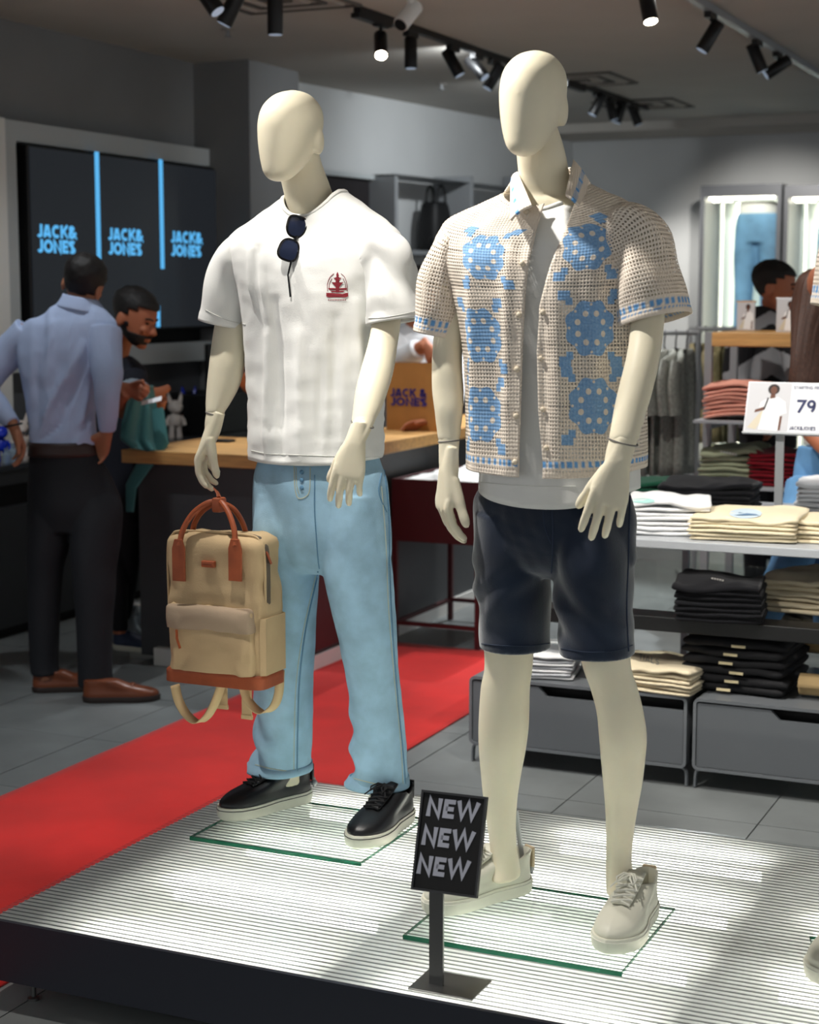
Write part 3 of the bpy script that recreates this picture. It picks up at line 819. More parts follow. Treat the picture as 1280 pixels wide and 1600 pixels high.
# T-shirt: body shell and two sleeves
CX = -1.988
rows = [  # cx, cy, a, front, back, z left, z right, z front, z back
    (CX + .003, 3.80, .178, .128, .12, 1.158, 1.166, 1.152, 1.17), (CX + .003, 3.80, .177, .124, .12, 1.25, 1.25, 1.25, 1.25), (CX + .002, 3.80, .180, .122, .12, 1.36, 1.36, 1.36, 1.36),
    (CX, 3.80, .185, .126, .12, 1.47, 1.47, 1.47, 1.47), (CX, 3.80, .196, .132, .12, 1.56, 1.56, 1.56, 1.56), (CX, 3.80, .22, .132, .118, 1.63, 1.63, 1.625, 1.63), (CX, 3.80, .236, .125, .112, 1.683, 1.683, 1.668, 1.685),
    (CX, 3.805, .232, .116, .104, 1.715, 1.715, 1.697, 1.72), (CX, 3.81, .195, .106, .094, 1.745, 1.748, 1.719, 1.75), (CX, 3.81, .14, .094, .084, 1.779, 1.785, 1.739, 1.785), (CX, 3.81, .083, .082, .074, 1.812, 1.822, 1.759, 1.815)]
Bd = shirt_body(rows, 92, 128)
N = grid_normals(Bd); front = np.clip((3.80 - Bd[:, :, 1]) / .06, 0, 1)
U, Vv = Bd[:, :, 0], Bd[:, :, 2]
D = np.zeros(U.shape)
def fp(a, b, w, d):
    global D
    D = D + fold(U, Vv, XZ(*a, 3.68), XZ(*b, 3.68), w * .72, d) * front
fp((432, 470), (442, 712), .016, .010); fp((418, 520), (415, 712), .014, -.008); fp((405, 400), (422, 500), .010, -.007); fp((468, 520), (472, 712), .018, -.007)
fp((520, 500), (515, 712), .02, .008); fp((545, 470), (548, 712), .014, -.008); fp((566, 440), (568, 712), .014, .010); fp((588, 480), (590, 712), .010, -.006)
fp((576, 395), (560, 520), .012, .010); fp((590, 420), (575, 560), .010, -.010); fp((388, 390), (398, 480), .009, -.008); fp((400, 385), (410, 440), .008, .006); fp((500, 560), (497, 700), .012, .006)
lowz = np.clip((1.62 - Vv) / .3, 0, 1)
D += .002 * lowz * fnoise(Bd * [1, 1, .35], 9, 1.3, 2) + .0016 * fnoise(Bd * [.5, .5, 2.2], 16, 4.2, 2) * np.clip((1.5 - Vv) / .2, 0, 1)
D += .0012 * fnoise(Bd, 22, 7.7, 2)
Bd = Bd + N * D[:, :, None] * 2.0
# stitched hem
Bd[:5] += N[:5] * .0012
tee = MB().rings(Bd[:, ::-1])
def sleeve(path, r, rb, m=44, n=56, up=(1, 0, 0), seed=0.0, amp=.006):
    K = cat_rom([list(atY(*p)) for p in path], m); rr = cat_rom([[q] for q in r], m)[:, 0]; bb = cat_rom([[q] for q in rb], m)[:, 0]
    t_ = MB().tube(K, rr, n, False, rb=bb, up=up); S = t_.v[0].reshape(m, n, 3)
    Ns = grid_normals(S); c = S.mean(1, keepdims=True); Ns *= np.sign(((S - c) * Ns).sum(2, keepdims=True))
    v = np.linspace(0, 1, m)[:, None]; a_ = np.arange(n)[None] / n * 2 * pi
    d = amp * np.sin(v * 9 + 2 * np.sin(a_ + seed) + 3 * np.cos(2 * a_ + seed)) * np.sin(pi * np.clip(v * 1.05, 0, 1)) * (.3 + .7 * np.clip(np.sin(a_), 0, 1))
    d = d * 1.5 + .004 * fnoise(S * [1, 1, .6], 13, seed, 2)
    d[-4:] += .0012
    return S + Ns * d[:, :, None]
SL = sleeve([(392, 392, 3.79), (374, 408, 3.785), (362, 450, 3.78), (351, 506, 3.778)], (.05, .060, .058, .058), (.06, .078, .078, .080), seed=1.0, amp=.004)
SR = sleeve([(584, 386, 3.775), (603, 402, 3.768), (612, 450, 3.762), (619, 503, 3.76)], (.05, .062, .066, .071), (.06, .078, .080, .083), seed=2.4, amp=.011)
tee.rings(SL); tee.rings(SR)
TV_, TF_ = tee.arrays()
tshirt = mk('t_shirt', tee, m_tee, man1, sharp=None, solid=.0035)
tag(tshirt, 'white crew neck t-shirt with small dark red fountain print')
last = Bd[-1]; cc = last.mean(0)
col_r = [last, cc + (last - cc) * [.965, .965, 1] + [0, 0, .004], cc + (last - cc) * [.91, .91, 1] + [0, 0, .0065], cc + (last - cc) * [.88, .88, 1] + [0, 0, .003]]
m_rib = mat('white_rib', (236, 236, 231), .85, spec=.15, bump=(500, .4, .001))
mk('collar', MB().rings(np.array(col_r)), m_rib, tshirt, solid=.0015, sharp=None)
c1 = cast_fn(TV_, TF_)
st = MB()
for pts in ([(393, 704), (420, 709), (470, 711), (520, 713), (560, 715), (598, 714)],): line_cast(st, c1, pts, .0009, 40)
line_cast(st, c1, [(321, 484), (340, 494), (362, 502), (384, 507)], .0009, 20); line_cast(st, c1, [(576, 497), (600, 496), (630, 491), (659, 484)], .0009, 20)
mk('hem_stitch', st, mat('white_thread', (214, 214, 208), .9), tshirt)
# chest print: tiered fountain under an arch
m_print = mat('dark_red_print', (134, 34, 46), .8)
pr = MB()
for poly in ([(525.5, 429), (527.5, 424.5), (529.5, 429), (528.8, 433), (526, 433)], [(521, 434), (534, 434), (530.5, 437), (529, 440), (526, 440), (524.5, 437)], [(518, 441), (537, 441), (533, 445), (530, 449), (525.5, 449), (522, 445)],
             [(513, 450), (542.5, 450), (541, 453), (514.5, 453)], [(510, 457.5), (544, 457.5), (544, 463), (540, 464.5), (514, 464.5), (510, 463)], [(516, 454), (539, 454), (536, 456.5), (519, 456.5)], [(524.5, 433), (530.5, 433), (530, 457), (525, 457)]):
    poly_cast(pr, c1, poly)
line_cast(pr, c1, [(512, 455), (512, 443), (516, 433), (522, 427.5)], .0007, 14); line_cast(pr, c1, [(542.5, 455), (542, 443), (538.5, 433), (533, 427.5)], .0007, 14)
line_cast(pr, c1, [(514.5, 452), (515, 443), (519, 435)], .0006, 10); line_cast(pr, c1, [(540, 452), (539.5, 443), (536, 435)], .0006, 10)
for i in range(11): poly_cast(pr, c1, [(513 + i * 2.6, 467.4), (514.6 + i * 2.6, 467.4), (514.4 + i * 2.6, 469.6), (513.2 + i * 2.6, 469.6)])
mk('fountain_print', pr, m_print, tshirt, smooth=False)

# jeans
pel = rowring([(690, 410, 586, 3.80, .6), (722, 402, 595, 3.80, .62), (748, 395, 604.5, 3.80, .62), (790, 393.5, 608, 3.80, .58), (840, 394, 611, 3.805, .53), (872, 400, 606, 3.81, .46), (893, 440, 566, 3.815, .5)], 24, 48)
jl = rowring([(770, 400, 498, 3.80, 1.25), (830, 394.5, 503, 3.80, 1.22), (885, 395, 500.5, 3.815, 1.15), (950, 396, 496, 3.83, 1.1), (1040, 397, 492, 3.86, 1.05), (1100, 398, 490, 3.88, 1.05), (1150, 399.5, 488, 3.9, 1.05), (1180, 399, 487, 3.91, 1.1), (1203, 395.5, 487, 3.92, 1.15)], 90, 48)
jr = rowring([(770, 502, 606, 3.80, 1.25), (830, 502, 610, 3.80, 1.22), (890, 504, 613, 3.805, 1.15), (950, 516.5, 616, 3.81, 1.12), (1000, 528.5, 619.5, 3.82, 1.08), (1050, 538, 623, 3.84, 1.05), (1100, 545, 628, 3.86, 1.05), (1150, 548.5, 634, 3.88, 1.05), (1200, 549, 637, 3.89, 1.1), (1228, 549, 639, 3.9, 1.12)], 90, 48)
def rumple(R, seed, zlo, zhi, amp, slant):
    Nn = grid_normals(R); c = R.mean(1, keepdims=True); Nn *= np.sign(((R - c) * Nn).sum(2, keepdims=True))
    z = R[:, :, 2]; a_ = (np.arange(R.shape[1]) / R.shape[1] * 2 * pi)[None]
    k = np.clip((zhi - z) / (zhi - zlo), 0, 1)
    d = amp * k * np.sin(z * 62 + slant * np.sin(a_ + seed) * 2.2 + 1.7 * np.cos(2 * a_ - seed)) * np.clip(.3 + np.sin(a_ * 1.0 + seed * 1.3), 0, 1)
    d += .004 * fnoise(R * [1, 1, .45], 8, seed, 2) + .0015 * fnoise(R, 22, seed, 2)
    return R + Nn * d[:, :, None]
jl = rumple(jl, 3.6, .32, .55, .017, 1.2); jr = rumple(jr, 4.1, .30, .58, .018, -1.3)
JM = remesh(MB().rings(pel, True, True).rings(jl, True, True).rings(jr, True, True), .0045, 5, .5)
jeans = mk('jeans', JM, m_denim, man1, sharp=None)
tag(jeans, 'light blue straight leg denim jeans')
cj = cast_fn(*JM)
sm = MB()
line_cast(sm, cj, [(492, 742), (492, 800), (497, 870), (499, 888)], .0016, 20)
line_cast(sm, cj, [(497, 893), (478, 980), (468, 1060), (465, 1140), (464, 1208)], .0022, 40)
line_cast(sm, cj, [(600, 735), (607, 800), (609, 900), (614, 1000), (622, 1100), (630, 1180), (634, 1236)], .002, 40)
line_cast(sm, cj, [(596, 740), (592, 770), (604, 800)], .0016, 12)
mk('seam', sm, m_denim_dk, jeans)
th_ = MB()
line_cast(th_, cj, [(460, 728), (461, 760), (466, 778), (478, 776), (484, 765), (485, 730)], .0012, 24)
line_cast(th_, cj, [(463, 730), (464, 758), (468, 772)], .001, 12)
line_cast(th_, cj, [(493, 900), (474, 985), (463, 1065), (460, 1140), (459, 1208)], .0009, 40)
line_cast(th_, cj, [(596, 760), (603, 850), (607, 950), (616, 1060), (626, 1160), (630, 1232)], .0009, 40)
line_cast(th_, cj, [(399, 1195), (425, 1201), (455, 1205), (484, 1204)], .0011, 24); line_cast(th_, cj, [(553, 1216), (580, 1223), (610, 1229), (636, 1231)], .0011, 24)
mk('stitching', th_, m_thread, jeans)
bt = MB()
for py in (738, 750, 762):
    q = cj(472, py, .002)
    if q is not None: bt.ball(q, (.006, .003, .006), 10, 6)
mk('fly_button', bt, m_denim_dk, jeans)
for R in (jl, jr):
    hem = MB()
    e = R[-2].copy(); c = e.mean(0); hem.rings(np.array([c + (R[-7] - R[-7].mean(0)) * 1.006 + [0, 0, R[-7][0, 2] - c[2]], c + (e - c) * 1.008, c + (e - c) * 1.008 - [0, 0, .004]]))
    mk('hem_cuff', hem, m_denim, jeans, solid=.003, sharp=None)

# shoes on the glass base
def shoe_M(toe, d, z):
    d = unit((d[0], d[1], 0)); t = np.array([toe[0], toe[1], z])
    return frame(t - d * .299, np.cross(d, (0, 0, 1)), d, (0, 0, 1))
GZ = PZ + .0118
glass_base(man1, -2.237, -1.752, 3.575, 3.965)
s = sneaker(man1, shoe_M((-2.236, 3.722), (-.43, -.90), GZ), m_blk_leather, m_sole_white, m_lace_blk, m_blk_leather, 1, bow=False)
tag(s, 'black leather sneaker with thick off-white sole')
s = sneaker(man1, shoe_M((-1.812, 3.655), (-.06, -.995), GZ), m_blk_leather, m_sole_white, m_lace_blk, m_blk_leather, -1)
tag(s, 'black leather sneaker with thick off-white sole')
bolt = atY(489, 1222, 3.99)
mk('heel_bolt', MB().cyl(bolt + [-.02, 0, 0], bolt + [.004, 0, 0], .004, 8).ball(bolt + [.004, 0, 0], .009, 10, 6).cyl(bolt + [.004, 0, -.012], bolt + [.004, 0, .014], .0035, 8), m_grey_metal, man1)
# ------------------------------------------------------------------ second mannequin: crochet shirt over white tee, navy shorts
man2 = thing('mannequin', 'cream mannequin in open crochet shirt and navy shorts behind the small sign', 'mannequin', (-1.22, 3.4, PZ), 'mannequins on the lit platform')
chin = atY(818, 245, 3.285); crown = chin + unit((.03, -.02, 1)) * .216
armL = [(380, 722, 765, 3.41, 1), (430, 697, 750, 3.405, 1), (490, 682, 736, 3.39, 1), (540, 676, 724, 3.375, .98), (575, 674.5, 723, 3.365, .98), (610, 674.8, 725, 3.36, .95), (640, 678.5, 724, 3.35, .95), (670, 682, 721, 3.345, .92), (690, 684.5, 719, 3.34, .9)]
armR = [(350, 960, 1015, 3.41, 1), (400, 972, 1035, 3.39, 1), (460, 983, 1040, 3.36, 1), (510, 985, 1038, 3.335, 1), (560, 978, 1031.5, 3.30, 1), (600, 968, 1023, 3.275, .97), (640, 959, 1012, 3.25, .92), (672, 953.5, 1002.5, 3.23, .88), (690, 950, 997, 3.22, .84)]
legL = [(820, 752, 850, 3.41, 1.1), (960, 752, 838, 3.42, 1.05), (1037, 757, 833, 3.425, 1.02), (1075, 751, 828.5, 3.43, 1.0), (1131, 747.5, 827, 3.445, 1.1), (1169, 748, 822.5, 3.455, 1.12), (1206, 751, 815.5, 3.465, 1.1), (1244, 754.5, 809.5, 3.47, 1.08), (1281, 760, 807, 3.475, 1.12), (1319, 765, 807.5, 3.48, 1.2), (1350, 768, 812, 3.485, 1.45), (1372, 766, 815, 3.48, 1.7)]
legR = [(820, 880, 985, 3.41, 1.1), (960, 895, 984, 3.40, 1.05), (1037, 909, 986, 3.40, 1.02), (1075, 922, 997, 3.405, 1.0), (1112, 932, 1006, 3.41, 1.05), (1150, 936, 1011, 3.42, 1.12), (1187, 939, 1008.5, 3.43, 1.12), (1225, 942.5, 1004, 3.44, 1.1), (1262, 945.5, 997, 3.45, 1.08), (1300, 947, 991, 3.455, 1.12), (1337, 947, 987.5, 3.46, 1.2), (1372, 947, 989, 3.46, 1.5), (1395, 947, 992, 3.45, 1.7)]
tor = torso_rings(-1.205, 3.42, [(1.02, .13, .09, 0, 0), (1.06, .15, .10, 0, 0), (1.2, .14, .095, 0, 0), (1.4, .15, .10, -.01, 0), (1.55, .165, .10, -.02, 0), (1.64, .165, .085, -.03, 0), (1.70, .13, .07, -.03, .01), (1.77, .065, .055, -.03, .01)])
neck = [(atY(854, 345, 3.45), .062), (atY(852, 300, 3.435), .056), (atY(849, 266, 3.42), .053), (atY(844, 235, 3.40), .050), (atY(839, 205, 3.385), .044), (atY(836, 180, 3.38), .034)]
_H = HEADP.copy(); HEADP[:, 1] *= .915
mk('body', mannequin_body(man2, chin, crown, neck, [(armL, 32), (armR, 34)], [(legL, 60), (legR, 60)], tor, .03, ear=.064), m_skin_m, man2, sharp=None)
HEADP[:] = _H
w = atY(701.5, 733, 3.33)
hx = np.array((.75, -.75, 0)); fz = np.array((-.12, -.02, -1)); z = -unit(fz); x = unit(hx - z * (hx @ z)); y = np.cross(x, z)
hm = hand_mesh((24, 18, 12), .02, (.45, -.25, -.85), extra=(0, 2, 4, 6), scale=1.0, tcurl=3, voxel=None)
manikin_hand(man2, hm, frame(w, x, y, z), [(678, 683.5, 719.5, 3.343, .9), (690, 685.3, 718.3, 3.34, .9), (710, 685.6, 717, 3.336, .9), (732, 686.5, 716.5, 3.331, .85), (744, 694, 709, 3.331, .7)], m_skin_m)
w = atY(966, 722, 3.205)
hx = np.array((-1, -.3, .05)); fz = np.array((-.22, -.14, -1)); z = -unit(fz); x = unit(hx - z * (hx @ z)); y = np.cross(z, x)
hm = hand_mesh((8, 15, 13), .055, (.42, -.3, -.85), extra=(0, 2, 4, 8), scale=.97, tcurl=4, voxel=None)
manikin_hand(man2, hm, frame(w, x, y, z), [(676, 953.5, 1000, 3.228, .86), (690, 951, 996, 3.22, .84), (706, 947, 990.5, 3.213, .8), (722, 945, 986.5, 3.205, .72), (732, 954, 977, 3.203, .6)], m_skin_m)
seam_ring(man2, (689, 684.4, 719.2, 3.341, .9), 0, (.1, 0)); seam_ring(man2, (690, 949.8, 997.4, 3.22, .84), 0, (-.25, 0))
mk('calf_rod', MB().cyl(atY(806, 1265, 3.50), atY(822, 1385, 3.60), .006, 8), m_grey_metal, man2)

# inner tee
rows = [(-1.2, 3.42, .174, .128, .12, 1.155, 1.165, 1.128, 1.165), (-1.2, 3.42, .172, .122, .12, 1.25, 1.25, 1.25, 1.25), (-1.21, 3.42, .172, .118, .12, 1.4, 1.4, 1.4, 1.4), (-1.22, 3.42, .18, .122, .12, 1.55, 1.55, 1.55, 1.55), (-1.235, 3.42, .19, .118, .11, 1.66, 1.66, 1.655, 1.66), (-1.24, 3.425, .16, .1, .09, 1.715, 1.715, 1.70, 1.72), (-1.242, 3.43, .1, .085, .08, 1.75, 1.75, 1.728, 1.76), (-1.243, 3.43, .066, .075, .065, 1.764, 1.764, 1.742, 1.78)]
It = shirt_body(rows, 60, 96)
N = grid_normals(It); U, Vv = It[:, :, 0], It[:, :, 2]
It = It + N * (.004 * fnoise(It * [1, 1, .5], 9, 2.2, 2))[:, :, None]
inner = mk('undershirt', MB().rings(It[:, ::-1]), m_tee, man2, sharp=None, solid=.003)
tag(inner, 'plain white ribbed t-shirt worn under the crochet shirt')
last = It[-1]; cc = last.mean(0)
mk('collar', MB().rings(np.array([last, cc + (last - cc) * [.96, .96, 1] + [0, 0, .005], cc + (last - cc) * [.91, .91, 1] + [0, 0, .007]])), m_rib, inner, solid=.0015, sharp=None)
ci = cast_fn(*MB().rings(It).arrays())
st = MB(); line_cast(st, ci, [(742, 752), (790, 757), (850, 760), (900, 760)], .0009, 30)
mk('hem_stitch', st, MATS['white_thread'], inner)

# crochet shirt: openwork cloth, colour and openness carried by the cloth's own pattern
m_cro = bpy.data.materials.new('crochet'); m_cro.use_nodes = True
nt = m_cro.node_tree; L = nt.links; b = nt.nodes['Principled BSDF']; b.inputs['Roughness'].default_value = .9; b.inputs['Specular IOR Level'].default_value = .1
def nd(t, **k):
    n = nt.nodes.new(t)
    for a, v in k.items(): setattr(n, a, v)
    return n
def mth(op, a, b_=None, c=None):
    n = nd('ShaderNodeMath', operation=op)
    for i, v in enumerate((a, b_, c)):
        if v is None: continue
        if isinstance(v, (int, float)): n.inputs[i].default_value = v
        else: L.new(v, n.inputs[i])
    return n.outputs[0]
uvn = nd('ShaderNodeUVMap', uv_map='cloth'); sp = nd('ShaderNodeSeparateXYZ'); L.new(uvn.outputs[0], sp.inputs[0])
at = nd('ShaderNodeAttribute', attribute_name='pat')
# flower square evaluated in the cloth's own motif coordinates (second UV map, unit = one motif)
mu = nd('ShaderNodeUVMap', uv_map='motif'); ms = nd('ShaderNodeSeparateXYZ'); L.new(mu.outputs[0], ms.inputs[0]); mx_, my_ = ms.outputs[0], ms.outputs[1]
rr_ = mth('SQRT', mth('ADD', mth('MULTIPLY', mx_, mx_), mth('MULTIPLY', my_, my_))); th2 = mth('ARCTAN2', my_, mx_)
star = mth('LESS_THAN', rr_, mth('ADD', .93, mth('MULTIPLY', mth('COSINE', mth('ADD', mth('MULTIPLY', th2, 8.0), pi)), .055)))
ts_ = mth('MULTIPLY', mth('SUBTRACT', mth('FRACT', mth('MULTIPLY', th2, 8 / (2 * pi))), .5), 2 * pi / 8)
def ring_dots(R_, q, sh=0.0):
    t_ = ts_ if not sh else mth('MULTIPLY', mth('SUBTRACT', mth('FRACT', mth('ADD', mth('MULTIPLY', th2, 8 / (2 * pi)), sh)), .5), 2 * pi / 8)
    dx_ = mth('SUBTRACT', mth('MULTIPLY', rr_, mth('COSINE', t_)), R_); dy_ = mth('MULTIPLY', rr_, mth('SINE', t_))
    return mth('LESS_THAN', mth('ADD', mth('MULTIPLY', dx_, dx_), mth('MULTIPLY', dy_, dy_)), q * q)
dots = mth('MAXIMUM', ring_dots(.52, .105), ring_dots(.80, .05, .5))
ax_, ay_ = mth('ABSOLUTE', mx_), mth('ABSOLUTE', my_)
def sq(cx_, cy_, w_, h_): return mth('MULTIPLY', mth('LESS_THAN', mth('ABSOLUTE', mth('SUBTRACT', ax_, cx_)), w_), mth('LESS_THAN', mth('ABSOLUTE', mth('SUBTRACT', ay_, cy_)), h_))
corner = mth('MAXIMUM', sq(.98, 1.12, .22, .17), sq(.80, .92, .13, .13))
bluef = mth('MAXIMUM', mth('MULTIPLY', star, mth('SUBTRACT', 1.0, dots)), corner); dense = mth('MAXIMUM', star, corner)
cm = nd('ShaderNodeMix', data_type='RGBA'); L.new(bluef, cm.inputs['Factor']); L.new(at.outputs['Color'], cm.inputs['A']); nz_ = nd('ShaderNodeTexNoise'); nz_.inputs['Scale'].default_value = 190.0; L.new(uvn.outputs[0], nz_.inputs['Vector']); bl = nd('ShaderNodeMix', data_type='RGBA'); L.new(nz_.outputs['Fac'], bl.inputs['Factor']); bl.inputs['A'].default_value = lin((92, 146, 205)); bl.inputs['B'].default_value = lin((164, 196, 224)); L.new(bl.outputs['Result'], cm.inputs['B'])
L.new(cm.outputs['Result'], b.inputs['Base Color'])
openness = mth('MULTIPLY', at.outputs['Alpha'], mth('SUBTRACT', 1.0, mth('MULTIPLY', dense, .55)))
PU, PV = .0068, .0078
fu = mth('ABSOLUTE', mth('SUBTRACT', mth('FRACT', mth('DIVIDE', sp.outputs[0], PU)), .5))
fv = mth('ABSOLUTE', mth('SUBTRACT', mth('FRACT', mth('DIVIDE', sp.outputs[1], PV)), .5))
hole = mth('MULTIPLY', mth('LESS_THAN', fu, mth('ADD', mth('MULTIPLY', openness, .42), -.12)), mth('LESS_THAN', fv, mth('ADD', mth('MULTIPLY', openness, .36), -.10)))
yarn = mth('ADD', mth('MULTIPLY', fv, .8), mth('MULTIPLY', fu, .8))
bp = nd('ShaderNodeBump'); bp.inputs['Strength'].default_value = .5; bp.inputs['Distance'].default_value = .003
L.new(yarn, bp.inputs['Height']); L.new(bp.outputs['Normal'], b.inputs['Normal'])
tpn = nd('ShaderNodeBsdfTransparent'); mxn = nd('ShaderNodeMixShader'); on = nt.nodes['Material Output']
L.new(hole, mxn.inputs[0]); L.new(b.outputs[0], mxn.inputs[1]); L.new(tpn.outputs[0], mxn.inputs[2]); L.new(mxn.outputs[0], on.inputs[0])
CREAM, BLUE, DOT = np.array(lin((242, 229, 213))[:3]), np.array(lin((112, 168, 222))[:3]), np.array(lin((238, 214, 190))[:3])

def cloth_obj(name, P, closed, parent, pattern, solid=.004, Uref=None, marks=(), offset=-1.0):
    """grid of cloth with a metric UV map and a yarn colour/openness attribute"""
    m, n, _ = P.shape
    mb = MB().rings(P, closed=closed); o = mk(name, mb, m_cro, parent, sharp=None)
    seg = np.linalg.norm(np.diff(P, axis=1), axis=2); Uc = np.concatenate([np.zeros((m, 1)), np.cumsum(seg, 1)], 1)
    if Uref is not None: Uc = Uref(Uc)
    sv = np.linalg.norm(np.diff(P, axis=0), axis=2).mean(1); Vc = np.broadcast_to(np.concatenate([[0], np.cumsum(sv)])[:, None], (m, n))
    uv = np.stack([Uc, Vc], 2).reshape(-1, 2)
    me = o.data; lay = me.uv_layers.new(name='cloth'); idx = np.zeros(len(me.loops), np.int32); me.loops.foreach_get('vertex_index', idx)
    lay.data.foreach_set('uv', uv[idx].ravel())
    l2 = me.uv_layers.new(name='motif'); mo = np.full((len(idx), 2), 9.0)
    if len(marks):
        fs = len(me.polygons); fc = uv[idx].reshape(fs, 4, 2).mean(1); mk_ = np.array([uv[i] for i in marks])
        wh = np.argmin(((fc[:, None] - mk_[None]) ** 2).sum(2), 1); mo = ((uv[idx].reshape(fs, 4, 2) - mk_[wh][:, None]) / np.array([.056, .062])).reshape(-1, 2)
    l2.data.foreach_set('uv', mo.ravel())
    C = pattern(Uc, Vc).reshape(-1, 4)
    ca = me.color_attributes.new('pat', 'FLOAT_COLOR', 'POINT'); ca.data.foreach_set('color', C.ravel())
    md = o.modifiers.new('thickness', 'SOLIDIFY'); md.thickness = solid; md.offset = offset
    return o, Uc, Vc
def base_pat(U, V, hem_v=None):
    C = np.empty(U.shape + (4,)); C[..., :3] = CREAM; C[..., 3] = .92
    return C
def blue_row(C, U, V, v, w=.0055, dash=.014):
    s = (np.abs(V - v) < w) & ((U / dash) % 1 < .62); C[s, :3] = BLUE
    s = np.abs(V - v) < w + .004; C[s, 3] *= .45
YF = 3.265
zs, xl_, = zip(*sorted([(atY(x, y, YF)[2], atY(x, y, YF)[0]) for x, y in ((836, 300), (830, 322), (824, 390), (820, 450), (815, 540), (813, 640), (811, 745))]))
zs2, xr_, = zip(*sorted([(atY(x, y, YF)[2], atY(x, y, YF)[0]) for x, y in ((888, 290), (884, 308), (872, 360), (855, 420), (842, 480), (837.5, 550), (841, 640), (849, 728))]))
rows = [  # hem .. collar line
    (-1.203, 3.41, .196, .148, .13, 1.205, 1.212, 1.196, 1.215), (-1.203, 3.41, .195, .146, .13, 1.26, 1.26, 1.26, 1.26), (-1.206, 3.41, .194, .143, .13, 1.38, 1.38, 1.38, 1.38), (-1.214, 3.41, .197, .142, .13, 1.48, 1.48, 1.48, 1.48),
    (-1.225, 3.41, .206, .142, .128, 1.57, 1.57, 1.565, 1.57), (-1.235, 3.415, .224, .138, .122, 1.645, 1.65, 1.632, 1.645), (-1.238, 3.42, .232, .128, .114, 1.695, 1.702, 1.67, 1.70), (-1.238, 3.42, .222, .118, .106, 1.726, 1.735, 1.695, 1.735), (-1.239, 3.42, .18, .108, .098, 1.748, 1.762, 1.715, 1.765), (-1.24, 3.42, .13, .098, .09, 1.766, 1.785, 1.735, 1.79), (-1.24, 3.425, .084, .09, .08, 1.786, 1.806, 1.752, 1.81)]
K = cat_rom(rows, 170); nn = 300; R = []; TT = []
for (cx, cy, a, bf, bb, zl, zr, zf, zb) in K:
    e = .84
    xl, xr = np.interp(zf, zs, xl_), np.interp(zf, zs2, xr_)
    f1 = lambda X: math.acos(max(-.98, min(.98, math.copysign(abs((X - cx) / a) ** (1 / e), X - cx))))
    g1, g0 = f1(xl), f1(xr)
    # panels end exactly on the placket edges
    t = np.linspace(g1, g0 + 2 * pi, nn); c, s = np.cos(t), np.sin(t); wz = c * c; TT.append(t)
    R.append(np.stack([cx + a * np.sign(c) * np.abs(c) ** e, cy - np.where(s > 0, bf, bb) * np.sign(s) * np.abs(s) ** e, np.where(s > 0, zf, zb) * (1 - wz) + np.where(c > 0, zr, zl) * wz], 1))
Cs = np.array(R); N = grid_normals(Cs, False); N *= -1 if (N[80, 40] @ np.array([0, -1, 0])) < 0 else 1
front = np.clip((3.41 - Cs[:, :, 1]) / .06, 0, 1); U, Vv = Cs[:, :, 0], Cs[:, :, 2]; D = np.zeros(U.shape)
def fp(a, b, w, d):
    global D
    D = D + fold(U, Vv, XZ(*a, 3.28), XZ(*b, 3.28), w, d) * front
fp((733, 400), (738, 740), .016, .010); fp((770, 420), (772, 735), .02, -.008); fp((795, 380), (798, 735), .014, .008); fp((965, 380), (985, 700), .014, .012); fp((945, 420), (950, 715), .016, -.010); fp((870, 440), (878, 720), .018, .010); fp((905, 440), (910, 720), .018, -.006); fp((850, 500), (858, 720), .010, -.006); fp((960, 330), (955, 420), .012, -.009)
D += .004 * fnoise(Cs * [1, 1, .4], 8, 5.1, 2) * np.clip((1.68 - Vv) / .3, 0, 1) + .0015 * fnoise(Cs, 20, 3.3, 2)
Cs = Cs + N * D[:, :, None]
CV, CF = MB().rings(Cs, closed=False).arrays()
cc_ = cast_fn(CV, CF)
kd = np.asarray(CV)
def uv_at(px, py):
    q = cc_(px, py, 0.0); return int(np.argmin(((kd - q) ** 2).sum(1)))
spots_ = [uv_at(*p) for p in ((752, 400), (751, 522), (753, 645), (921, 385), (925, 512), (929, 636))]
def side_ref(Uc):
    # arc length measured from the side seam under each arm
    o_ = Uc.copy()
    for i, t in enumerate(TT):
        l_, r_ = np.interp(pi, t, Uc[i]), np.interp(2 * pi, t, Uc[i]); h = t < 1.5 * pi
        o_[i] = np.where(h, Uc[i] - l_, Uc[i] - r_)
    return o_
def body_pat(U, V):
    C = base_pat(U, V)
    blue_row(C, U, V, .022)
    for v in (.135, .262, .389, .47):   # openwork rows between the squares
        s = np.abs(V - v) < .0038; C[s, 3] = 1.2
    e = np.minimum(np.abs(U - U[:, :1]), np.abs(U[:, -1:] - U)); s = e < .022; C[s, 3] = .55; s = np.abs(e - .011) < .0025; C[s & ((V / .012) % 1 < .4), 3] = 1.1
    C[V < .010, 3] = .3
    return C
shirt, Uc, Vc = cloth_obj('crochet_shirt', Cs, False, man2, body_pat, Uref=side_ref, marks=spots_, offset=1.0)
tag(shirt, 'open cream crochet shirt with blue flower squares and blue edging')
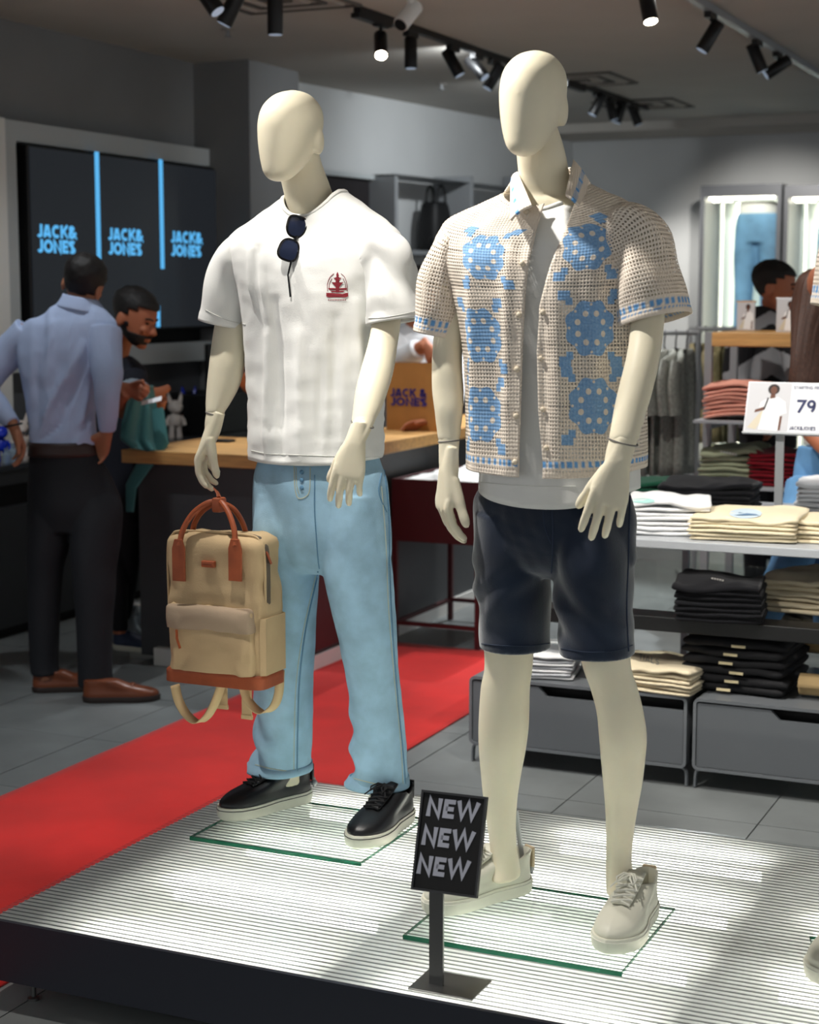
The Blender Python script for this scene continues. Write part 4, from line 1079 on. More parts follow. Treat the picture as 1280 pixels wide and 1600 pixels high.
# sleeves
def cro_sleeve(path, r, rb, seed, m=70, n=110, amp=.005):
    S = sleeve(path, r, rb, m, n, seed=seed, amp=amp)
    def pat(U, V):
        C = base_pat(U, V); vm = V.max(); blue_row(C, U, V, vm - .026, .006, .016); blue_row(C, U, V, vm - .012, .0018, .010); C[V > vm - .006, 3] = .3
        s = np.abs(V - vm * .55) < .0032; C[s, 3] = 1.15
        return C
    return cloth_obj('sleeve', S, True, shirt, pat)[0]
cro_sleeve([(738, 372, 3.41), (716, 392, 3.405), (700, 450, 3.40), (686, 522, 3.398)], (.045, .055, .056, .0465), (.06, .078, .082, .084), 1.4)
cro_sleeve([(962, 352, 3.40), (990, 372, 3.392), (1008, 430, 3.382), (1023, 501, 3.376)], (.05, .066, .073, .077), (.06, .08, .084, .088), 2.9, amp=.008)
# plackets' buttons
bm = mat('cream_button', (228, 214, 190), .5)
for py in (332, 412, 492, 577, 650, 722):
    x = np.interp(py, [322, 390, 450, 540, 640, 745], [830, 824, 820, 815, 813, 811]) - 6; q = cc_(x, py, .003)
    if q is not None: mk('button', MB().ball(q, (.0062, .0042, .0062), 12, 6), bm, shirt)
for py in (488, 560, 640, 700):
    x = np.interp(py, [480, 550, 640, 728], [842, 837.5, 841, 849]) + 7; q = cc_(x, py, .003)
    if q is not None: mk('button', MB().ball(q, (.0055, .004, .0055), 12, 6), bm, shirt)
# collar: two turned-down leaves and the band round the back of the neck
def leaf(corners, blue_edge):
    a, b_, c, d = [np.array(q) for q in corners]  # a neck end, b outer end, c tip, d inner tip
    m, n = 40, 26; P = np.empty((m, n, 3))
    for i, s in enumerate(np.linspace(0, 1, m)):
        p, q = a + (d - a) * s, b_ + (c - b_) * s
        for j, t in enumerate(np.linspace(0, 1, n)):
            P[i, j] = p + (q - p) * t + np.array([0, -.012, .006]) * sin(pi * t) * (1 - .5 * s)
    def pat(U, V):
        C = base_pat(U, V); C[..., 3] = .62
        um = U.max(1, keepdims=True); s = np.abs(U - um * .6) < .0055; C[s & ((V / .009) % 1 < .6), :3] = BLUE
        return C
    return cloth_obj('collar', P, False, shirt, pat, .005)[0]
leaf((atY(809, 268, 3.40), atY(797, 292, 3.40), atY(797, 343, 3.268), atY(831, 320, 3.272)), 0)
leaf((atY(896, 252, 3.44), atY(921, 289, 3.425), atY(903, 323, 3.285), atY(884, 307, 3.285)), 0)
tt = np.linspace(-.25, pi + .25, 60)
band = np.array([[(-1.24 + (.083 - .02 * h) * cos(t), 3.43 + (.078 - .015 * h) * sin(t), 1.80 + .004 * cos(t) + h * .03 + .008 * max(sin(t), 0)) for t in tt] for h in np.linspace(-.3, 1, 12)])
cloth_obj('collar_band', band, False, shirt, lambda U, V: np.concatenate([np.broadcast_to(CREAM, U.shape + (3,)), np.full(U.shape + (1,), .55)], 2), .005)

# shorts
m_navy = mat('navy_velvet', (21, 33, 52), .8, spec=.2, var=(9, .22), sheen=.5, bump=(300, .25, .0015))
pel = rowring([(735, 765, 962, 3.41, .55), (756, 754, 975, 3.41, .58), (774, 743, 986, 3.41, .6), (792, 738, 991, 3.41, .6), (850, 738.5, 991, 3.41, .55), (880, 745, 985, 3.41, .46), (900, 790, 940, 3.415, .45)], 24, 48)
sl = rowring([(800, 742, 858, 3.41, 1.25), (870, 739, 861, 3.41, 1.2), (930, 743, 861, 3.415, 1.15), (980, 747, 860, 3.42, 1.1), (1012, 750, 860.5, 3.42, 1.1)], 50, 48)
sr = rowring([(800, 868, 988, 3.41, 1.25), (870, 864, 991, 3.40, 1.2), (930, 867, 990, 3.40, 1.15), (980, 871, 990.5, 3.395, 1.1), (1022, 873, 992, 3.39, 1.1)], 50, 48)
def wr(R, seed, amp):
    Nn = grid_normals(R); c = R.mean(1, keepdims=True); Nn *= np.sign(((R - c) * Nn).sum(2, keepdims=True))
    z = R[:, :, 2]; x = R[:, :, 0]
    d = amp * np.sin(z * 55 + x * 70 * (1 if seed > 3 else -1) + 2 * np.sin(z * 17 + seed)) * np.clip((R[:, :, 2] - .78) / .15, .2, 1) * np.clip(fnoise(R, 6, seed, 2) + .55, 0, 1)
    d += .004 * fnoise(R * [1, 1, .6], 10, seed, 3)
    return R + Nn * d[:, :, None]
sl = wr(sl, 2.1, .006); sr = wr(sr, 4.4, .006); pel = wr(pel, 1.1, .003)
SM_ = remesh(MB().rings(pel, True, True).rings(sl, True, True).rings(sr, True, True), .0042, 4, .5)
shorts = mk('shorts', SM_, m_navy, man2, sharp=None); tag(shorts, 'navy blue knee-length chino shorts')
cs_ = cast_fn(*SM_); sm = MB()
line_cast(sm, cs_, [(862, 775), (864, 840), (862, 895)], .0016, 20); line_cast(sm, cs_, [(848, 775), (851, 820), (861, 850)], .0013, 14)
line_cast(sm, cs_, [(984, 775), (982, 860), (979, 950), (982, 1018)], .0018, 30); line_cast(sm, cs_, [(753, 1006), (790, 1009), (830, 1009), (858, 1005)], .0012, 24); line_cast(sm, cs_, [(877, 1014), (920, 1019), (960, 1017), (988, 1008)], .0012, 24)
mk('seam', sm, mat('navy_seam', (30, 44, 66), .8), shorts)

m_wht_leather = mat('off_white_leather', (214, 212, 196), .5, bump=(90, .06))
m_lace_wht = mat('white_lace', (226, 224, 212), .8)
m_tan = mat('tan_lining', (186, 168, 140), .7)
glass_base(man2, -1.463, -.972, 3.19, 3.59)
s = sneaker(man2, shoe_M((-1.470, 3.322), (-.52, -.85), GZ), m_wht_leather, m_sole_white, m_lace_wht, m_tan, 1); tag(s, 'off-white leather sneaker with white laces')
s = sneaker(man2, shoe_M((-1.030, 3.262), (-.02, -1), GZ), m_wht_leather, m_sole_white, m_lace_wht, m_tan, -1); tag(s, 'off-white leather sneaker with white laces')
bolt = atY(830, 1357, 3.585)
mk('heel_bolt', MB().cyl(bolt + [-.03, 0, 0], bolt + [.0, 0, 0], .004, 8).ball(bolt, .008, 10, 6).cyl(bolt + [.002, 0, -.012], bolt + [.002, 0, .012], .0035, 8), m_grey_metal, man2)
# ------------------------------------------------------------------ backpack hanging from the first mannequin's hand
m_canvas = mat('khaki_canvas', (190, 165, 128), .85, spec=.15, var=(7, .06), bump=(330, .35, .0015))
m_canvas2 = mat('taupe_canvas', (168, 148, 126), .85, spec=.15, var=(7, .05), bump=(330, .35, .0015))
m_brown = mat('tan_leather', (150, 74, 40), .48, var=(18, .14), bump=(120, .1))
m_web_k = mat('khaki_webbing', (206, 182, 138), .85, bump=(400, .3))
m_zip = mat('zip_tape', (96, 84, 70), .7)
BY = 3.575                      # front face of the bag
pbl, ptr = atY(257, 1068, BY), atY(401, 842, BY)
bx0, bx1 = atY(254, 950, BY)[0], atY(404, 950, BY)[0]; bz0, bz1 = atY(330, 1072, BY)[2], atY(330, 838, BY)[2]
bw, bh, bd = bx1 - bx0, bz1 - bz0, .135
bag = thing('backpack', 'khaki canvas backpack with tan leather handles hanging from the mannequin hand', 'backpack', ((bx0 + bx1) / 2, BY + bd / 2, bz0))
cxb = (bx0 + bx1) / 2
def bagbox(hw, z0, z1, y0, y1, r=.03, bulge=.0, seed=0.0, amp=.004, m=34, n=72, top_r=.03):
    R = []
    for z in np.linspace(0, 1, m):
        zz = z0 + (z1 - z0) * z; t = np.arange(n) * 2 * pi / n
        k = 1.0; e = 6.0
        d_top = (z1 - zz); q = 1 - math.sqrt(max(0, 1 - ((top_r - min(d_top, top_r)) / top_r) ** 2)) if top_r else 0
        ex_ = .30
        c, s = np.cos(t), np.sin(t)
        x = (hw - top_r * q) * np.sign(c) * np.abs(c) ** ex_; y = (y0 + y1) / 2 + ((y1 - y0) / 2 - top_r * .7 * q) * np.sign(s) * np.abs(s) ** ex_
        y = np.where(s < 0, y - bulge * sin(pi * z) * np.clip(1 - (x / hw) ** 2, 0, 1), y)
        R.append(np.stack([cxb + x, y, np.full(n, zz)], 1))
    R = np.array(R); N_ = grid_normals(R); c = R.mean(1, keepdims=True); N_ *= np.sign(((R - c) * N_).sum(2, keepdims=True))
    return R + N_ * (amp * fnoise(R * [1, 1, .8], 13, seed, 3))[:, :, None]
mk('bag_body', MB().rings(bagbox(bw / 2, bz0 + .03, bz1, BY + .006, BY + bd, bulge=.006, seed=1.7, amp=.010), True, True), m_canvas, bag, sharp=50)
mk('leather_base', MB().rings(bagbox(bw / 2 + .005, bz0, bz0 + .034, BY - .002, BY + bd + .004, seed=3, amp=.002, m=8, top_r=.004), True, True), m_brown, bag, sharp=50)
# front pocket with its flap
pz1 = atY(330, 949, BY)[2]; pzf = atY(330, 984, BY)[2]
pk = MB().rings(bagbox(bw / 2 - .022, bz0 + .036, pz1, BY - .012, BY + .03, bulge=.012, seed=5.2, amp=.013, top_r=.012), True, True)
pocket = mk('front_pocket', pk, m_canvas, bag, sharp=50)
fpz = MB().rings(bagbox(bw / 2 - .019, pzf, pz1 + .003, BY - .020, BY + .026, bulge=.010, seed=6.1, amp=.006, m=18, top_r=.012), True, True)
mk('pocket_flap', fpz, m_canvas2, pocket, sharp=50)
a = atY(276, 984, BY - .026); mk('zip_pull', MB().tube([a, a + [.004, -.006, -.02], a + [.013, -.006, -.045]], .0022, 6, rb=.0055), m_brown, pocket)
# top opening: zip running over the top and down the side
zp = MB(); hw = bw / 2
path = [(cxb - hw - .0005, BY + .045, bz0 + .19), (cxb - hw - .001, BY + .045, bz1 - .05), (cxb - hw + .012, BY + .045, bz1 - .012), (cxb - hw + .05, BY + .045, bz1 + .002), (cxb + hw - .05, BY + .045, bz1 + .002), (cxb + hw - .012, BY + .045, bz1 - .012), (cxb + hw + .001, BY + .045, bz1 - .05), (cxb + hw + .0025, BY + .045, bz0 + .19)]
zp.tube(cat_rom(path, 50), .003, 6, rb=.011, up=(1, 0, 0))
mk('zip', zp, m_zip, bag)
mk('zip_piping', MB().tube(cat_rom([np.array(p) + [0, -.014, .002] for p in path], 50), .0035, 6), m_canvas, bag)
for (px, py, px2, py2) in ((396, 836, 403, 854), (411, 851, 424, 881)):
    a, b_ = atY(px, py, BY + .045), atY(px2, py2, BY + .045); mk('zip_pull', MB().tube([a, (a + b_) / 2 + [.004, -.004, 0], b_], .0022, 6, rb=.0055, up=(1, 0, 0)), m_brown, bag)
# handle tabs, rolled handles and the keeper they meet in
top = atY(341, 790, BY + .035)
for px in (280, 368):
    a = atY(px, 908, BY - .013); b_ = atY(px, 850, BY - .013); w_ = .0185; yb = BY - .010
    poly = [(a[0] - w_, a[2]), (a[0] + w_, a[2]), (a[0] + w_, b_[2] - .012), (a[0] + w_ * .6, b_[2] + .012), (a[0] - w_ * .6, b_[2] + .012), (a[0] - w_, b_[2] - .012)]
    mk('handle_tab', MB().prism(poly, .006, frame((0, yb, 0), (1, 0, 0), (0, 0, 1), (0, -1, 0))), m_brown, bag, smooth=False, bevel=.0015)
    Lh = [(280, 853), (286, 828), (301, 803), (322, 787), (339, 783)] if px < 320 else [(368, 853), (366, 828), (358, 803), (348, 787), (342, 784)]
    P_ = [list(atY(u_, v_, BY - .012 + .045 * k_ / 4)) for k_, (u_, v_) in enumerate(Lh)]
    mk('handle', MB().tube(cat_rom(P_, 24), .0072, 10), m_brown, bag)
    Lb = [(300, 842), (304, 818), (318, 797), (338, 785)] if px < 320 else [(386, 838), (378, 815), (364, 795), (344, 785)]
    P_ = [list(atY(u_, v_, BY + .10 - .06 * k_ / 3)) for k_, (u_, v_) in enumerate(Lb)]
    mk('handle', MB().tube(cat_rom(P_, 24), .0072, 10), m_brown, bag)
mk('handle_keeper', MB().rbox(top[0] - .012, top[0] + .014, top[1] - .015, top[1] + .02, top[2] - .016, top[2] + .02, .006), m_brown, bag)
kp = top + [.001, 0, .018]; tip = atY(336, 766, 3.625)
mk('hang_loop', MB().tube([kp, (kp + tip) / 2 + [.003, 0, 0], tip, tip + [.004, .008, -.006], kp + [.003, .006, 0]], .0022, 6, rb=.0095, up=(1, 0, 0)), m_brown, bag)
a = atY(323.5, 882, BY - .010)
pt = mk('patch', MB().rbox(a[0] - .0185, a[0] + .0185, BY - .0085, BY + .004, a[2] - .008, a[2] + .008, .0025), m_brown, bag)
mk('patch_line', MB().box(a[0] - .012, a[0] + .012, BY - .0095, BY - .0085, a[2] - .0008, a[2] + .0008), mat('embossed_line', (96, 42, 22), .6), pt, smooth=False)
# side pocket edge and shoulder straps dangling below
mk('side_pocket', MB().rings(np.array([[(cxb + hw - .004, BY + .012, z), (cxb + hw + .009, BY + .02, z), (cxb + hw + .009, BY + bd - .015, z), (cxb + hw - .004, BY + bd - .006, z)] for z in (bz0 + .035, bz0 + .12, bz0 + .178)]), True, True), m_canvas, bag, sharp=40)
def strap(pts, Y, w=.0125):
    P = cat_rom([list(atY(x, y, Y)) for x, y in pts], 30); P[:, 1] += np.linspace(0, .03, 30); mk('shoulder_strap', MB().tube(P, .0016, 6, rb=w, up=(1, 0, 0) if 0 else (0, 0, 1)), m_web_k, bag)
def strap2(pts, Y, dy=.03, w=.0125):
    P = cat_rom([list(atY(x, y, Y)) for x, y in pts], 34); P[:, 1] += np.linspace(0, dy, 34); R_ = []
    T_ = np.gradient(P, axis=0)
    side = np.array([.55, .75, 0]); side /= np.linalg.norm(side)
    for p, t in zip(P, T_):
        s_ = side - unit(t) * (side @ unit(t)); s_ = unit(s_); R_.append([p - s_ * w, p + s_ * w])
    mk('shoulder_strap', MB().sheet(np.array(R_)), m_web_k, bag, solid=.0025)
strap2([(273, 1070), (278, 1095), (290, 1118), (306, 1130), (320, 1122), (332, 1100), (340, 1075), (341, 1060)], BY + .07, .02)
strap2([(378, 1062), (384, 1090), (396, 1108), (410, 1115), (424, 1106), (431, 1085), (432, 1050)], BY + .10, .02)
for px, py0, py1 in ((347, 1070, 1106), (385, 1068, 1122)):
    a, b_ = atY(px, py0, BY + .11), atY(px + 1, py1, BY + .11)
    s_ = mk('strap_end', MB().box(a[0] - .0145, a[0] + .0145, a[1], a[1] + .003, b_[2], a[2]), m_web_k, bag, smooth=False)
    mk('strap_fold', MB().box(a[0] - .0155, a[0] + .0155, a[1] - .002, a[1] + .005, b_[2] - .003, b_[2] + .008), m_web_k, s_, smooth=False)

# ------------------------------------------------------------------ sunglasses hooked in the tee's neck
m_acet = mat('black_acetate', (9, 9, 11), .18)
m_lens = mat('dark_lens', (30, 38, 60), .08, coat=.6)
gl_o = c1(470, 343, .004)
sung = thing('sunglasses', 'folded black sunglasses hooked in the neckline of the white tee', 'sunglasses', gl_o)
up_l = c1(467, 357, .012); lo_l = c1(455, 393, .013)
ax = unit(lo_l - up_l); nrm = unit(-ray(460, 375)); nrm = unit(nrm - ax * (nrm @ ax)); sd = np.cross(nrm, ax)
def lens_outline(c, flip, k=1.0, n=28):
    t = np.arange(n) * 2 * pi / n; cx_, sx_ = np.cos(t), np.sin(t); e = .72
    x = .0295 * k * np.sign(cx_) * np.abs(cx_) ** e; y = .0235 * k * np.sign(sx_) * np.abs(sx_) ** e * (1 + .16 * flip * np.cos(t))
    return np.array([c + ax * a_ + sd * b_ + nrm * (-.004 * (a_ / .03) ** 2) for a_, b_ in zip(x, y)])
for c, fl_ in ((up_l, -1), (lo_l, 1)):
    o_ = lens_outline(c, fl_); mk('rim', MB().tube(o_, .0028, 8, closed=True), m_acet, sung)
    i_ = lens_outline(c, fl_, .97); mk('lens', MB().rings(np.array([i_, c + (i_ - c) * .5 + nrm * .0025, c + (i_ - c) * .05 + nrm * .003]), False, True), m_lens, sung, sharp=None)
mk('bridge', MB().tube([up_l + ax * .027 + sd * .008, (up_l + lo_l) / 2 + sd * .008 + nrm * .003, lo_l - ax * .027 + sd * .008], .003, 8), m_acet, sung)
e_ = lo_l + ax * .027 + sd * .014; t1 = c1(452, 430, .006); t2 = c1(455, 464, .004)
mk('temple', MB().tube([e_, t1, t2], [.003, .0022, .0028], 8, rb=[.003, .0022, .0022]), m_acet, sung)
e_ = up_l - ax * .027 + sd * .012; t0 = c1(468, 344, .002)
mk('temple', MB().tube([e_, (e_ + t0) / 2 + nrm * -.004, t0 - nrm * .03, t0 - nrm * .02 - [0, 0, .08]], .0025, 8), m_acet, sung)
# ------------------------------------------------------------------ checkout side
def PD(px, py, d): return _C + ray(px, py) * d
m_maroon = mat('maroon_lacquer', (84, 34, 38), .5)
m_dark_cab = mat('dark_cabinet', (44, 45, 48), .45)
m_dark_top = mat('dark_stone_top', (58, 60, 64), .25)
ctr = thing('checkout_counter', 'charcoal checkout counter with white plinth behind the carpet', 'counter', (-3.6, 7.0, 0))
mk('end_unit', MB().box(-4.02, -3.25, 6.06, 6.72, .03, .865), m_dgrey, ctr, smooth=False, bevel=.003)
mk('long_unit', MB().box(-3.5, -3.25, 6.722, 8.75, .07, .865), m_dgrey, ctr, smooth=False, bevel=.003)
mk('side_panel', MB().box(-3.249, -3.237, 6.06, 6.74, .09, .863), m_maroon, ctr, smooth=False)
mk('plinth', MB().box(-3.93, -3.32, 6.02, 6.058, 0, .075), m_white, ctr, smooth=False)
mk('plinth', MB().box(-3.33, -3.24, 6.06, 8.72, 0, .069), m_white, ctr, smooth=False)
wt = MB().prism([(-4.06, 6.0), (-3.2, 6.0), (-3.2, 8.8), (-3.56, 8.8), (-3.56, 6.75), (-4.06, 6.75)], .055, frame((0, 0, .866), (1, 0, 0), (0, 1, 0), (0, 0, 1)))
tag(mk('worktop', wt, m_wood, smooth=False, bevel=.003), 'oak worktop on the charcoal checkout counter', 'worktop')
q = atZ(348, 690, .922)
tag(mk('phone', MB().rbox(q[0] - .06, q[0] + .05, q[1] - .035, q[1] + .035, .9215, .931, .008), m_black), 'flat black phone lying on the oak worktop', 'phone')

# back counter below the screen
bcx = -4.85; z1 = .80; zg1 = atX(20, 757, bcx)[2]; zg0 = atX(20, 792, bcx)[2]
bc = thing('back_counter', 'long dark cabinet along the wall below the screen', 'cabinet', (-5.05, 7.2, 0))
mk('top_slab', MB().box(-5.29, bcx + .01, 5.7, 8.62, z1 - .025, z1), m_dark_top, bc, smooth=False)
mk('upper_front', MB().box(-5.28, bcx, 5.7, 8.6, zg1, z1 - .026), m_dark_cab, bc, smooth=False)
mk('recess', MB().box(-5.28, bcx - .05, 5.7, 8.6, zg0, zg1), m_black_matt, bc, smooth=False)
mk('lower_front', MB().box(-5.28, bcx, 5.7, 7.15, .05, zg0), m_dark_cab, bc, smooth=False)
mk('lower_front', MB().box(-5.28, bcx, 7.16, 8.6, .05, zg0), m_dark_cab, bc, smooth=False)
mk('toe_kick', MB().box(-5.28, bcx - .04, 5.7, 8.6, 0, .05), m_black_matt, bc, smooth=False)
struct(mk('wall_niche', MB().box(-5.3, -5.285, y0, 8.64, z1, zbb), mat('niche_panel', (86, 88, 92), .3), smooth=False))
# till on the back counter
tl = thing('till', 'black till unit on the dark cabinet behind the counter', 'till', (-5.0, 8.3, .801))
q = atX(360, 690, -4.75)
mk('till_body', MB().box(-5.2, -4.86, 8.05, 8.55, .801, 1.02), m_black, tl, smooth=False, bevel=.006)
mk('till_screen', MB().box(-4.92, -4.89, 8.1, 8.5, 1.021, 1.3), m_black, tl, smooth=False, bevel=.006)

# designer toy figures with pointed ears
def figure(loc, h, m, label, yaw=0.0, group='toy figures on the back counter'):
    t = thing('toy_figure', label, 'figurine', loc, group); M = rotz(yaw, loc); s = h
    def P(v): return xf(np.array(v) * s, M)
    b = MB(); b.lathe([(r * s, z * s) for r, z in ((.08, .24), (.13, .28), (.15, .36), (.14, .46), (.10, .52), (.05, .54))], 16, M)
    mk('torso', b, m, t)
    hd = MB().ball(P((0, -.02, .68)), (.17 * s, .16 * s, .15 * s), 16, 10, R=M[:3, :3]).ball(P((0, -.14, .63)), (.09 * s, .09 * s, .075 * s), 12, 8, R=M[:3, :3])
    mk('head', hd, m, t)
    for k in (-1, 1):
        mk('ear', MB().tube([P((k * .11, 0, .78)), P((k * .14, .0, .90)), P((k * .15, .01, 1.0))], [.055 * s, .04 * s, .006 * s], 8), m, t)
        mk('arm', MB().tube([P((k * .12, 0, .47)), P((k * .19, -.02, .38)), P((k * .20, -.05, .27))], [.05 * s, .045 * s, .05 * s], 8), m, t)
        mk('leg', MB().tube([P((k * .075, 0, .28)), P((k * .085, 0, .13)), P((k * .09, -.01, .035)), P((k * .09, -.01, 0))], [.07 * s, .06 * s, .07 * s, .07 * s], 8), m, t)
    return t
m_toy_w = mat('white_vinyl', (214, 204, 196), .4); m_toy_b = mat('blue_vinyl', (20, 50, 190), .25); m_toy_g = mat('clear_vinyl', (190, 215, 235), .1, trans=.6)
q = atX(274, 668, -4.96); figure((q[0], q[1], z1), .245, m_toy_w, 'white pointed-ear toy figure on the dark cabinet', .9)
q = atX(296, 662, -5.08); figure((q[0], q[1], z1), .26, m_toy_b, 'glossy blue pointed-ear toy figure behind the white one', .9)
q = atX(33, 700, -4.98); figure((q[0], q[1], z1), .22, m_toy_w, 'white toy figure beside the glass bottles, half hidden by the man', .9)
q = atX(2, 705, -4.98); figure((q[0], q[1], z1), .20, m_toy_b, 'blue toy figure at the near end of the dark cabinet', .9)
for i, (px, py, hh, mt, lb) in enumerate(((10, 711, .07, m_toy_g, 'small clear glass bottle nearest the blue toy figure'), (20, 711, .09, m_toy_g, 'taller clear glass bottle on the dark cabinet'), (30, 713, .055, m_toy_w, 'small white pot on the dark cabinet'), (37, 714, .05, m_toy_w, 'small white pot beside the standing man'))):
    q = atX(px, py, -4.9); o = MB().lathe([(.018, 0), (.02, .01), (.02, hh * .6), (.009, hh * .75), (.009, hh * .95), (.011, hh)], 14, frame((q[0], q[1], z1), (1, 0, 0), (0, 1, 0), (0, 0, 1)))
    tag(mk('bottle', o, mt), lb, 'bottle', 'bottles on the back counter')

# burgundy bargain table in front of the counter
a = atY(606, 752, 6.84); b_ = atY(742, 752, 6.84)
tx0, tx1, ty0, ty1 = -3.19, -2.765, 6.84, 7.5
zt_, zb_ = atY(700, 752, 6.84)[2], atY(700, 850, 6.84)[2]
bin_ = thing('bin_table', 'burgundy metal bin table on thin legs beside the counter', 'table', ((tx0 + tx1) / 2, (ty0 + ty1) / 2, 0))
for q in ((tx0, tx1, ty0, ty0 + .015), (tx0, tx1, ty1 - .015, ty1), (tx0, tx0 + .015, ty0 + .015, ty1 - .015), (tx1 - .015, tx1, ty0 + .015, ty1 - .015)):
    mk('bin_side', MB().box(*q, zb_, zt_), m_maroon, bin_, smooth=False)
mk('bin_floor', MB().box(tx0 + .015, tx1 - .015, ty0 + .015, ty1 - .015, zb_, zb_ + .01), m_maroon, bin_, smooth=False)
for x in (tx0 + .012, tx1 - .012):
    for y in (ty0 + .012, ty1 - .012): mk('leg', MB().box(x - .011, x + .011, y - .011, y + .011, 0, zb_), m_maroon, bin_, smooth=False)
zr = atY(700, 980, 6.84)[2]
for q in ((tx0, tx1, ty0 + .004, ty0 + .02), (tx0, tx1, ty1 - .02, ty1 - .004), (tx1 - .02, tx1 - .004, ty0 + .02, ty1 - .02), (tx0 + .004, tx0 + .02, ty0 + .02, ty1 - .02)):
    mk('rail', MB().box(*q, zr - .009, zr + .009), m_maroon, bin_, smooth=False)
g = np.array([[(x, y, zt_ - .012) for x in np.linspace(tx0 + .02, tx1 - .02, 34)] for y in np.linspace(ty0 + .02, ty1 - .02, 44)])
g[:, :, 2] += .05 * np.abs(fnoise(g, 9, 2.0, 3)) * np.sin(np.linspace(.25, pi - .25, 34))[None]
lo_ = g.copy(); lo_[:, :, 2] = zb_ + .012
mbn = MB().sheet(g); edge = np.concatenate([g[0], g[1:, -1], g[-1, ::-1][1:], g[::-1, 0][1:-1]]); e2 = edge.copy(); e2[:, 2] = zb_ + .012; mbn.rings(np.array([e2, edge]), True, False)
tag(mk('crumpled_shirt_heap', mbn, mat('white_cotton', (226, 226, 224), .9), sharp=None), 'heap of crumpled white shirts filling the burgundy bin', 'shirts', kind='stuff')

# kraft carrier with the shop's name
m_kraft = mat('kraft_paper', (176, 124, 66), .8, var=(12, .06)); m_ink = mat('indigo_print', (40, 34, 120), .7)
ky = 7.42; ka, kb = atY(604, 620, ky), atY(690, 620, ky); kz = .9215; kt = atY(640, 568, ky)[2]
kr = thing('paper_bag', 'brown kraft carrier printed JACK & JONES standing on the worktop', 'bag', ((ka[0] + kb[0]) / 2, ky + .06, kz))
x0_, x1_ = ka[0], kb[0]
mk('bag_sides', MB().rings(np.array([[(x0_, ky, z), (x1_, ky, z), (x1_, ky + .055 + .02 * k, z), (x1_, ky + .13, z), (x0_, ky + .13, z), (x0_, ky + .055 + .02 * k, z)] for k, z in enumerate((kz, (kz + kt) / 2, kt))]), True, False), m_kraft, kr, smooth=False, solid=.002)
for row, (pya, pyb) in (('JACK &', (606.5, 619.5)), ('JONES', (620.5, 633.5))):
    V, F = text_mb(row, 1.0, .24, .06).arrays(); p, q = atY(610, pyb, ky - .002), atY(667, pyb, ky - .002); hh = atY(610, pya, ky)[2] - p[2]
    V[:, 0] = (V[:, 0] - V[:, 0].min()) / np.ptp(V[:, 0]) * (q[0] - p[0]); V[:, 1] *= hh
    mk('lettering', (xf(V, frame((p[0], ky - .002, p[2]), (1, 0, 0), (0, 0, 1), (0, -1, 0))), F), m_ink, kr, smooth=False)

# ------------------------------------------------------------------ wall bay with bags, rear left wall
def on_wall(px, py, off=0.0):
    """pixel ray meets the rear left wall plane moved off metres into the room"""
    d = B - A; nrm = np.array([d[1], -d[0]]) / np.linalg.norm(d); r_ = ray(px, py)
    t = ((A + nrm * off) @ nrm) / (r_[:2] @ nrm); return _C + r_ * t
wd_ = unit(np.append(B - A, 0)); wn = np.array([wd_[1], -wd_[0], 0])
def wbox(mb, p0, p1, off0, off1):
    """box on the wall between two wall points (x along wall, z), off0..off1 from the wall"""
    s0, s1 = p0[:2] @ wd_[:2], p1[:2] @ wd_[:2]; base = np.append(A, 0); s00 = A @ wd_[:2]
    mb.box(min(s0, s1) - s00, max(s0, s1) - s00, -off1, -off0, min(p0[2], p1[2]), max(p0[2], p1[2]), M=frame(base, wd_, -wn, (0, 0, 1)))
    return mb
bay = thing('wall_shelf_bay', 'grey framed wall bay with shelves holding black bags', 'shelf', on_wall(690, 700, .2) * [1, 1, 0])
for (a_, b2) in (((612, 272), (900, 283)),): mk('top_rail', wbox(MB(), on_wall(613, 272, .3), on_wall(905, 305, .3), .02, .32), m_grey_metal, bay, smooth=False)
for px in (613, 731, 838): mk('upright', wbox(MB(), on_wall(px, 275, .3), on_wall(px + 5, 275, .3) * [1, 1, 0] + [0, 0, .3], .02, .32), m_grey_metal, bay, smooth=False)
q0, q1 = on_wall(618, 392, .3), on_wall(900, 392, .3); zsh = q0[2]
for z_ in (zsh, zsh - .55, zsh - 1.05):
    mk('shelf_board', wbox(MB(), np.array([q0[0], q0[1], z_ - .02]), np.array([q1[0], q1[1], z_ + .01]), .02, .31), mat('shelf_grey', (120, 123, 126), .5), bay, smooth=False)
pnl = wbox(MB(), on_wall(470, 262, .12), on_wall(608, 288, .12) * [1, 1, 0] + [0, 0, .9], .005, .12)
tag(mk('wall_board', pnl, mat('dark_panel', (38, 34, 36), .4), smooth=False), 'dark wall panel behind the first mannequin beside the bag shelves', 'panel')
tag(mk('board_header', wbox(MB(), on_wall(470, 262, .13), on_wall(598, 283, .13), .121, .16), m_frame, smooth=False), 'pale grey strip along the top of the dark wall panel', 'panel')
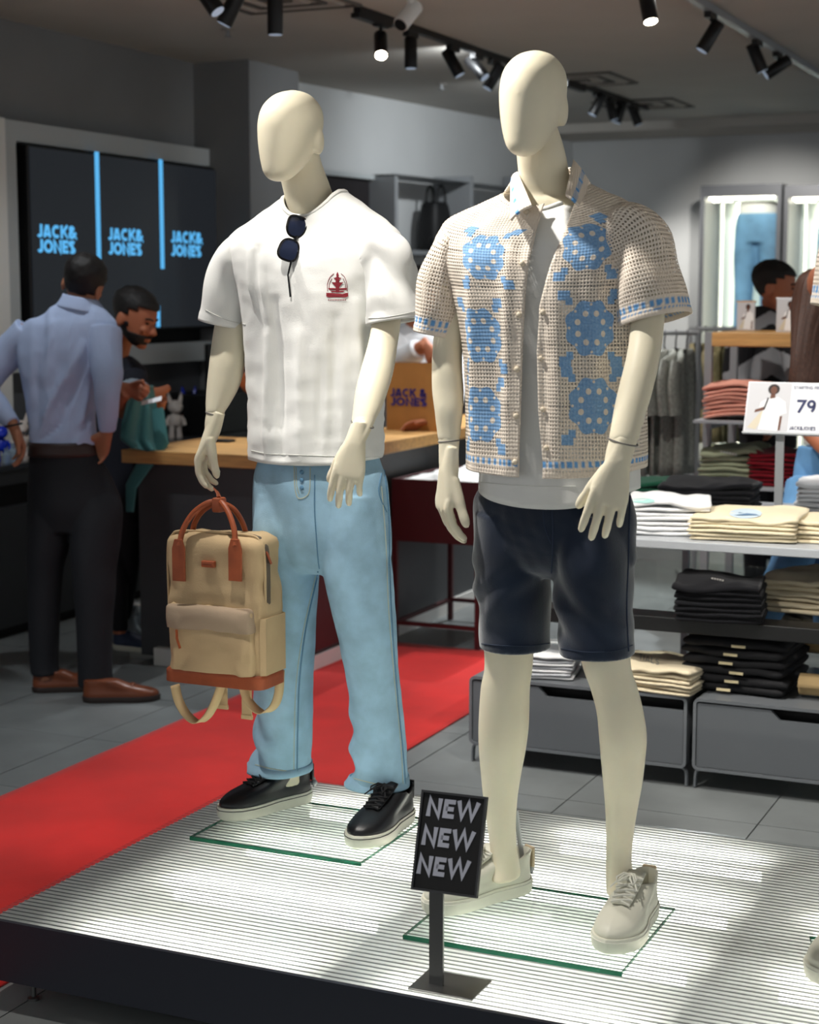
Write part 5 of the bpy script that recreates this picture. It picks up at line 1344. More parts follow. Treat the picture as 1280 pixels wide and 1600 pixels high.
def wall_bag(px, pyt, pyb, wpx, label, m):
    p, t_ = on_wall(px, pyb, .17), on_wall(px, pyt, .17); d = depth(p); hw_ = wpx / 2 * d / FPX / .8; h_ = t_[2] - zsh - .012
    o = thing('shoulder_bag', label, 'bag', (p[0], p[1], zsh + .011), 'black bags on the wall shelf')
    M = frame((p[0], p[1], zsh + .011), wd_, -wn, (0, 0, 1)); h_ = abs(h_); R_ = []
    for k, s_ in ((0, .95), (.04, 1.0), (.4, .98), (.62, .86), (.74, .70), (.76, .3)):
        t = np.arange(28) * 2 * pi / 28; c, s = np.cos(t), np.sin(t); R_.append(np.stack([hw_ * s_ * np.sign(c) * np.abs(c) ** .5, .09 * s_ * np.sign(s) * np.abs(s) ** .6, np.full(28, h_ * k)], 1))
    R_ = cat_rom(np.array(R_).reshape(6, -1), 20).reshape(20, 28, 3)
    mk('bag_body', MB().rings(xf(R_, M), True, True), m, o, sharp=50)
    for yy in (-.05, .04):
        mk('handle', MB().tube(xf(cat_rom([(-hw_ * .42, yy, h_ * .72), (-hw_ * .36, yy, h_ * .9), (0, yy, h_ * 1.0), (hw_ * .36, yy, h_ * .9), (hw_ * .42, yy, h_ * .72)], 20), M), .009, 8), m, o)
    mk('strap', MB().tube(xf(cat_rom([(-hw_ * .9, -.05, h_ * .12), (-hw_ * 1.3, -.06, h_ * .2), (-hw_ * 1.35, -.05, h_ * .08), (-hw_ * 1.0, -.04, .012)], 16), M), .007, 6), m, o)
m_bagblk = mat('black_nylon', (14, 14, 16), .6, bump=(60, .2))
wall_bag(680, 290, 390, 46, 'black backpack with loop handles on the wall shelf between the mannequins', m_bagblk)
hk = thing('coat_hook', 'small metal hook rail on the wall above the dark panel', 'hook', on_wall(603, 280, .15))
mk('rail', wbox(MB(), on_wall(599, 273, .2), on_wall(611, 279, .2), .17, .2), m_grey_metal, hk, smooth=False)
for px in (601, 608): mk('hook', MB().cyl(on_wall(px, 277, .215), on_wall(px, 292, .215), .008, 6), m_grey_metal, hk)
# ------------------------------------------------------------------ folded garments
def slab(w, d, h, seed=0, droop=0.0, m=16, n=20, rum=.28):
    """one folded garment: soft slab, rounded fold along the front edge; local x,y centred, z from 0"""
    rnd = random.Random(seed); t = np.arange(n) * 2 * pi / n; R = []
    for i, x in enumerate(np.linspace(-1, 1, m)):
        k = min(1, (1 - abs(x)) * 9 + .55)
        c, s = np.cos(t), np.sin(t)
        y = d / 2 * np.sign(c) * np.abs(c) ** .35 * (.97 + .03 * k); z = h / 2 + h / 2 * np.sign(s) * np.abs(s) ** .55 * k
        R.append(np.stack([np.full(n, x * w / 2), y, z], 1))
    R = np.array(R)
    q = np.array([rnd.uniform(0, 50), rnd.uniform(0, 50), rnd.uniform(0, 50)])
    nz = fnoise(R * [1, 1, .2] + q, 9, 0, 2)
    R[:, :, 2] += nz * h * rum - droop * (R[:, :, 0] / (w / 2)) ** 2
    R[:, :, 0] += (fnoise(R + q, 7, 0, 2)) * .006 + rnd.uniform(-.006, .006); R[:, :, 1] += (fnoise(R + q[::-1], 8, 0, 2)) * .006 + rnd.uniform(-.006, .006)
    return R
def stack(loc, yaw, w, d, n, h, m, label, cat='shirt', group=None, droop=0.0, name='folded_shirt', seed=0, top=None, m2=None):
    z = loc[2]; outp = []
    for i in range(n):
        last = i == n - 1
        hh = h * (1.25 if last else 1.0)
        R = slab(w, d, hh * 1.12, seed * 97 + i, droop, *((16, 20, .28) if not last else (40, 40, .75)))
        M = rotz(yaw, (loc[0], loc[1], z + droop))
        o = mk(name, MB().rings(xf(R, M), True, True), (m2 if (m2 is not None and i % 2) else m), sharp=None, origin=(loc[0], loc[1], z))
        lb = top if (last and top) else label + (', topmost one' if last else ', %s from bottom' % ('lowest', 'second', 'third', 'fourth', 'fifth', 'sixth', 'seventh', 'eighth')[i] if i else ', lowest one')
        tag(o, lb, cat, group or label); outp.append(o); z += hh
    return outp
def cotton(name, c, **k): return mat(name, c, .9, spec=.1, bump=(200, .2, .0015), sheen=.1, **k)
c_white = cotton('white_tee_cotton', (236, 236, 236)); c_cream = cotton('cream_tee_cotton', (234, 220, 188)); c_beige = cotton('beige_tee_cotton', (222, 208, 178)); c_black = cotton('black_tee_cotton', (20, 20, 23))
c_green = cotton('sage_cotton', (160, 166, 138)); c_burg = cotton('burgundy_cotton', (120, 20, 32)); c_pink = cotton('salmon_cotton', (240, 168, 148)); c_dgreen = cotton('bottle_green_cotton', (22, 66, 48)); c_grey = cotton('grey_tee_cotton', (196, 198, 202))
m_drawer = mat('drawer_grey', (98, 102, 106), .45, .1, var=(2, .04)); m_rim = mat('drawer_rim', (120, 124, 128), .35, .3)

m_clearpane = bpy.data.materials.new('clear_pane'); m_clearpane.use_nodes = True
nt = m_clearpane.node_tree; nt.nodes.clear(); out = nt.nodes.new('ShaderNodeOutputMaterial'); tp = nt.nodes.new('ShaderNodeBsdfTransparent'); gl = nt.nodes.new('ShaderNodeBsdfGlossy'); mx = nt.nodes.new('ShaderNodeMixShader')
tp.inputs[0].default_value = (.96, .98, .97, 1); gl.inputs['Roughness'].default_value = .05; mx.inputs[0].default_value = .05
nt.links.new(tp.outputs[0], mx.inputs[1]); nt.links.new(gl.outputs[0], mx.inputs[2]); nt.links.new(mx.outputs[0], out.inputs[0])
# ------------------------------------------------------------------ low drawer cabinets
def drawer_cab(x0, x1, label):
    y0, y1, z0, z1 = 5.17, 5.78, .065, .30
    c = thing('drawer_cabinet', label, 'cabinet', ((x0 + x1) / 2, (y0 + y1) / 2, 0), 'low drawer cabinets behind the platform')
    r = .02
    def outline(ins):
        P = []
        for cx, cz, a0 in ((x1 - r, z1 - r, 0), (x0 + r, z1 - r, 90), (x0 + r, z0 + r, 180), (x1 - r, z0 + r, 270)):
            for i in range(5):
                a = radians(a0 + 22.5 * i); P.append((cx + (r - ins) * cos(a), cz + (r - ins) * sin(a)))
        return P
    o_, i_ = outline(0), outline(.010); n = len(o_)
    v = [(x, y0, z) for x, z in o_] + [(x, y0, z) for x, z in i_] + [(x, y1, z) for x, z in o_] + [(x, y1, z) for x, z in i_]
    f = []
    for i in range(n):
        j = (i + 1) % n; f += [(i, i + n, j + n, j), (i, j, j + 2 * n, i + 2 * n), (i + n, i + 3 * n, j + 3 * n, j + n)]
    f.append(tuple(range(3 * n - 1, 2 * n - 1, -1)))
    mk('shell', MB().add(v, f), m_rim, c, sharp=30)
    # front with the cut-away grip at the top
    hx = x0 + (x1 - x0) * .30; ia, ib, za, zb = x0 + .012, x1 - .012, z0 + .012, z1 - .012
    fr = MB().prism([(ia, za), (ib, za), (ib, zb - .035), (hx + .05, zb - .035), (hx + .02, zb - .004), (ia, zb - .004)], .015, frame((0, y0 + .02, 0), (1, 0, 0), (0, 0, 1), (0, -1, 0)))
    mk('drawer_front', fr, m_drawer, c, smooth=False)
    mk('grip_recess', MB().box(hx + .0, ib, y0 + .07, y0 + .09, zb - .05, zb), m_black_matt, c, smooth=False)
    for x, s in ((x0 + .03, -1), (x1 - .03, 1)):
        for y in (y0 + .03, y1 - .05):
            P = [(x - s * .02, y, z0 + .002), (x + s * .012, y, z0 - .004), (x + s * .024, y, z0 - .018), (x + s * .026, y, .004)]
            mk('foot', MB().tube(cat_rom(P, 10), .006, 6, rb=.012), m_rim, c)
    return c
drawer_cab(-2.125, -1.375, 'grey low drawer cabinet beside the red carpet')
drawer_cab(-1.355, -.605, 'grey low drawer cabinet under the black folded jeans')
drawer_cab(-.585, .165, 'grey low drawer cabinet farthest from the red carpet')

# ------------------------------------------------------------------ two-tier table standing over the cabinets
tb = thing('display_table', 'pale grey clothes table with a black middle shelf over the drawer cabinets', 'table', (-.9, 5.75, 0))
m_tbl = mat('pale_grey_top', (176, 180, 184), .4)
TX0, TX1, TZ = -2.05, .6, .787
mk('table_top', MB().box(TX0, TX1, 5.25, 6.4, TZ - .028, TZ), m_tbl, tb, smooth=False, bevel=.003)
mk('middle_shelf', MB().box(TX0, TX1, 5.21, 5.32, .497, .545), m_black, tb, smooth=False, bevel=.003)
mk('shelf_board', MB().box(TX0, TX1, 5.32, 6.35, .537, .545), m_clearpane, tb, smooth=False)
for x in (TX0 + .02, -1.70, -.4, TX1 - .02):
    for y in (5.36, 6.33):
        mk('leg', MB().box(x - .012, x + .012, y - .012, y + .012, .0 if y > 5.8 else .302, TZ - .028), m_grey_metal, tb, smooth=False)

def put(px, py, z): 
    p = atZ(px, py, z); return (p[0], p[1], z)
# on the cabinets
p = put(836, 1050, .3005); stack((p[0], p[1] + .03, .3005), .2, .27, .30, 7, .0115, c_white, 'white folded shirt in the pile seen between the mannequin legs', seed=1, top='white shirt on top of the pile seen between the mannequin legs', m2=c_grey)
p = put(1035, 1068, .3005); st_beige = stack((p[0], p[1], .3005), -.1, .30, .30, 6, .013, c_beige, 'beige folded shirt in the pile on the cabinet beside the shorts', seed=2, top='cream printed shirt topping the beige pile beside the shorts')
# black jeans with leather tags
jx, jy = put(1160, 1075, .3005)[:2]; z = .3005
for i in range(6):
    R = slab(.33, .34, .034, 40 + i, 0, 18, 24); M = rotz(-.06 + .03 * (i % 2), (jx, jy + .06, z))
    o = thing('folded_jeans', 'black folded jeans in the tagged pile on the cabinet, ' + ('lowest of all', 'second from bottom', 'third from bottom', 'fourth from bottom', 'fifth from bottom', 'on top')[i], 'jeans', (jx, jy, z), 'black jeans pile')
    mk('denim', MB().rings(xf(R, M), True, True), mat('black_denim', (18, 18, 21), .85, bump=(200, .3)), o, sharp=None)
    mk('tag', MB().box(-.045 + .02 * (i % 3), .0 + .02 * (i % 3), -.181, -.176, .012, .02, M=M), mat('leather_tag', (214, 200, 160), .6), o, smooth=False)
    z += .029
for k, (px, py) in enumerate(((1290, 1092), (1292, 1060))):
    p = put(px, py, .3005); z0_ = .3005 + .075 * k
    sp = [(.005 + .007 * t / (2 * pi)) for t in np.linspace(0, 7 * pi, 60)]
    P = [(p[0], p[1] - .0 + r_ * 1.6 * cos(t), z0_ + .04 + r_ * 1.35 * sin(t)) for r_, t in zip(sp, np.linspace(0, 7 * pi, 60))]
    R = np.array([[np.array(q) + [x, 0, 0] for q in P] for x in (-.08, .0, .09, .18)])
    tag(mk('rolled_trousers', MB().sheet(R), mat('tan_twill', (206, 176, 126), .85), solid=.005), 'tan rolled trousers %s on the cabinet by the black jeans' % ('lying' if k == 0 else 'stacked on another roll'), 'trousers', 'tan rolled trousers')
# on the middle shelf
p = put(1125, 962, .5455); st_blk2 = stack((p[0], p[1] + .02, .5455), .15, .27, .32, 7, .0165, c_black, 'black folded shirt on the middle shelf under the table top', seed=3, top='black shirt topping the pile on the middle shelf')
p = put(1215, 968, .5455); stack((p[0] + .05, p[1] + .25, .5455), -.1, .26, .30, 6, .018, c_beige, 'beige folded shirt on the middle shelf beside the black pile', seed=4)
# on the table top
p = put(1038, 832, TZ + .0005); st_wht = stack((p[0], p[1] + .06, p[2]), .25, .27, .30, 7, .0155, c_white, 'white folded shirt in the pile on the table beside the second mannequin', seed=5, top='white shirt with mint print topping the pile beside the second mannequin')
p = put(1160, 843, TZ + .0005); st_crm = stack((p[0], p[1] + .08, p[2]), .08, .34, .30, 6, .013, c_cream, 'cream folded shirt in the loose pile on the table front', seed=6, top='rumpled cream shirt with pale blue print topping the loose pile')
p = put(1300, 846, TZ + .0005); stack((p[0], p[1] + .06, p[2]), -.05, .32, .28, 5, .013, c_cream, 'cream folded shirt in the pile at the table edge', seed=7)
p = put(1300, 800, TZ + .0005); stack((p[0], p[1] + .1, p[2]), .1, .28, .26, 6, .017, c_white, 'white folded shirt in the pile behind the cream ones', seed=8)
p = put(1098, 800, TZ + .0005); st_blk = stack((p[0], p[1] + .1, p[2]), .1, .34, .30, 6, .0165, c_black, 'black folded shirt in the pile at the back of the table', seed=9, top='black shirt with small white chest mark topping the back pile')
p = put(985, 790, TZ + .0005); stack((p[0] - .02, p[1] + .12, p[2]), .1, .26, .28, 5, .0165, c_dgreen, 'bottle green folded shirt half hidden by the second mannequin', seed=10)
# ------------------------------------------------------------------ picture cards and price sign
m_card = mat('card_grey', (206, 206, 210), .5); m_card_w = mat('card_white', (236, 238, 242), .4); m_skinp = mat('print_skin', (104, 62, 44), .6); m_hairp = mat('print_hair', (34, 24, 22), .6); m_teep = mat('print_white', (244, 244, 246), .6); m_navyp = mat('print_navy', (38, 46, 92), .6); m_bagp = mat('print_bag', (216, 206, 184), .6); m_strapp = mat('print_strap', (40, 40, 46), .6)
def model_print(parent, M, w, h):
    """printed picture of a model in a white tee with a shoulder bag; local x 0..w, y 0..h"""
    def P(name, poly, m, k):
        mk(name, MB().prism([(x * w, y * h) for x, y in poly], .0002, np.array(M) @ frame((0, 0, .0002 * k), (1, 0, 0), (0, 1, 0), (0, 0, 1))), m, parent, smooth=False)
    P('printed_arm', [(.74, .30), (.88, .32), (.86, .02), (.76, .0)], m_skinp, 1)
    P('printed_bag', [(.02, .06), (.24, .02), (.46, .40), (.34, .42)], m_bagp, 2)
    P('printed_tee', [(.30, .02), (.80, .0), (.82, .34), (.98, .38), (.92, .62), (.72, .72), (.50, .70), (.30, .60), (.26, .42), (.38, .44)], m_teep, 3)
    P('printed_forearm', [(.16, .38), (.42, .44), (.44, .52), (.18, .44)], m_skinp, 4)
    P('printed_strap', [(.38, .46), (.46, .70), (.50, .70), (.42, .44)], m_strapp, 5)
    P('printed_neck', [(.52, .68), (.66, .70), (.64, .80), (.54, .80)], m_skinp, 4)
    P('printed_hair', _arc(.60, .88, .15, .11, 0, 330, 14), m_hairp, 5)
    P('printed_face', _arc(.60, .86, .085, .085, 0, 330, 12), m_skinp, 6)
sy = 5.86; pz = atY(1216, 782, sy)
ps = thing('price_sign', 'white price sign STARTING FROM 79 with model picture on a grey post', 'sign', (pz[0], sy, TZ))
mk('post', MB().box(pz[0] - .014, pz[0] + .014, sy, sy + .012, TZ + .004, atY(1217, 672, sy)[2]), m_grey_metal, ps, smooth=False)
mk('base', MB().box(pz[0] - .06, pz[0] + .06, sy - .04, sy + .05, TZ + .0005, TZ + .0045), m_grey_metal, ps, smooth=False)
BL, BR, TL = atY(1161, 674, sy - .02), atY(1279, 678, sy - .02), atY(1178, 596, sy + .05)
ex = unit(BR - BL); up_ = unit((TL - BL) - ex * ((TL - BL) @ ex)); nn_ = np.cross(ex, up_); wS = np.linalg.norm(BR - BL) * 1.05; hS = (TL - BL) @ up_
SMx = frame(BL, ex, up_, nn_)
sh_ = ((TL - BL) @ ex)
SMx[:3, 1] = up_ + ex * 0.0
mk('panel', MB().box(0, wS, 0, hS, -.01, -.0008, M=SMx), m_card_w, ps, smooth=False, bevel=.001)
mk('picture', MB().box(.004, wS * .56, .004, hS - .004, -.0007, .0, M=SMx), m_card, ps, smooth=False)
model_print(ps, SMx @ frame((.01, .005, .0002), (1, 0, 0), (0, 1, 0), (0, 0, 1)), wS * .50, hS - .012)
mk('rim', MB().box(-.002, wS + .002, -.006, 0, -.012, .004, M=SMx), m_grey_metal, ps, smooth=False)
for txt, x, y, h, w_ in (('STARTING FROM', .585, .865, .062, .16), ('79', .64, .40, .26, .2), ('27', .93, .66, .075, .16), ('JACK&JONES', .58, .06, .075, .2)):
    V, F = text_mb(txt, h * hS, w_, .1).arrays(); V[:, 2] = .0006
    if txt == 'STARTING FROM': V[:, 0] *= wS * .40 / V[:, 0].max()
    if txt == 'JACK&JONES': V[:, 0] *= wS * .33 / V[:, 0].max()
    V[:, :2] += (x * wS, y * hS); mk('lettering', (xf(V, SMx), F), m_navyp, ps, smooth=False)

# ------------------------------------------------------------------ gondola with oak top, shelves and stacks
gy0 = 7.25
gd = thing('gondola', 'clothes gondola with oak top rail and grey posts behind the table', 'rack', (-1.35, 7.5, 0))
za, zb2 = atY(1112, 519, gy0)[2], atY(1112, 541, gy0)[2]; xa = atY(1112, 530, gy0)[0]
mk('oak_top', MB().box(xa, xa + 1.3, gy0, gy0 + .5, zb2, za), m_wood, gd, smooth=False, bevel=.004)
for x, y in ((xa - .015, gy0 + .02), (xa - .015, gy0 + .48), (xa + 1.31, gy0 + .02), (xa + 1.31, gy0 + .48)): mk('post', MB().box(x - .016, x + .016, y - .016, y + .016, 0, za), m_grey_metal, gd, smooth=False)
zs1 = atY(1100, 657, gy0 - .2)[2]; zs0 = atY(1200, 763, gy0 - .2)[2]
sx0 = atY(1083, 657, gy0 - .2)[0]
for zz in (zs1, zs0):
    mk('shelf', MB().box(sx0, sx0 + 1.3, gy0 - .2, gy0 + .45, zz - .012, zz), m_tbl, gd, smooth=False)
    for x in (sx0 + .06, sx0 + 1.2): mk('bracket', MB().box(x - .006, x + .006, gy0 - .15, gy0 + .46, zz - .04, zz - .012), m_grey_metal, gd, smooth=False)
p = atY(1150, 655, gy0 - .12); stack((p[0] + .01, gy0 - .0, zs1 + .0005), .05, .30, .32, 8, .0165, c_pink, 'salmon pink folded shirt on the upper gondola shelf', seed=11, droop=.02, top='salmon pink shirt topping the pile on the upper gondola shelf')
p = atY(1138, 755, gy0 - .1); st_sage = stack((p[0], gy0 + .02, zs0 + .0005), .12, .27, .32, 6, .022, c_green, 'sage green folded shirt on the lower gondola shelf', seed=12, droop=.008, top='sage green shirt with white lettering topping the lower gondola pile')
p = atY(1212, 757, gy0 - .1); stack((p[0], gy0 - .0, zs0 + .0005), -.05, .21, .30, 8, .017, c_burg, 'burgundy folded shirt beside the sage green pile', seed=13, top='burgundy shirt topping the pile behind the price sign post')
def card(px0, px1, py0, py1, Y, label, frame_m):
    a, b2 = atY(px0, py1, Y), atY(px1, py0, Y); c = thing('picture_card', label, 'picture', ((a[0] + b2[0]) / 2, Y, za + .0005), 'model cards on the oak top')
    mk('panel', MB().box(a[0], b2[0], Y, Y + .012, za + .0008, b2[2]), m_card, c, smooth=False)
    mk('card_edge', MB().box(a[0] - .004, b2[0] + .004, Y + .001, Y + .013, b2[2], b2[2] + .006), frame_m, c, smooth=False)
    model_print(c, frame((a[0] + .01, Y - .0005, za + .004), (1, 0, 0), (0, 0, 1), (0, -1, 0)), (b2[0] - a[0]) * .85, b2[2] - za - .012)
card(1213, 1250, 467, 512, gy0 + .15, 'white picture card of a model in a white tee on the oak top', m_card_w)
card(1151, 1180, 472, 512, gy0 + .44, 'smaller picture card with wooden edge behind the other on the oak top', m_wood)

# ------------------------------------------------------------------ hanging garments
def hanging(px, py_top, py_bot, d, m, label, group, wid=.40, thick=.05, seed=0, sleeve=True, name='hanging_shirt', pattern=None):
    top = PD(px, py_top, d); bot = PD(px, py_bot, d); h = top[2] - bot[2]; M = frame((top[0], top[1], bot[2]), (1, 0, 0), (0, 1, 0), (0, 0, 1))
    o = thing(name, label, 'shirt', (top[0], top[1], bot[2]), group); R = []; n = 30
    t = np.arange(n) * 2 * pi / n; c, s = np.cos(t), np.sin(t)
    for z, a, b2 in cat_rom([(0, thick * 1.15, wid * .46), (.3, thick, wid * .45), (.65, thick * .9, wid * .46), (.86, thick * .85, wid * .5), (.93, thick * .7, wid * .42), (.98, thick * .55, wid * .22), (1.0, thick * .4, wid * .12)], 18):
        R.append(np.stack([a * c * (1 + .35 * np.sin(5 * t + seed)), b2 * s, np.full(n, z * h)], 1))
    R = np.array(R); R[:, :, 0] += .012 * np.sin(R[:, :, 1] * 38 + seed)
    mk('garment', MB().rings(xf(R, M), True, True), m, o, sharp=None)
    if sleeve:
        for k in (-1, 1):
            P = cat_rom([(0, k * wid * .42, h * .88), (.0, k * wid * .52, h * .72), (.01, k * wid * .50, h * .5)], 10); mk('sleeve', MB().tube(xf(P, M), np.linspace(.05, .06, 10) * .5, 12, rb=np.linspace(.07, .075, 10), up=(1, 0, 0)), m, o)
    mk('hanger', MB().tube(xf([(0, -wid * .4, h * .9), (0, 0, h * 1.0), (0, wid * .4, h * .9)], M), .008, 6).tube(xf([(0, 0, h), (0, 0, h + .04), (0, .02, h + .075), (0, .0, h + .09)], M), .004, 6), m_black, o)
    return o
m_marl = mat('grey_marl_knit', (150, 152, 145), .95, var=(60, .35), stretch=(4, 4, 1)); m_camo = mat('olive_textured_knit', (176, 164, 124), .95, var=(34, .3), stretch=(2, 2, 1), col2=(120, 112, 76)); m_camo2 = mat('cream_textured_knit', (206, 194, 158), .95, var=(34, .25), stretch=(2, 2, 1), col2=(160, 148, 110)); m_olive = mat('dark_olive_knit', (98, 96, 70), .95, var=(30, .2))
def rail(px0, px1, py, d, label, legs=True):
    a, b2 = PD(px0, py, d), PD(px1, py, d); b2[2] = a[2]
    o = thing('clothes_rail', label, 'rack', ((a[0] + b2[0]) / 2, (a[1] + b2[1]) / 2, 0), 'clothes rails')
    mk('bar', MB().cyl(a, b2, .012, 10), m_grey_metal, o)
    for q in (a, b2): mk('upright', MB().cyl((q[0], q[1], 0), q, .014, 10), m_grey_metal, o)
    dv = unit(np.cross(b2 - a, (0, 0, 1)))
    for q in (a, b2): mk('foot', MB().cyl(q * [1, 1, 0] + dv * .25 + [0, 0, .014], q * [1, 1, 0] - dv * .25 + [0, 0, .014], .013, 8), m_grey_metal, o)
rail(985, 1092, 520, 8.3, 'grey clothes rail with grey marl shirts')
for i, px in enumerate((1003, 1020, 1038, 1056, 1073)):
    hanging(px, 545, 742, 8.3, m_marl, ['grey marl shirt hanging nearest the second mannequin', 'grey marl shirt second on the rail', 'grey marl shirt in the middle of the rail', 'grey marl shirt fourth on the rail', 'grey marl shirt last on the rail, sleeve towards the shop'][i], 'grey marl shirts on the rail', seed=i * 1.7, thick=.028)
rail(1078, 1300, 514, 9.2, 'long grey clothes rail behind the oak-topped gondola')
for i, px in enumerate((1088, 1102, 1116, 1130, 1144, 1157)):
    hanging(px, 536, 690, 9.2, (m_camo2, m_camo, m_camo2, m_camo, m_olive, m_olive)[i], ['cream textured shirt first on the long rail', 'olive textured shirt second on the long rail', 'cream textured shirt beside the gondola post', 'olive textured shirt right of the gondola post', 'dark olive shirt next to the textured ones', 'dark olive shirt last of the olive ones'][i], 'textured shirts on the long rail', seed=i * 2.3, thick=.026, sleeve=False)
for i, (px, m, lb) in enumerate(((1172, cotton('dusty_pink', (190, 120, 110)), 'dusty pink shirt hanging under the oak top'), (1185, c_pink, 'salmon shirt hanging under the oak top'), (1198, c_black, 'black shirt hanging left of the pale ones'), (1211, c_white, 'white shirt hanging between black ones'), (1222, c_black, 'black shirt hanging beside the burgundy one'), (1234, c_burg, 'burgundy shirt hanging under the oak top'), (1246, c_black, 'black shirt hanging last on the long rail'))):
    hanging(px, 542, 660, 9.2, m, lb, 'plain shirts on the long rail', seed=i * 1.1, thick=.022, sleeve=False)

# ------------------------------------------------------------------ lit jeans showcases on the back wall
m_glow = mat('showcase_led', (255, 255, 255), .5, emit=((255, 248, 226), 9.0)); m_case = mat('showcase_grey', (100, 102, 106), .4, .2); m_case_in = mat('showcase_inside', (196, 206, 204), .6)
def showcase(px0, px1, label, jl):
    Y = 13.1; a, b2 = atY(px0, 290, Y), atY(px1, 290, Y); x0, x1, z1 = a[0], b2[0], a[2]; z0 = .25; y1 = 13.6
    o = thing('showcase', label, 'showcase', ((x0 + x1) / 2, Y + .25, 0), 'lit showcases on the back wall'); t = .045
    mk('frame', MB().box(x0, x0 + t, Y, y1, 0, z1).box(x1 - t, x1, Y, y1, 0, z1), m_case, o, smooth=False) if 0 else None
    for q in ((x0, x0 + .035, 0, z1), (x1 - .035, x1, 0, z1)): mk('side', MB().box(q[0], q[1], Y, y1, q[2], q[3]), m_case, o, smooth=False)
    mk('top', MB().box(x0 + .035, x1 - .035, Y, y1, z1 - .09, z1), m_case, o, smooth=False); mk('base', MB().box(x0 + .035, x1 - .035, Y, y1, 0, z0), m_case, o, smooth=False)
    mk('back', MB().box(x0 + .035, x1 - .035, y1 - .02, y1, z0, z1 - .09), m_case_in, o, smooth=False)
    mk('divider', MB().box(x0 + .13, x0 + .14, Y + .1, Y + .2, z0, z1 - .1), mat('glass_edge_pale', (150, 165, 158), .2), o, smooth=False)
    mk('led_upright', MB().box(x0 + .185, x0 + .235, Y + .42, Y + .45, z0, z1 - .12), m_glow, o, smooth=False)
    mk('led_bar', MB().box(x0 + .235, x1 - .05, Y + .40, Y + .43, z1 - .155, z1 - .115), m_glow, o, smooth=False)
    for k in (0, .09): mk('downlight', MB().box(x0 + .045 + k, x0 + .1 + k, Y + .2, Y + .25, z1 - .115, z1 - .093), m_glow, o, smooth=False)
    mk('jeans_fill_led', MB().box(x0 + .06, x1 - .06, Y + .03, Y + .05, z1 - .105, z1 - .092), m_glow, o, smooth=False)  # added glowing strip, front fill for the backlit jeans
    mk('door', MB().add([(x0 + .035, Y + .01, z0), (x1 - .035, Y + .01, z0), (x1 - .035, Y + .01, z1 - .09), (x0 + .035, Y + .01, z1 - .09)], [(0, 1, 2, 3)]), m_clearpane, o, smooth=False)
    # jeans on a leg form
    jx_ = (x0 + x1) / 2 + .085; jy_ = Y + .24; zt2 = z1 - .19
    f = thing('jeans_form', jl, 'jeans', (jx_, jy_, z0 + .2), 'jeans in the showcases'); tt_ = np.arange(24) * 2 * pi / 24
    def rg(cx, z, a_, b_): return np.stack([jx_ + cx + a_ * np.cos(tt_), jy_ + b_ * np.sin(tt_), np.full(24, z)], 1)
    mbj = MB().rings(np.array([rg(0, zt2 - .02 , .165, .1), rg(0, zt2 - .12, .18, .11), rg(0, zt2 - .25, .185, .11)]), True, True)
    for k in (-1, 1): mbj.rings(np.array([rg(k * c_, z, a_, a_ * 1.05) for c_, z, a_ in cat_rom([(.085, zt2 - .16, .09), (.095, zt2 - .35, .09), (.10, zt2 - .6, .075), (.105, zt2 - .85, .072), (.11, z0 + .25, .07)], 14)]), True, True)
    mk('denim', remesh(mbj, .012, 3), mat('showcase_denim', (120, 168, 204), .85, var=(5, .2)), f, sharp=None)
    mk('form_top', MB().rings(np.array([rg(0, zt2 - .03, .155, .09), rg(0, zt2 + .06, .15, .085), rg(0, zt2 + .075, .12, .06)]), True, True), m_white, f)
    mk('form_stand', MB().cyl((jx_, jy_, z0), (jx_, jy_, z0 + .3), .012, 8), m_grey_metal, f)
showcase(1095, 1222, 'grey lit showcase with jeans beside the bare back wall', 'light blue jeans on a leg form in the first lit showcase')
showcase(1226, 1356, 'grey lit showcase with jeans at the picture edge', 'light blue jeans on a leg form in the second lit showcase')

# ------------------------------------------------------------------ prints on the topmost folded shirts
def obj_cast(o):
    v = np.zeros(len(o.data.vertices) * 3); o.data.vertices.foreach_get('co', v)
    return cast_fn(v.reshape(-1, 3) + ORG[o.name], [tuple(p_.vertices) for p_ in o.data.polygons])
def ell(cx, cy, rx, ry, k=14): return [(cx + rx * cos(2 * pi * i / k), cy + ry * sin(2 * pi * i / k)) for i in range(k)]
def add_print(o, polys, m):
    c = obj_cast(o[-1]); mb = MB()
    for q in polys: poly_cast(mb, c, q, .002)
    if mb.n: mk('print', mb, m, o[-1], smooth=False)
m_pb = mat('pale_blue_print', (196, 212, 222), .8); m_sl = mat('slate_print', (92, 124, 156), .8); m_mint = mat('mint_print', (160, 204, 198), .8); m_wp = mat('white_print', (230, 230, 228), .8); m_gp = mat('grey_print', (130, 128, 124), .8)
add_print(st_crm, [ell(1165, 803, 26, 8)], m_pb); add_print(st_crm, [[(1146, 806), (1156, 801), (1163, 804), (1172, 800), (1186, 806)]], m_sl)
add_print(st_wht, [ell(1004, 783, 20, 3.5)], m_mint); add_print(st_blk, [[(1140, 762), (1147, 764), (1144, 769)]], m_wp)
add_print(st_sage, [[(1126 + 4.5 * i, 704.5 + .8 * i), (1129 + 4.5 * i, 705 + .8 * i), (1129 + 4.5 * i, 707.5 + .8 * i), (1126 + 4.5 * i, 707 + .8 * i)] for i in range(6)], m_wp)
add_print(st_blk2, [[(1112 + 4 * i, 903 + .8 * i), (1115 + 4 * i, 903.5 + .8 * i), (1115 + 4 * i, 906 + .8 * i), (1112 + 4 * i, 905.5 + .8 * i)] for i in range(5)], m_gp)
V, F = text_mb('TIALS', 1.0, .13, .2).arrays(); cb = obj_cast(st_beige[-1])
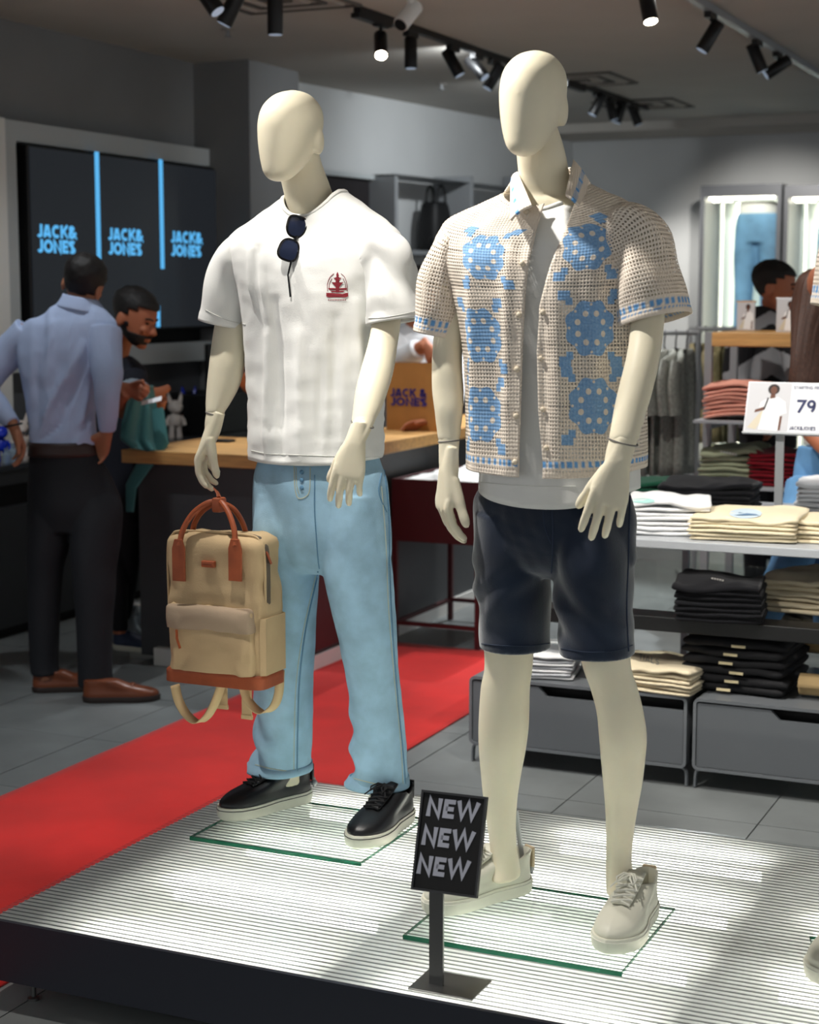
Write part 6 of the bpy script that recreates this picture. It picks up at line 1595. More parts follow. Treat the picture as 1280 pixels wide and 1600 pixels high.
P_ = [cb(998 + x_ * 8.5 + y_ * 1.0, 1031 + x_ * 2.4 - y_ * 9, .002) for x_, y_, _ in V]
if all(q is not None for q in P_): mk('lettering', (np.array(P_), F), m_gp, st_beige[-1], smooth=False)
# ------------------------------------------------------------------ people
def rowD(rows, m, n, ex=2.0, turn=0.0):
    """rows (py, xl, xr, depth, ratio): horizontal rings facing the viewer"""
    K = cat_rom(rows, m); R = []; t = np.arange(n) * 2 * pi / n; fh = unit(_f * [1, 1, 0])
    ax, ay = _r * cos(turn) + fh * sin(turn), fh * cos(turn) - _r * sin(turn)
    for py, xl, xr, d, q in K:
        c = PD((xl + xr) / 2, py, d); a = (xr - xl) / 2 * d / FPX / math.sqrt(cos(turn) ** 2 + (q * sin(turn)) ** 2); ct, st_ = np.cos(t), np.sin(t)
        x = np.sign(ct) * np.abs(ct) ** (2 / ex) * a; y = np.sign(st_) * np.abs(st_) ** (2 / ex) * a * q
        R.append(c + x[:, None] * ax + y[:, None] * ay)
    return np.array(R)
def limb(mb, pts, n=14, k=18):
    """pts: (px, py, depth, radius)"""
    P = cat_rom([list(PD(x, y, d)) for x, y, d, r in pts], k); mb.tube(P, cat_rom([[r] for x, y, d, r in pts], k)[:, 0], n)
FH = unit(_f * [1, 1, 0])
def dirv(right, away, up=0.0): return unit(_r * right + FH * away + np.array([0, 0, up]))

def head_frame(chin, fwd, up):
    z = unit(up); y = -unit(np.asarray(fwd) - z * (np.asarray(fwd) @ z)); return frame(chin, np.cross(y, z), y, z)
def head_parts(mb, HM, H=.23):
    E = egg(H, sc=H / .235); E[:, :, 1] += .052 * H / .235; s = H / .235
    mb.rings(xf(E, HM), True, True)
    def B(p, r): mb.ball(xf(np.array(p) * s, HM), np.array(r) * s, 12, 8, R=HM[:3, :3])
    mb.tube(xf(np.array([(0, -.036, .118), (0, -.052, .098), (0, -.066, .078), (0, -.056, .069)]) * s, HM), np.array([.008, .0105, .0135, .009]) * s, 10)
    B((-.011, -.045, .072), (.009, .012, .008)); B((.011, -.045, .072), (.009, .012, .008))
    B((0, -.034, .128), (.048, .018, .010))                       # brow
    B((0, -.043, .047), (.022, .013, .006)); B((0, -.041, .038), (.019, .013, .0065))   # lips
    B((0, -.02, .012), (.026, .026, .018))                        # chin
    for k in (-1, 1):
        B((k * .03, -.03, .085), (.024, .02, .018))               # cheeks
        B((k * .079, .068, .098), (.008, .020, .032))             # ears
    return E
def hair_shell(HM, H, keep, grow=1.07, seed=0.0, amp=.006, m=40, n=48):
    """cap of hair following the skull where keep(front, height, side) holds"""
    s = H / .235; K = cat_rom(HEADP, m); t = np.arange(n) * 2 * pi / n; R = []
    for z, a, yf, yb in K:
        c, b = (yf + yb) / 2, max((yb - yf) / 2, .004); R.append(np.stack([max(a, .004) * np.cos(t) * grow, c + b * np.sin(t) * grow + .052, np.full(n, z * .235 * (1 + (grow - 1) * .45))], 1))
    R = np.array(R) * s
    R[:, :, :] += (R - np.array([0, .05, .12]) * s) * (amp * 6 * fnoise(R, 40, seed, 2))[:, :, None]
    F = []
    for i in range(m - 1):
        for j in range(n):
            k = (j + 1) % n; q = [i * n + j, i * n + k, (i + 1) * n + k, (i + 1) * n + j]; c = R.reshape(-1, 3)[q].mean(0) / s
            if keep(c[1], c[2], abs(c[0])): F.append(tuple(q))
    F.append(tuple((m - 1) * n + j for j in range(n)))
    return xf(R.reshape(-1, 3), HM), F
short_hair = lambda y, z, x: (z > .172) or (y > .062 and z > .085 - .25 * (y - .062)) or (y > .035 and z > .13) or (y > .0 and z > .15)
beard_keep = lambda y, z, x: (z < .062 and y < .075 and not (z > .034 and z < .05 and x < .024 and y < .02)) or (z < .10 and .03 < y < .07 and x > .045)
m_hair = mat('black_hair', (16, 13, 12), .6, var=(60, .3), bump=(160, .6, .004)); m_skin_a = mat('tan_skin', (168, 112, 82), .55, sub=.08); m_skin_b = mat('warm_skin', (172, 106, 76), .55, sub=.08)
m_eye = mat('dark_eye', (24, 18, 16), .2)

def shoe_simple(parent, heel, d, m, m_sole, L=.285):
    d = unit((d[0], d[1], 0)); M = frame(heel, np.cross(d, (0, 0, 1)), d, (0, 0, 1)); up = []
    for z, yf, w, y0 in ((.02, L - .004, .046, .004), (.034, L - .006, .047, .003), (.045, L - .022, .044, .004), (.056, L - .065, .041, .005), (.066, L - .11, .039, .006), (.078, L - .14, .038, .006), (.085, L - .155, .036, .006)): up.append(foot_ring(yf, w, z, 32, y0))
    sh = thing_part('shoe', parent)
    mk('upper', MB().rings(xf(cat_rom(np.array(up).reshape(7, -1), 16).reshape(16, 32, 3), M), True, True), m, sh, sharp=70)
    mk('sole', MB().rings(xf(np.array([foot_ring(L + e, .050 * q, z, 32, -e) for z, q, e in ((0, .95, -.003), (.006, 1, 0), (.02, 1, .001), (.023, .97, -.001))]), M), True, True), m_sole, sh, sharp=50)
    s_ = MB().tube(xf([(x, L - .105 - x * x * 10, .066 - x * x * 8) for x in np.linspace(-.03, .03, 7)], M), .005, 6, rb=.009); mk('strap', s_, m, sh)
    return sh

def cloth_noise(V, amp, sc, seed, an=(1, 1, .5)):
    V = np.asarray(V); return V + unit_rows(V - V.mean(0)) * (amp * fnoise(V * np.array(an), sc, seed, 2))[:, None]
def unit_rows(A_): return A_ / (np.linalg.norm(A_, axis=1)[:, None] + 1e-9)

# ---- man in the pale blue shirt, seen from behind
m_shirt_b = mat('pale_blue_shirt', (172, 188, 220), .8, spec=.2, bump=(220, .15)); m_trs = mat('black_navy_trousers', (14, 16, 22), .8); m_belt = mat('brown_belt', (52, 36, 32), .5); m_brogue = mat('brown_leather_shoe', (110, 58, 34), .35); m_dk_sole = mat('dark_sole', (40, 30, 26), .6)
D1 = 6.7
p1 = thing('person', 'man in pale blue shirt and dark trousers standing with back turned, hand on hip', 'person', PD(125, 1085, D1) * [1, 1, 0])
chin = PD(129, 487, D1 + .07); HM1 = head_frame(chin, dirv(.2, .95, -.12), np.array([0, 0, 1]) + _r * .26); 
bm = MB(); head_parts(bm, HM1, .225)
limb(bm, [(118, 505, D1, .075), (126, 480, D1 + .01, .060), (137, 450, D1 + .02, .055)])
bm.rings(rowD([(496, 70, 160, D1, .6), (540, 42, 160, D1, .6), (620, 48, 142, D1, .62), (690, 58, 138, D1, .6), (760, 68, 150, D1, .5), (785, 85, 140, D1, .45)], 24, 28), True, True)
armR_ = [(160, 520, D1 - .02, .058), (165, 560, D1 - .06, .052), (168, 605, D1 - .12, .044), (168, 640, D1 - .1, .037), (168, 672, D1 - .06, .029)]
armL_ = [(46, 520, D1 + .03, .058), (10, 555, D1 + .05, .052), (-22, 600, D1 + .03, .044), (-5, 632, D1 - .02, .037), (20, 662, D1 - .07, .029)]
limb(bm, armR_); limb(bm, armL_)
for pts in ([(78, 780, D1 + .01, .07), (70, 900, D1 + .02, .05), (70, 1035, D1 + .06, .034), (72, 1064, D1 + .06, .038)], [(148, 780, D1 - .01, .07), (147, 900, D1 - .03, .05), (148, 1045, D1 - .03, .034), (150, 1078, D1 - .03, .038)]): limb(bm, pts)
w = PD(167, 676, D1 - .06); fz = dirv(-.35, .35, -.75); hx = dirv(-.8, .4, .2); z = -fz; x = unit(hx - z * (hx @ z)); y = np.cross(x, z)
for hm, M in ((hand_mesh((25, 30, 20), .04, (.55, -.3, -.7), voxel=.004), frame(w, x, y, z)),): V, F = place_hand(hm, M); bm.add(V, F)
w = PD(22, 668, D1 - .07); fz = dirv(.32, -.05, -.95); hx = dirv(.55, -.8, .1); z = -fz; x = unit(hx - z * (hx @ z)); y = np.cross(z, x)
V, F = place_hand(hand_mesh((28, 28, 20), .03, (.45, -.3, -.8), voxel=.004), frame(w, x, y, z)); bm.add(V, F)
V, F = remesh(bm, .005, 5); mk('body', (V, F), m_skin_a, p1, sharp=None)
mk('hair', hair_shell(HM1, .225, short_hair, 1.085, 1.0), m_hair, p1, sharp=None, solid=.006)
sb = MB()
T1 = rowD([(468, 100, 152, D1, .9), (480, 82, 160, D1, .66), (492, 58, 172, D1, .52), (505, 38, 181, D1, .5), (525, 30, 180, D1, .52), (550, 28, 170, D1, .56), (582, 31, 158, D1, .6), (620, 38, 151, D1, .64), (656, 43, 148, D1, .68), (692, 46, 151, D1, .7), (700, 47, 151, D1, .7)], 70, 64, 2.2)
N = grid_normals(T1); c = T1.mean(1, keepdims=True); N *= np.sign(((T1 - c) * N).sum(2, keepdims=True))
px_ = lambda P: np.stack([640 + FPX * ((P - _C) @ _r) / ((P - _C) @ _f), 800 - FPX * ((P - _C) @ _u) / ((P - _C) @ _f)], -1)
Q = px_(T1); nearv = ((T1 - c) @ FH < 0.02); D = np.zeros(Q.shape[:2])
for a, b2, w_, h in (((78, 480), (76, 620), 4, .006), ((130, 540), (70, 650), 6, .008), ((136, 560), (90, 670), 5, -.007), ((112, 500), (105, 600), 6, .005), ((60, 560), (58, 660), 6, -.006), ((140, 600), (120, 690), 5, .007), ((90, 600), (60, 690), 6, .006), ((100, 660), (60, 690), 4, -.006), ((145, 640), (110, 694), 4, -.006)): D += fold(Q[..., 0], Q[..., 1], a, b2, w_, h)
T1 = T1 + N * (D * 2.2 * nearv + .006 * fnoise(T1, 9, 2.0, 2))[:, :, None]
sb.rings(T1, True, True)
def sleeve_l(pts, grow):
    limb(sb, [(x, y, d, r + g) for (x, y, d, r), g in zip(pts, grow)], 18, 26)
sleeve_l(armR_, (.016, .014, .012, .010, .006)); sleeve_l(armL_, (.016, .014, .012, .010, .006))
V, F = remesh(sb, .006, 2); V = cloth_noise(V, .009, 13, 4.0)
sh1 = mk('shirt', (V, F), m_shirt_b, p1, sharp=None); tag(sh1, 'pale blue long sleeved shirt')
col = rowD([(464, 100, 150, D1, 1.0), (473, 96, 153, D1, .98), (485, 88, 158, D1, .88)], 8, 40); col[:, :, 2] += ((col - col.mean(1, keepdims=True)) @ _r)[:, :] * -.2; mk('collar', MB().rings(col), m_shirt_b, sh1, solid=.004, sharp=None)
mk('belt', MB().rings(rowD([(690, 47, 150, D1, .72), (712, 46, 153, D1, .72)], 4, 48)), m_belt, p1, solid=.005, sharp=None)
tb_ = MB().rings(rowD([(702, 47.5, 151, D1, .7), (740, 44, 172, D1, .68), (790, 43, 190, D1, .62), (830, 50, 180, D1, .5)], 18, 48), True, True)
tb_.rings(rowD([(745, 52, 105, D1 + .01, .9), (790, 43, 112, D1 + .01, 1.05), (850, 42, 108, D1 + .01, 1.05), (900, 42, 98, D1 + .02, 1.0), (960, 43, 94, D1 + .04, 1.0), (1030, 47, 92, D1 + .06, 1.0), (1052, 50, 93, D1 + .06, 1.05)], 36, 36), True, True)
tb_.rings(rowD([(745, 112, 165, D1 - .01, .9), (790, 109, 190, D1 - .01, 1.0), (850, 109, 188, D1 - .02, 1.05), (900, 112, 181, D1 - .03, 1.0), (960, 118, 177, D1 - .03, 1.0), (1030, 121, 175, D1 - .03, 1.0), (1070, 122, 176, D1 - .03, 1.05)], 36, 36), True, True)
V, F = remesh(tb_, .006, 4); V = cloth_noise(V, .007, 9, 1.0)
tag(mk('trousers', (V, F), m_trs, p1, sharp=None), 'black trousers')
h1 = atZ(50, 1082, 0); shoe_simple(p1, h1, dirv(.93, .25), m_brogue, m_dk_sole, .29)
h1 = atZ(129, 1097, 0); shoe_simple(p1, h1, dirv(.95, .15), m_brogue, m_dk_sole, .30)
mk('bracelet', MB().tube([PD(21, 664, D1 - .07) + .033 * (np.cos(t) * unit(_r) + np.sin(t) * FH) + [0, 0, .006 * np.cos(t)] for t in np.linspace(0, 2 * pi, 20)[:-1]], .004, 6, closed=True), m_black, p1)

# ---- bearded man with the teal garment
D2 = 7.35
m_tee_n = mat('navy_tee', (22, 26, 38), .85); m_tee_g = mat('grey_sleeve_stripe', (140, 150, 160), .85)
p2 = thing('person', 'bearded man in dark tee looking down at a teal garment', 'person', PD(185, 1010, D2 + .1) * [1, 1, 0])
chin = PD(213, 541, D2 - .12); HM2 = head_frame(chin, dirv(.85, -.35, -.5), np.array([0, 0, 1]) + dirv(.35, -.1) * 1.0 * .35)
bm = MB(); head_parts(bm, HM2, .235)
limb(bm, [(172, 570, D2 + .05, .075), (183, 540, D2, .06), (196, 510, D2 - .05, .056)])
bm.rings(rowD([(572, 130, 225, D2 + .05, .6), (620, 125, 225, D2 + .05, .6), (700, 140, 215, D2 + .05, .65), (770, 146, 212, D2 + .05, .55), (800, 158, 200, D2 + .05, .5)], 20, 28), True, True)
aR = [(205, 585, D2 - .08, .055), (208, 625, D2 - .12, .048), (196, 640, D2 - .22, .042), (190, 622, D2 - .30, .033), (198, 612, D2 - .34, .028)]
aL = [(160, 585, D2 + .15, .055), (215, 650, D2 + .15, .048), (240, 640, D2 + .05, .040), (252, 622, D2 - .04, .030)]
limb(bm, aR); limb(bm, aL)
for pts in ([(165, 800, D2 + .05, .05), (178, 900, D2 + .06, .042), (187, 990, D2 + .1, .03)], [(200, 800, D2 + .05, .05), (196, 900, D2 + .12, .042), (190, 978, D2 + .25, .03)]): limb(bm, pts)
for (px, py, d, fz, hx) in ((197, 606, D2 - .33, dirv(.75, -.1, -.25), dirv(.1, .3, .9)), (252, 612, D2 - .05, dirv(-.6, -.5, -.35), dirv(-.1, -.3, .9))):
    w = PD(px, py, d); z = -fz; x = unit(hx - z * (hx @ z)); y = np.cross(z, x); V, F = place_hand(hand_mesh((55, 60, 30), .02, (.3, -.7, -.6), voxel=.004, scale=.92), frame(w, x, y, z)); bm.add(V, F)
V, F = remesh(bm, .005, 4); mk('body', (V, F), m_skin_b, p2, sharp=None)
mk('hair', hair_shell(HM2, .235, short_hair, 1.08, 2.0), m_hair, p2, sharp=None, solid=.006)
mk('beard', hair_shell(HM2, .235, beard_keep, 1.05, 3.0, .004), m_hair, p2, sharp=None, solid=.004)
mk('moustache', MB().tube(xf([(-.026, -.036, .050), (0, -.054, .058), (.026, -.036, .050)], HM2), [.004, .007, .004], 8), m_hair, p2)
for k in (-1, 1):
    mk('eye', MB().ball(xf((k * .031, -.036, .114), HM2), (.012, .008, .005), 10, 6, R=HM2[:3, :3]), m_eye, p2)
    mk('eyebrow', MB().tube(xf([(k * .014, -.049, .131), (k * .032, -.045, .136), (k * .048, -.030, .131)], HM2), .004, 6), m_hair, p2)
sb = MB().rings(rowD([(556, 152, 205, D2 + .03, .9), (568, 130, 220, D2 + .05, .62), (585, 118, 230, D2 + .05, .6), (640, 120, 226, D2 + .05, .62), (720, 132, 222, D2 + .05, .66), (775, 134, 224, D2 + .05, .68)], 30, 40), True, True)
limb(sb, [(x, y, d, r + .018) for x, y, d, r in aR[:2]] + [(204, 632, D2 - .15, .062)], 16, 14); limb(sb, [(x, y, d, r + .018) for x, y, d, r in aL[:2]], 16, 14)
V, F = remesh(sb, .007, 4); tag(mk('t_shirt', (V, F), m_tee_n, p2, sharp=None), 'dark navy t-shirt')
mk('sleeve_band', MB().tube([PD(208, 606, D2 - .10), PD(207, 624, D2 - .13)], [.071, .069], 20, False), m_tee_g, p2, solid=.003)
tb_ = MB().rings(rowD([(765, 136, 222, D2 + .05, .7), (820, 138, 224, D2 + .05, .62), (850, 150, 212, D2 + .05, .5)], 10, 36), True, True)
tb_.rings(rowD([(810, 140, 184, D2 + .05, 1.1), (900, 158, 198, D2 + .06, 1.0), (985, 174, 200, D2 + .1, 1.1)], 20, 30), True, True); tb_.rings(rowD([(810, 178, 224, D2 + .05, 1.1), (900, 176, 216, D2 + .12, 1.0), (975, 176, 203, D2 + .25, 1.1)], 20, 30), True, True)
V, F = remesh(tb_, .007, 4); tag(mk('trousers', (V, F), m_trs, p2, sharp=None), 'black trousers')
m_snk = mat('navy_sneaker', (56, 66, 92), .6)
for (px, py) in ((176, 1013), (184, 990)):
    o_ = shoe_simple(p2, atZ(px, py, 0), dirv(.9, -.3), m_snk, m_sole_white, .27)
# teal garment and its tag
m_teal = mat('teal_cotton', (66, 122, 124), .9, sheen=.1)
D3 = D2 - .33; K = []
for t, (l, r_) in zip(np.linspace(0, 1, 30), zip(np.interp(np.linspace(0, 1, 30), [0, .1, .3, .6, .85, 1], [208, 203, 197, 190, 188, 206]), np.interp(np.linspace(0, 1, 30), [0, .1, .3, .6, .85, 1], [238, 240, 244, 250, 256, 262]))):
    y_ = 602 + 98 * t; K.append([PD(l + (r_ - l) * s, y_ + 5 * sin(s * pi) * t, D3 + .16 * s + .02 * sin(s * 14 + t * 3) * (.3 + t)) for s in np.linspace(0, 1, 26)])
tg = thing('teal_garment', 'teal cotton garment held up by the bearded man', 'garment', PD(225, 700, D3))
mk('cloth', MB().sheet(np.array(K)), m_teal, tg, solid=.004, sharp=None)
mk('trailing_sleeve', MB().tube([PD(240, 640, D3 + .15), PD(248, 690, D3 + .14), PD(205, 760, D3 + .12), PD(203, 800, D3 + .12)], [.05, .055, .03, .02], 12, rb=[.02, .02, .012, .01]), m_teal, tg)
a = PD(220, 633, D3 - .03); b2 = PD(252, 626, D3 - .02); mk('paper_tag', MB().add([a, b2, b2 + [0, 0, .018] + FH * .02, a + [0, 0, .016] + FH * .02], [(0, 1, 2, 3)]), m_card_w, tg, smooth=False, solid=.001)

# crumpled clear plastic by the counter end
q = PD(205, 985, D2 + .25) * [1, 1, 0]; pb_ = MB().ball(q + [0, 0, .11], (.06, .05, .11), 24, 16); Vp, Fp = pb_.arrays(); Vp = Vp + unit_rows(Vp - Vp.mean(0)) * (.05 * fnoise(Vp, 22, 3.0, 3))[:, None]; Vp[:, 2] = np.maximum(Vp[:, 2], .001)
tag(mk('plastic_bag', (Vp, Fp), mat('thin_plastic', (200, 214, 224), .25, trans=.5), sharp=None), 'crumpled clear plastic bag on the floor by the counter end', 'plastic bag')

# ---- cashier in white behind the kraft carrier
D4 = 8.95
m_wsh = mat('white_shirt', (214, 218, 224), .85)
p4 = thing('person', 'cashier in white shirt bending behind the kraft carrier', 'person', PD(655, 960, D4) * [1, 1, 0])
chin = PD(664, 490, D4 - .12); HM4 = head_frame(chin, dirv(.5, -.7, -.35), np.array([0, 0, 1]) + dirv(.1, -.3) * .3); bm = MB(); head_parts(bm, HM4, .23)
limb(bm, [(650, 525, D4, .075), (652, 505, D4 - .02, .06), (655, 480, D4 - .04, .055)])
bm.rings(rowD([(520, 612, 690, D4, .6), (570, 605, 695, D4, .6), (650, 615, 690, D4, .65), (720, 615, 690, D4, .65)], 18, 28), True, True)
aR = [(690, 530, D4 - .02, .055), (712, 580, D4 - .05, .048), (706, 630, D4 - .45, .038), (686, 655, D4 - .72, .03), (672, 661, D4 - .79, .028)]; aL = [(615, 530, D4, .055), (622, 565, D4 - .2, .048), (655, 545, D4 - .34, .036), (666, 540, D4 - .38, .03)]
limb(bm, aR); limb(bm, aL); 
for pts in ([(632, 700, D4, .055), (632, 850, D4, .042), (632, 915, D4, .034)], [(674, 700, D4, .055), (674, 850, D4, .042), (674, 915, D4, .034)]): limb(bm, pts)
for (px, py, d, fz, hx, cu) in ((672, 662, D4 - .79, dirv(-.9, -.3, -.1), dirv(-.2, -.6, .5), (12, 10, 8)), (667, 540, D4 - .38, dirv(.3, -.5, -.7), dirv(.5, -.2, .6), (40, 40, 20))):
    w = PD(px, py, d); z = -fz; x = unit(hx - z * (hx @ z)); y = np.cross(x, z); V, F = place_hand(hand_mesh(cu, .05, (.5, -.3, -.7), voxel=.004, scale=.95), frame(w, x, y, z)); bm.add(V, F)
V, F = remesh(bm, .006, 4); mk('body', (V, F), m_skin_b, p4, sharp=None); mk('hair', hair_shell(HM4, .23, short_hair, 1.09, 4.0), m_hair, p4, sharp=None, solid=.006)
sb = MB().rings(rowD([(508, 632, 672, D4, .9), (518, 614, 690, D4, .62), (535, 603, 698, D4, .6), (600, 603, 698, D4, .62), (690, 608, 696, D4, .66)], 30, 40), True, True)
limb(sb, [(x, y, d, r + .02) for x, y, d, r in aR[:3]], 16, 16); limb(sb, [(x, y, d, r + .022) for x, y, d, r in aL[:3]], 16, 16)
V, F = remesh(sb, .008, 3); V = cloth_noise(V, .012, 12, 6.0); tag(mk('shirt', (V, F), m_wsh, p4, sharp=None), 'white shirt with sleeves pushed up')
tb_ = MB().rings(rowD([(680, 610, 694, D4, .7), (740, 612, 694, D4, .6)], 6, 32), True, True)
for xx in (632, 674): tb_.rings(rowD([(720, xx - 22, xx + 22, D4, 1.1), (850, xx - 19, xx + 19, D4, 1), (915, xx - 16, xx + 16, D4, 1.1)], 14, 28), True, True)
V, F = remesh(tb_, .008, 3); tag(mk('trousers', (V, F), m_trs, p4, sharp=None), 'dark trousers')
mk('wristwatch', MB().cyl(PD(688, 651, D4 - .69), PD(684, 656, D4 - .73), .036, 16), m_grey_metal, p4)
for xx in (628, 672): shoe_simple(p4, PD(xx, 965, D4 + .05) * [1, 1, 0], dirv(.2, -.95), m_black, m_dk_sole)

# ---- second cashier, only a bare forearm shows between the first mannequin's arm and tee
D5 = 8.0
p5 = thing('person', 'cashier whose bare forearm shows beside the first mannequin white tee', 'person', PD(470, 985, D5) * [1, 1, 0])
chin = PD(470, 462, D5 - .1); HM5 = head_frame(chin, dirv(-.2, -.9, -.2), (0, 0, 1)); bm = MB(); head_parts(bm, HM5, .23)
limb(bm, [(470, 505, D5, .07), (470, 470, D5, .058)]); bm.rings(rowD([(505, 425, 515, D5, .6), (560, 420, 520, D5, .6), (690, 432, 508, D5, .65), (735, 432, 508, D5, .65)], 16, 28), True, True)
aL = [(428, 520, D5, .055), (412, 580, D5 - .03, .047), (396, 604, D5 - .15, .04), (384, 596, D5 - .25, .034), (378, 590, D5 - .32, .028)]; aR = [(512, 520, D5, .055), (528, 590, D5, .046), (515, 640, D5 - .2, .034)]
limb(bm, aL); limb(bm, aR)
for xx in (450, 492): limb(bm, [(xx, 715, D5, .055), (xx, 860, D5, .042), (xx, 978, D5, .034)])
w = PD(378, 590, D5 - .32); fz = dirv(-.5, -.6, .3); hx = dirv(.1, -.2, .9); z = -fz; x = unit(hx - z * (hx @ z)); y = np.cross(x, z); V, F = place_hand(hand_mesh((40, 40, 20), .03, (.5, -.4, -.7), voxel=.004, scale=.95), frame(w, x, y, z)); bm.add(V, F)
w = PD(513, 646, D5 - .22); fz = dirv(-.2, -.4, -.8); hx = dirv(-.7, -.5, 0); z = -fz; x = unit(hx - z * (hx @ z)); y = np.cross(z, x); V, F = place_hand(hand_mesh((20, 20, 15), .04, (.5, -.4, -.7), voxel=.004, scale=.95), frame(w, x, y, z)); bm.add(V, F)
V, F = remesh(bm, .007, 4); mk('body', (V, F), m_skin_b, p5, sharp=None); mk('hair', hair_shell(HM5, .23, short_hair, 1.08, 5.0), m_hair, p5, sharp=None, solid=.006)
sb = MB().rings(rowD([(492, 450, 490, D5, .9), (504, 428, 514, D5, .62), (520, 416, 524, D5, .6), (600, 418, 522, D5, .62), (700, 424, 516, D5, .66)], 24, 36), True, True)
limb(sb, [(x, y, d, r + .02) for x, y, d, r in aL[:2]], 14, 10); limb(sb, [(x, y, d, r + .02) for x, y, d, r in aR[:2]], 14, 10)
V, F = remesh(sb, .009, 3); tag(mk('t_shirt', (V, F), m_tee_n, p5, sharp=None), 'dark t-shirt')
tb_ = MB().rings(rowD([(690, 426, 514, D5, .7), (750, 428, 512, D5, .6)], 6, 32), True, True)
for xx in (450, 492): tb_.rings(rowD([(730, xx - 22, xx + 22, D5, 1.1), (860, xx - 19, xx + 19, D5, 1), (970, xx - 16, xx + 16, D5, 1.1)], 14, 28), True, True)
V, F = remesh(tb_, .009, 3); tag(mk('trousers', (V, F), m_trs, p5, sharp=None), 'dark trousers')
for xx in (448, 492): shoe_simple(p5, PD(xx, 985, D5 + .05) * [1, 1, 0], dirv(-.2, -.95), m_black, m_dk_sole)

# ---- man in the striped top behind the oak-topped gondola
D6 = 8.1
m_blk_knit = mat('black_knit', (22, 22, 26), .9); m_gry_knit = mat('grey_knit', (150, 152, 156), .9)
p6 = thing('person', 'dark-haired man in black and grey striped top behind the oak-topped gondola', 'person', PD(1200, 975, D6) * [1, 1, 0])
chin = PD(1222, 488, D6 - .08); HM6 = head_frame(chin, dirv(.88, -.25, -.12), (0, 0, 1) + dirv(.1, 0) * .1); bm = MB(); head_parts(bm, HM6, .235)
limb(bm, [(1196, 520, D6, .075), (1202, 490, D6, .042), (1208, 470, D6 - .03, .056)]); bm.rings(rowD([(505, 1162, 1240, D6, .62), (560, 1152, 1248, D6, .6), (690, 1165, 1235, D6, .65), (740, 1165, 1235, D6, .65)], 16, 28), True, True)
aR = [(1240, 525, D6 - .1, .055), (1250, 590, D6 - .2, .046), (1270, 620, D6 - .35, .034)]; aL = [(1160, 525, D6 - .05, .058), (1152, 600, D6 - .05, .048), (1180, 650, D6 - .2, .036)]
limb(bm, aL); limb(bm, aR)
for xx in (1180, 1220): limb(bm, [(xx, 720, D6, .055), (xx, 860, D6, .042), (xx, 968, D6, .034)])
for (px, py, d, s_) in ((1272, 624, D6 - .37, 1), (1184, 654, D6 - .22, -1)):
    w = PD(px, py, d); fz = dirv(.4, -.5, -.5); hx = dirv(.1, -.3, .8); z = -fz; x = unit(hx - z * (hx @ z)); y = np.cross(x, z) * s_; V, F = place_hand(hand_mesh((30, 30, 20), .03, (.5, -.4, -.7), voxel=.004, scale=.95), frame(w, x, y, z)); bm.add(V, F)
V, F = remesh(bm, .0055, 3); mk('body', (V, F), m_skin_b, p6, sharp=None); mk('hair', hair_shell(HM6, .235, short_hair, 1.08, 6.0), m_hair, p6, sharp=None, solid=.006)
for k in (-1, 1):
    mk('eye', MB().ball(xf((k * .031, -.036, .114), HM6), (.012, .008, .005), 10, 6, R=HM6[:3, :3]), m_eye, p6); mk('eyebrow', MB().tube(xf([(k * .014, -.049, .131), (k * .032, -.045, .136), (k * .048, -.030, .131)], HM6), .004, 6), m_hair, p6)
sb = MB().rings(rowD([(478, 1182, 1222, D6, 1.0), (490, 1172, 1232, D6, .75), (505, 1158, 1242, D6, .62), (525, 1150, 1248, D6, .6), (600, 1150, 1248, D6, .62), (700, 1156, 1244, D6, .66)], 36, 48), True, True)
limb(sb, [(x, y, d, r + .018) for x, y, d, r in aL], 16, 16); limb(sb, [(x, y, d, r + .018) for x, y, d, r in aR], 16, 16)
V, F = remesh(sb, .007, 3)
o = mk('striped_top', (V, F), [m_blk_knit, m_gry_knit], p6, sharp=None)
sh0 = PD(1196, 485, D6)[2]; mi = []
for f in F:
    c = np.mean([V[i] for i in f], 0); side = (c - PD(1200, 500, D6)) @ _r; zz = sh0 - c[2] - abs(side) * .55
    mi.append(1 if (.0 < zz < .06 or .17 < zz < .30 or .40 < zz < .48) else 0)
o.data.polygons.foreach_set('material_index', np.array(mi, np.int32)); tag(o, 'black knitted top with grey stripes across the shoulders')
tb_ = MB().rings(rowD([(690, 1158, 1242, D6, .7), (750, 1160, 1240, D6, .6)], 6, 32), True, True)
for xx in (1180, 1220): tb_.rings(rowD([(730, xx - 21, xx + 21, D6, 1.1), (860, xx - 18, xx + 18, D6, 1), (960, xx - 15, xx + 15, D6, 1.1)], 14, 28), True, True)
V, F = remesh(tb_, .009, 3); mk('trousers', (V, F), m_trs, p6, sharp=None)
for xx in (1178, 1220): shoe_simple(p6, PD(xx, 975, D6 + .05) * [1, 1, 0], dirv(.6, -.6), m_black, m_dk_sole)

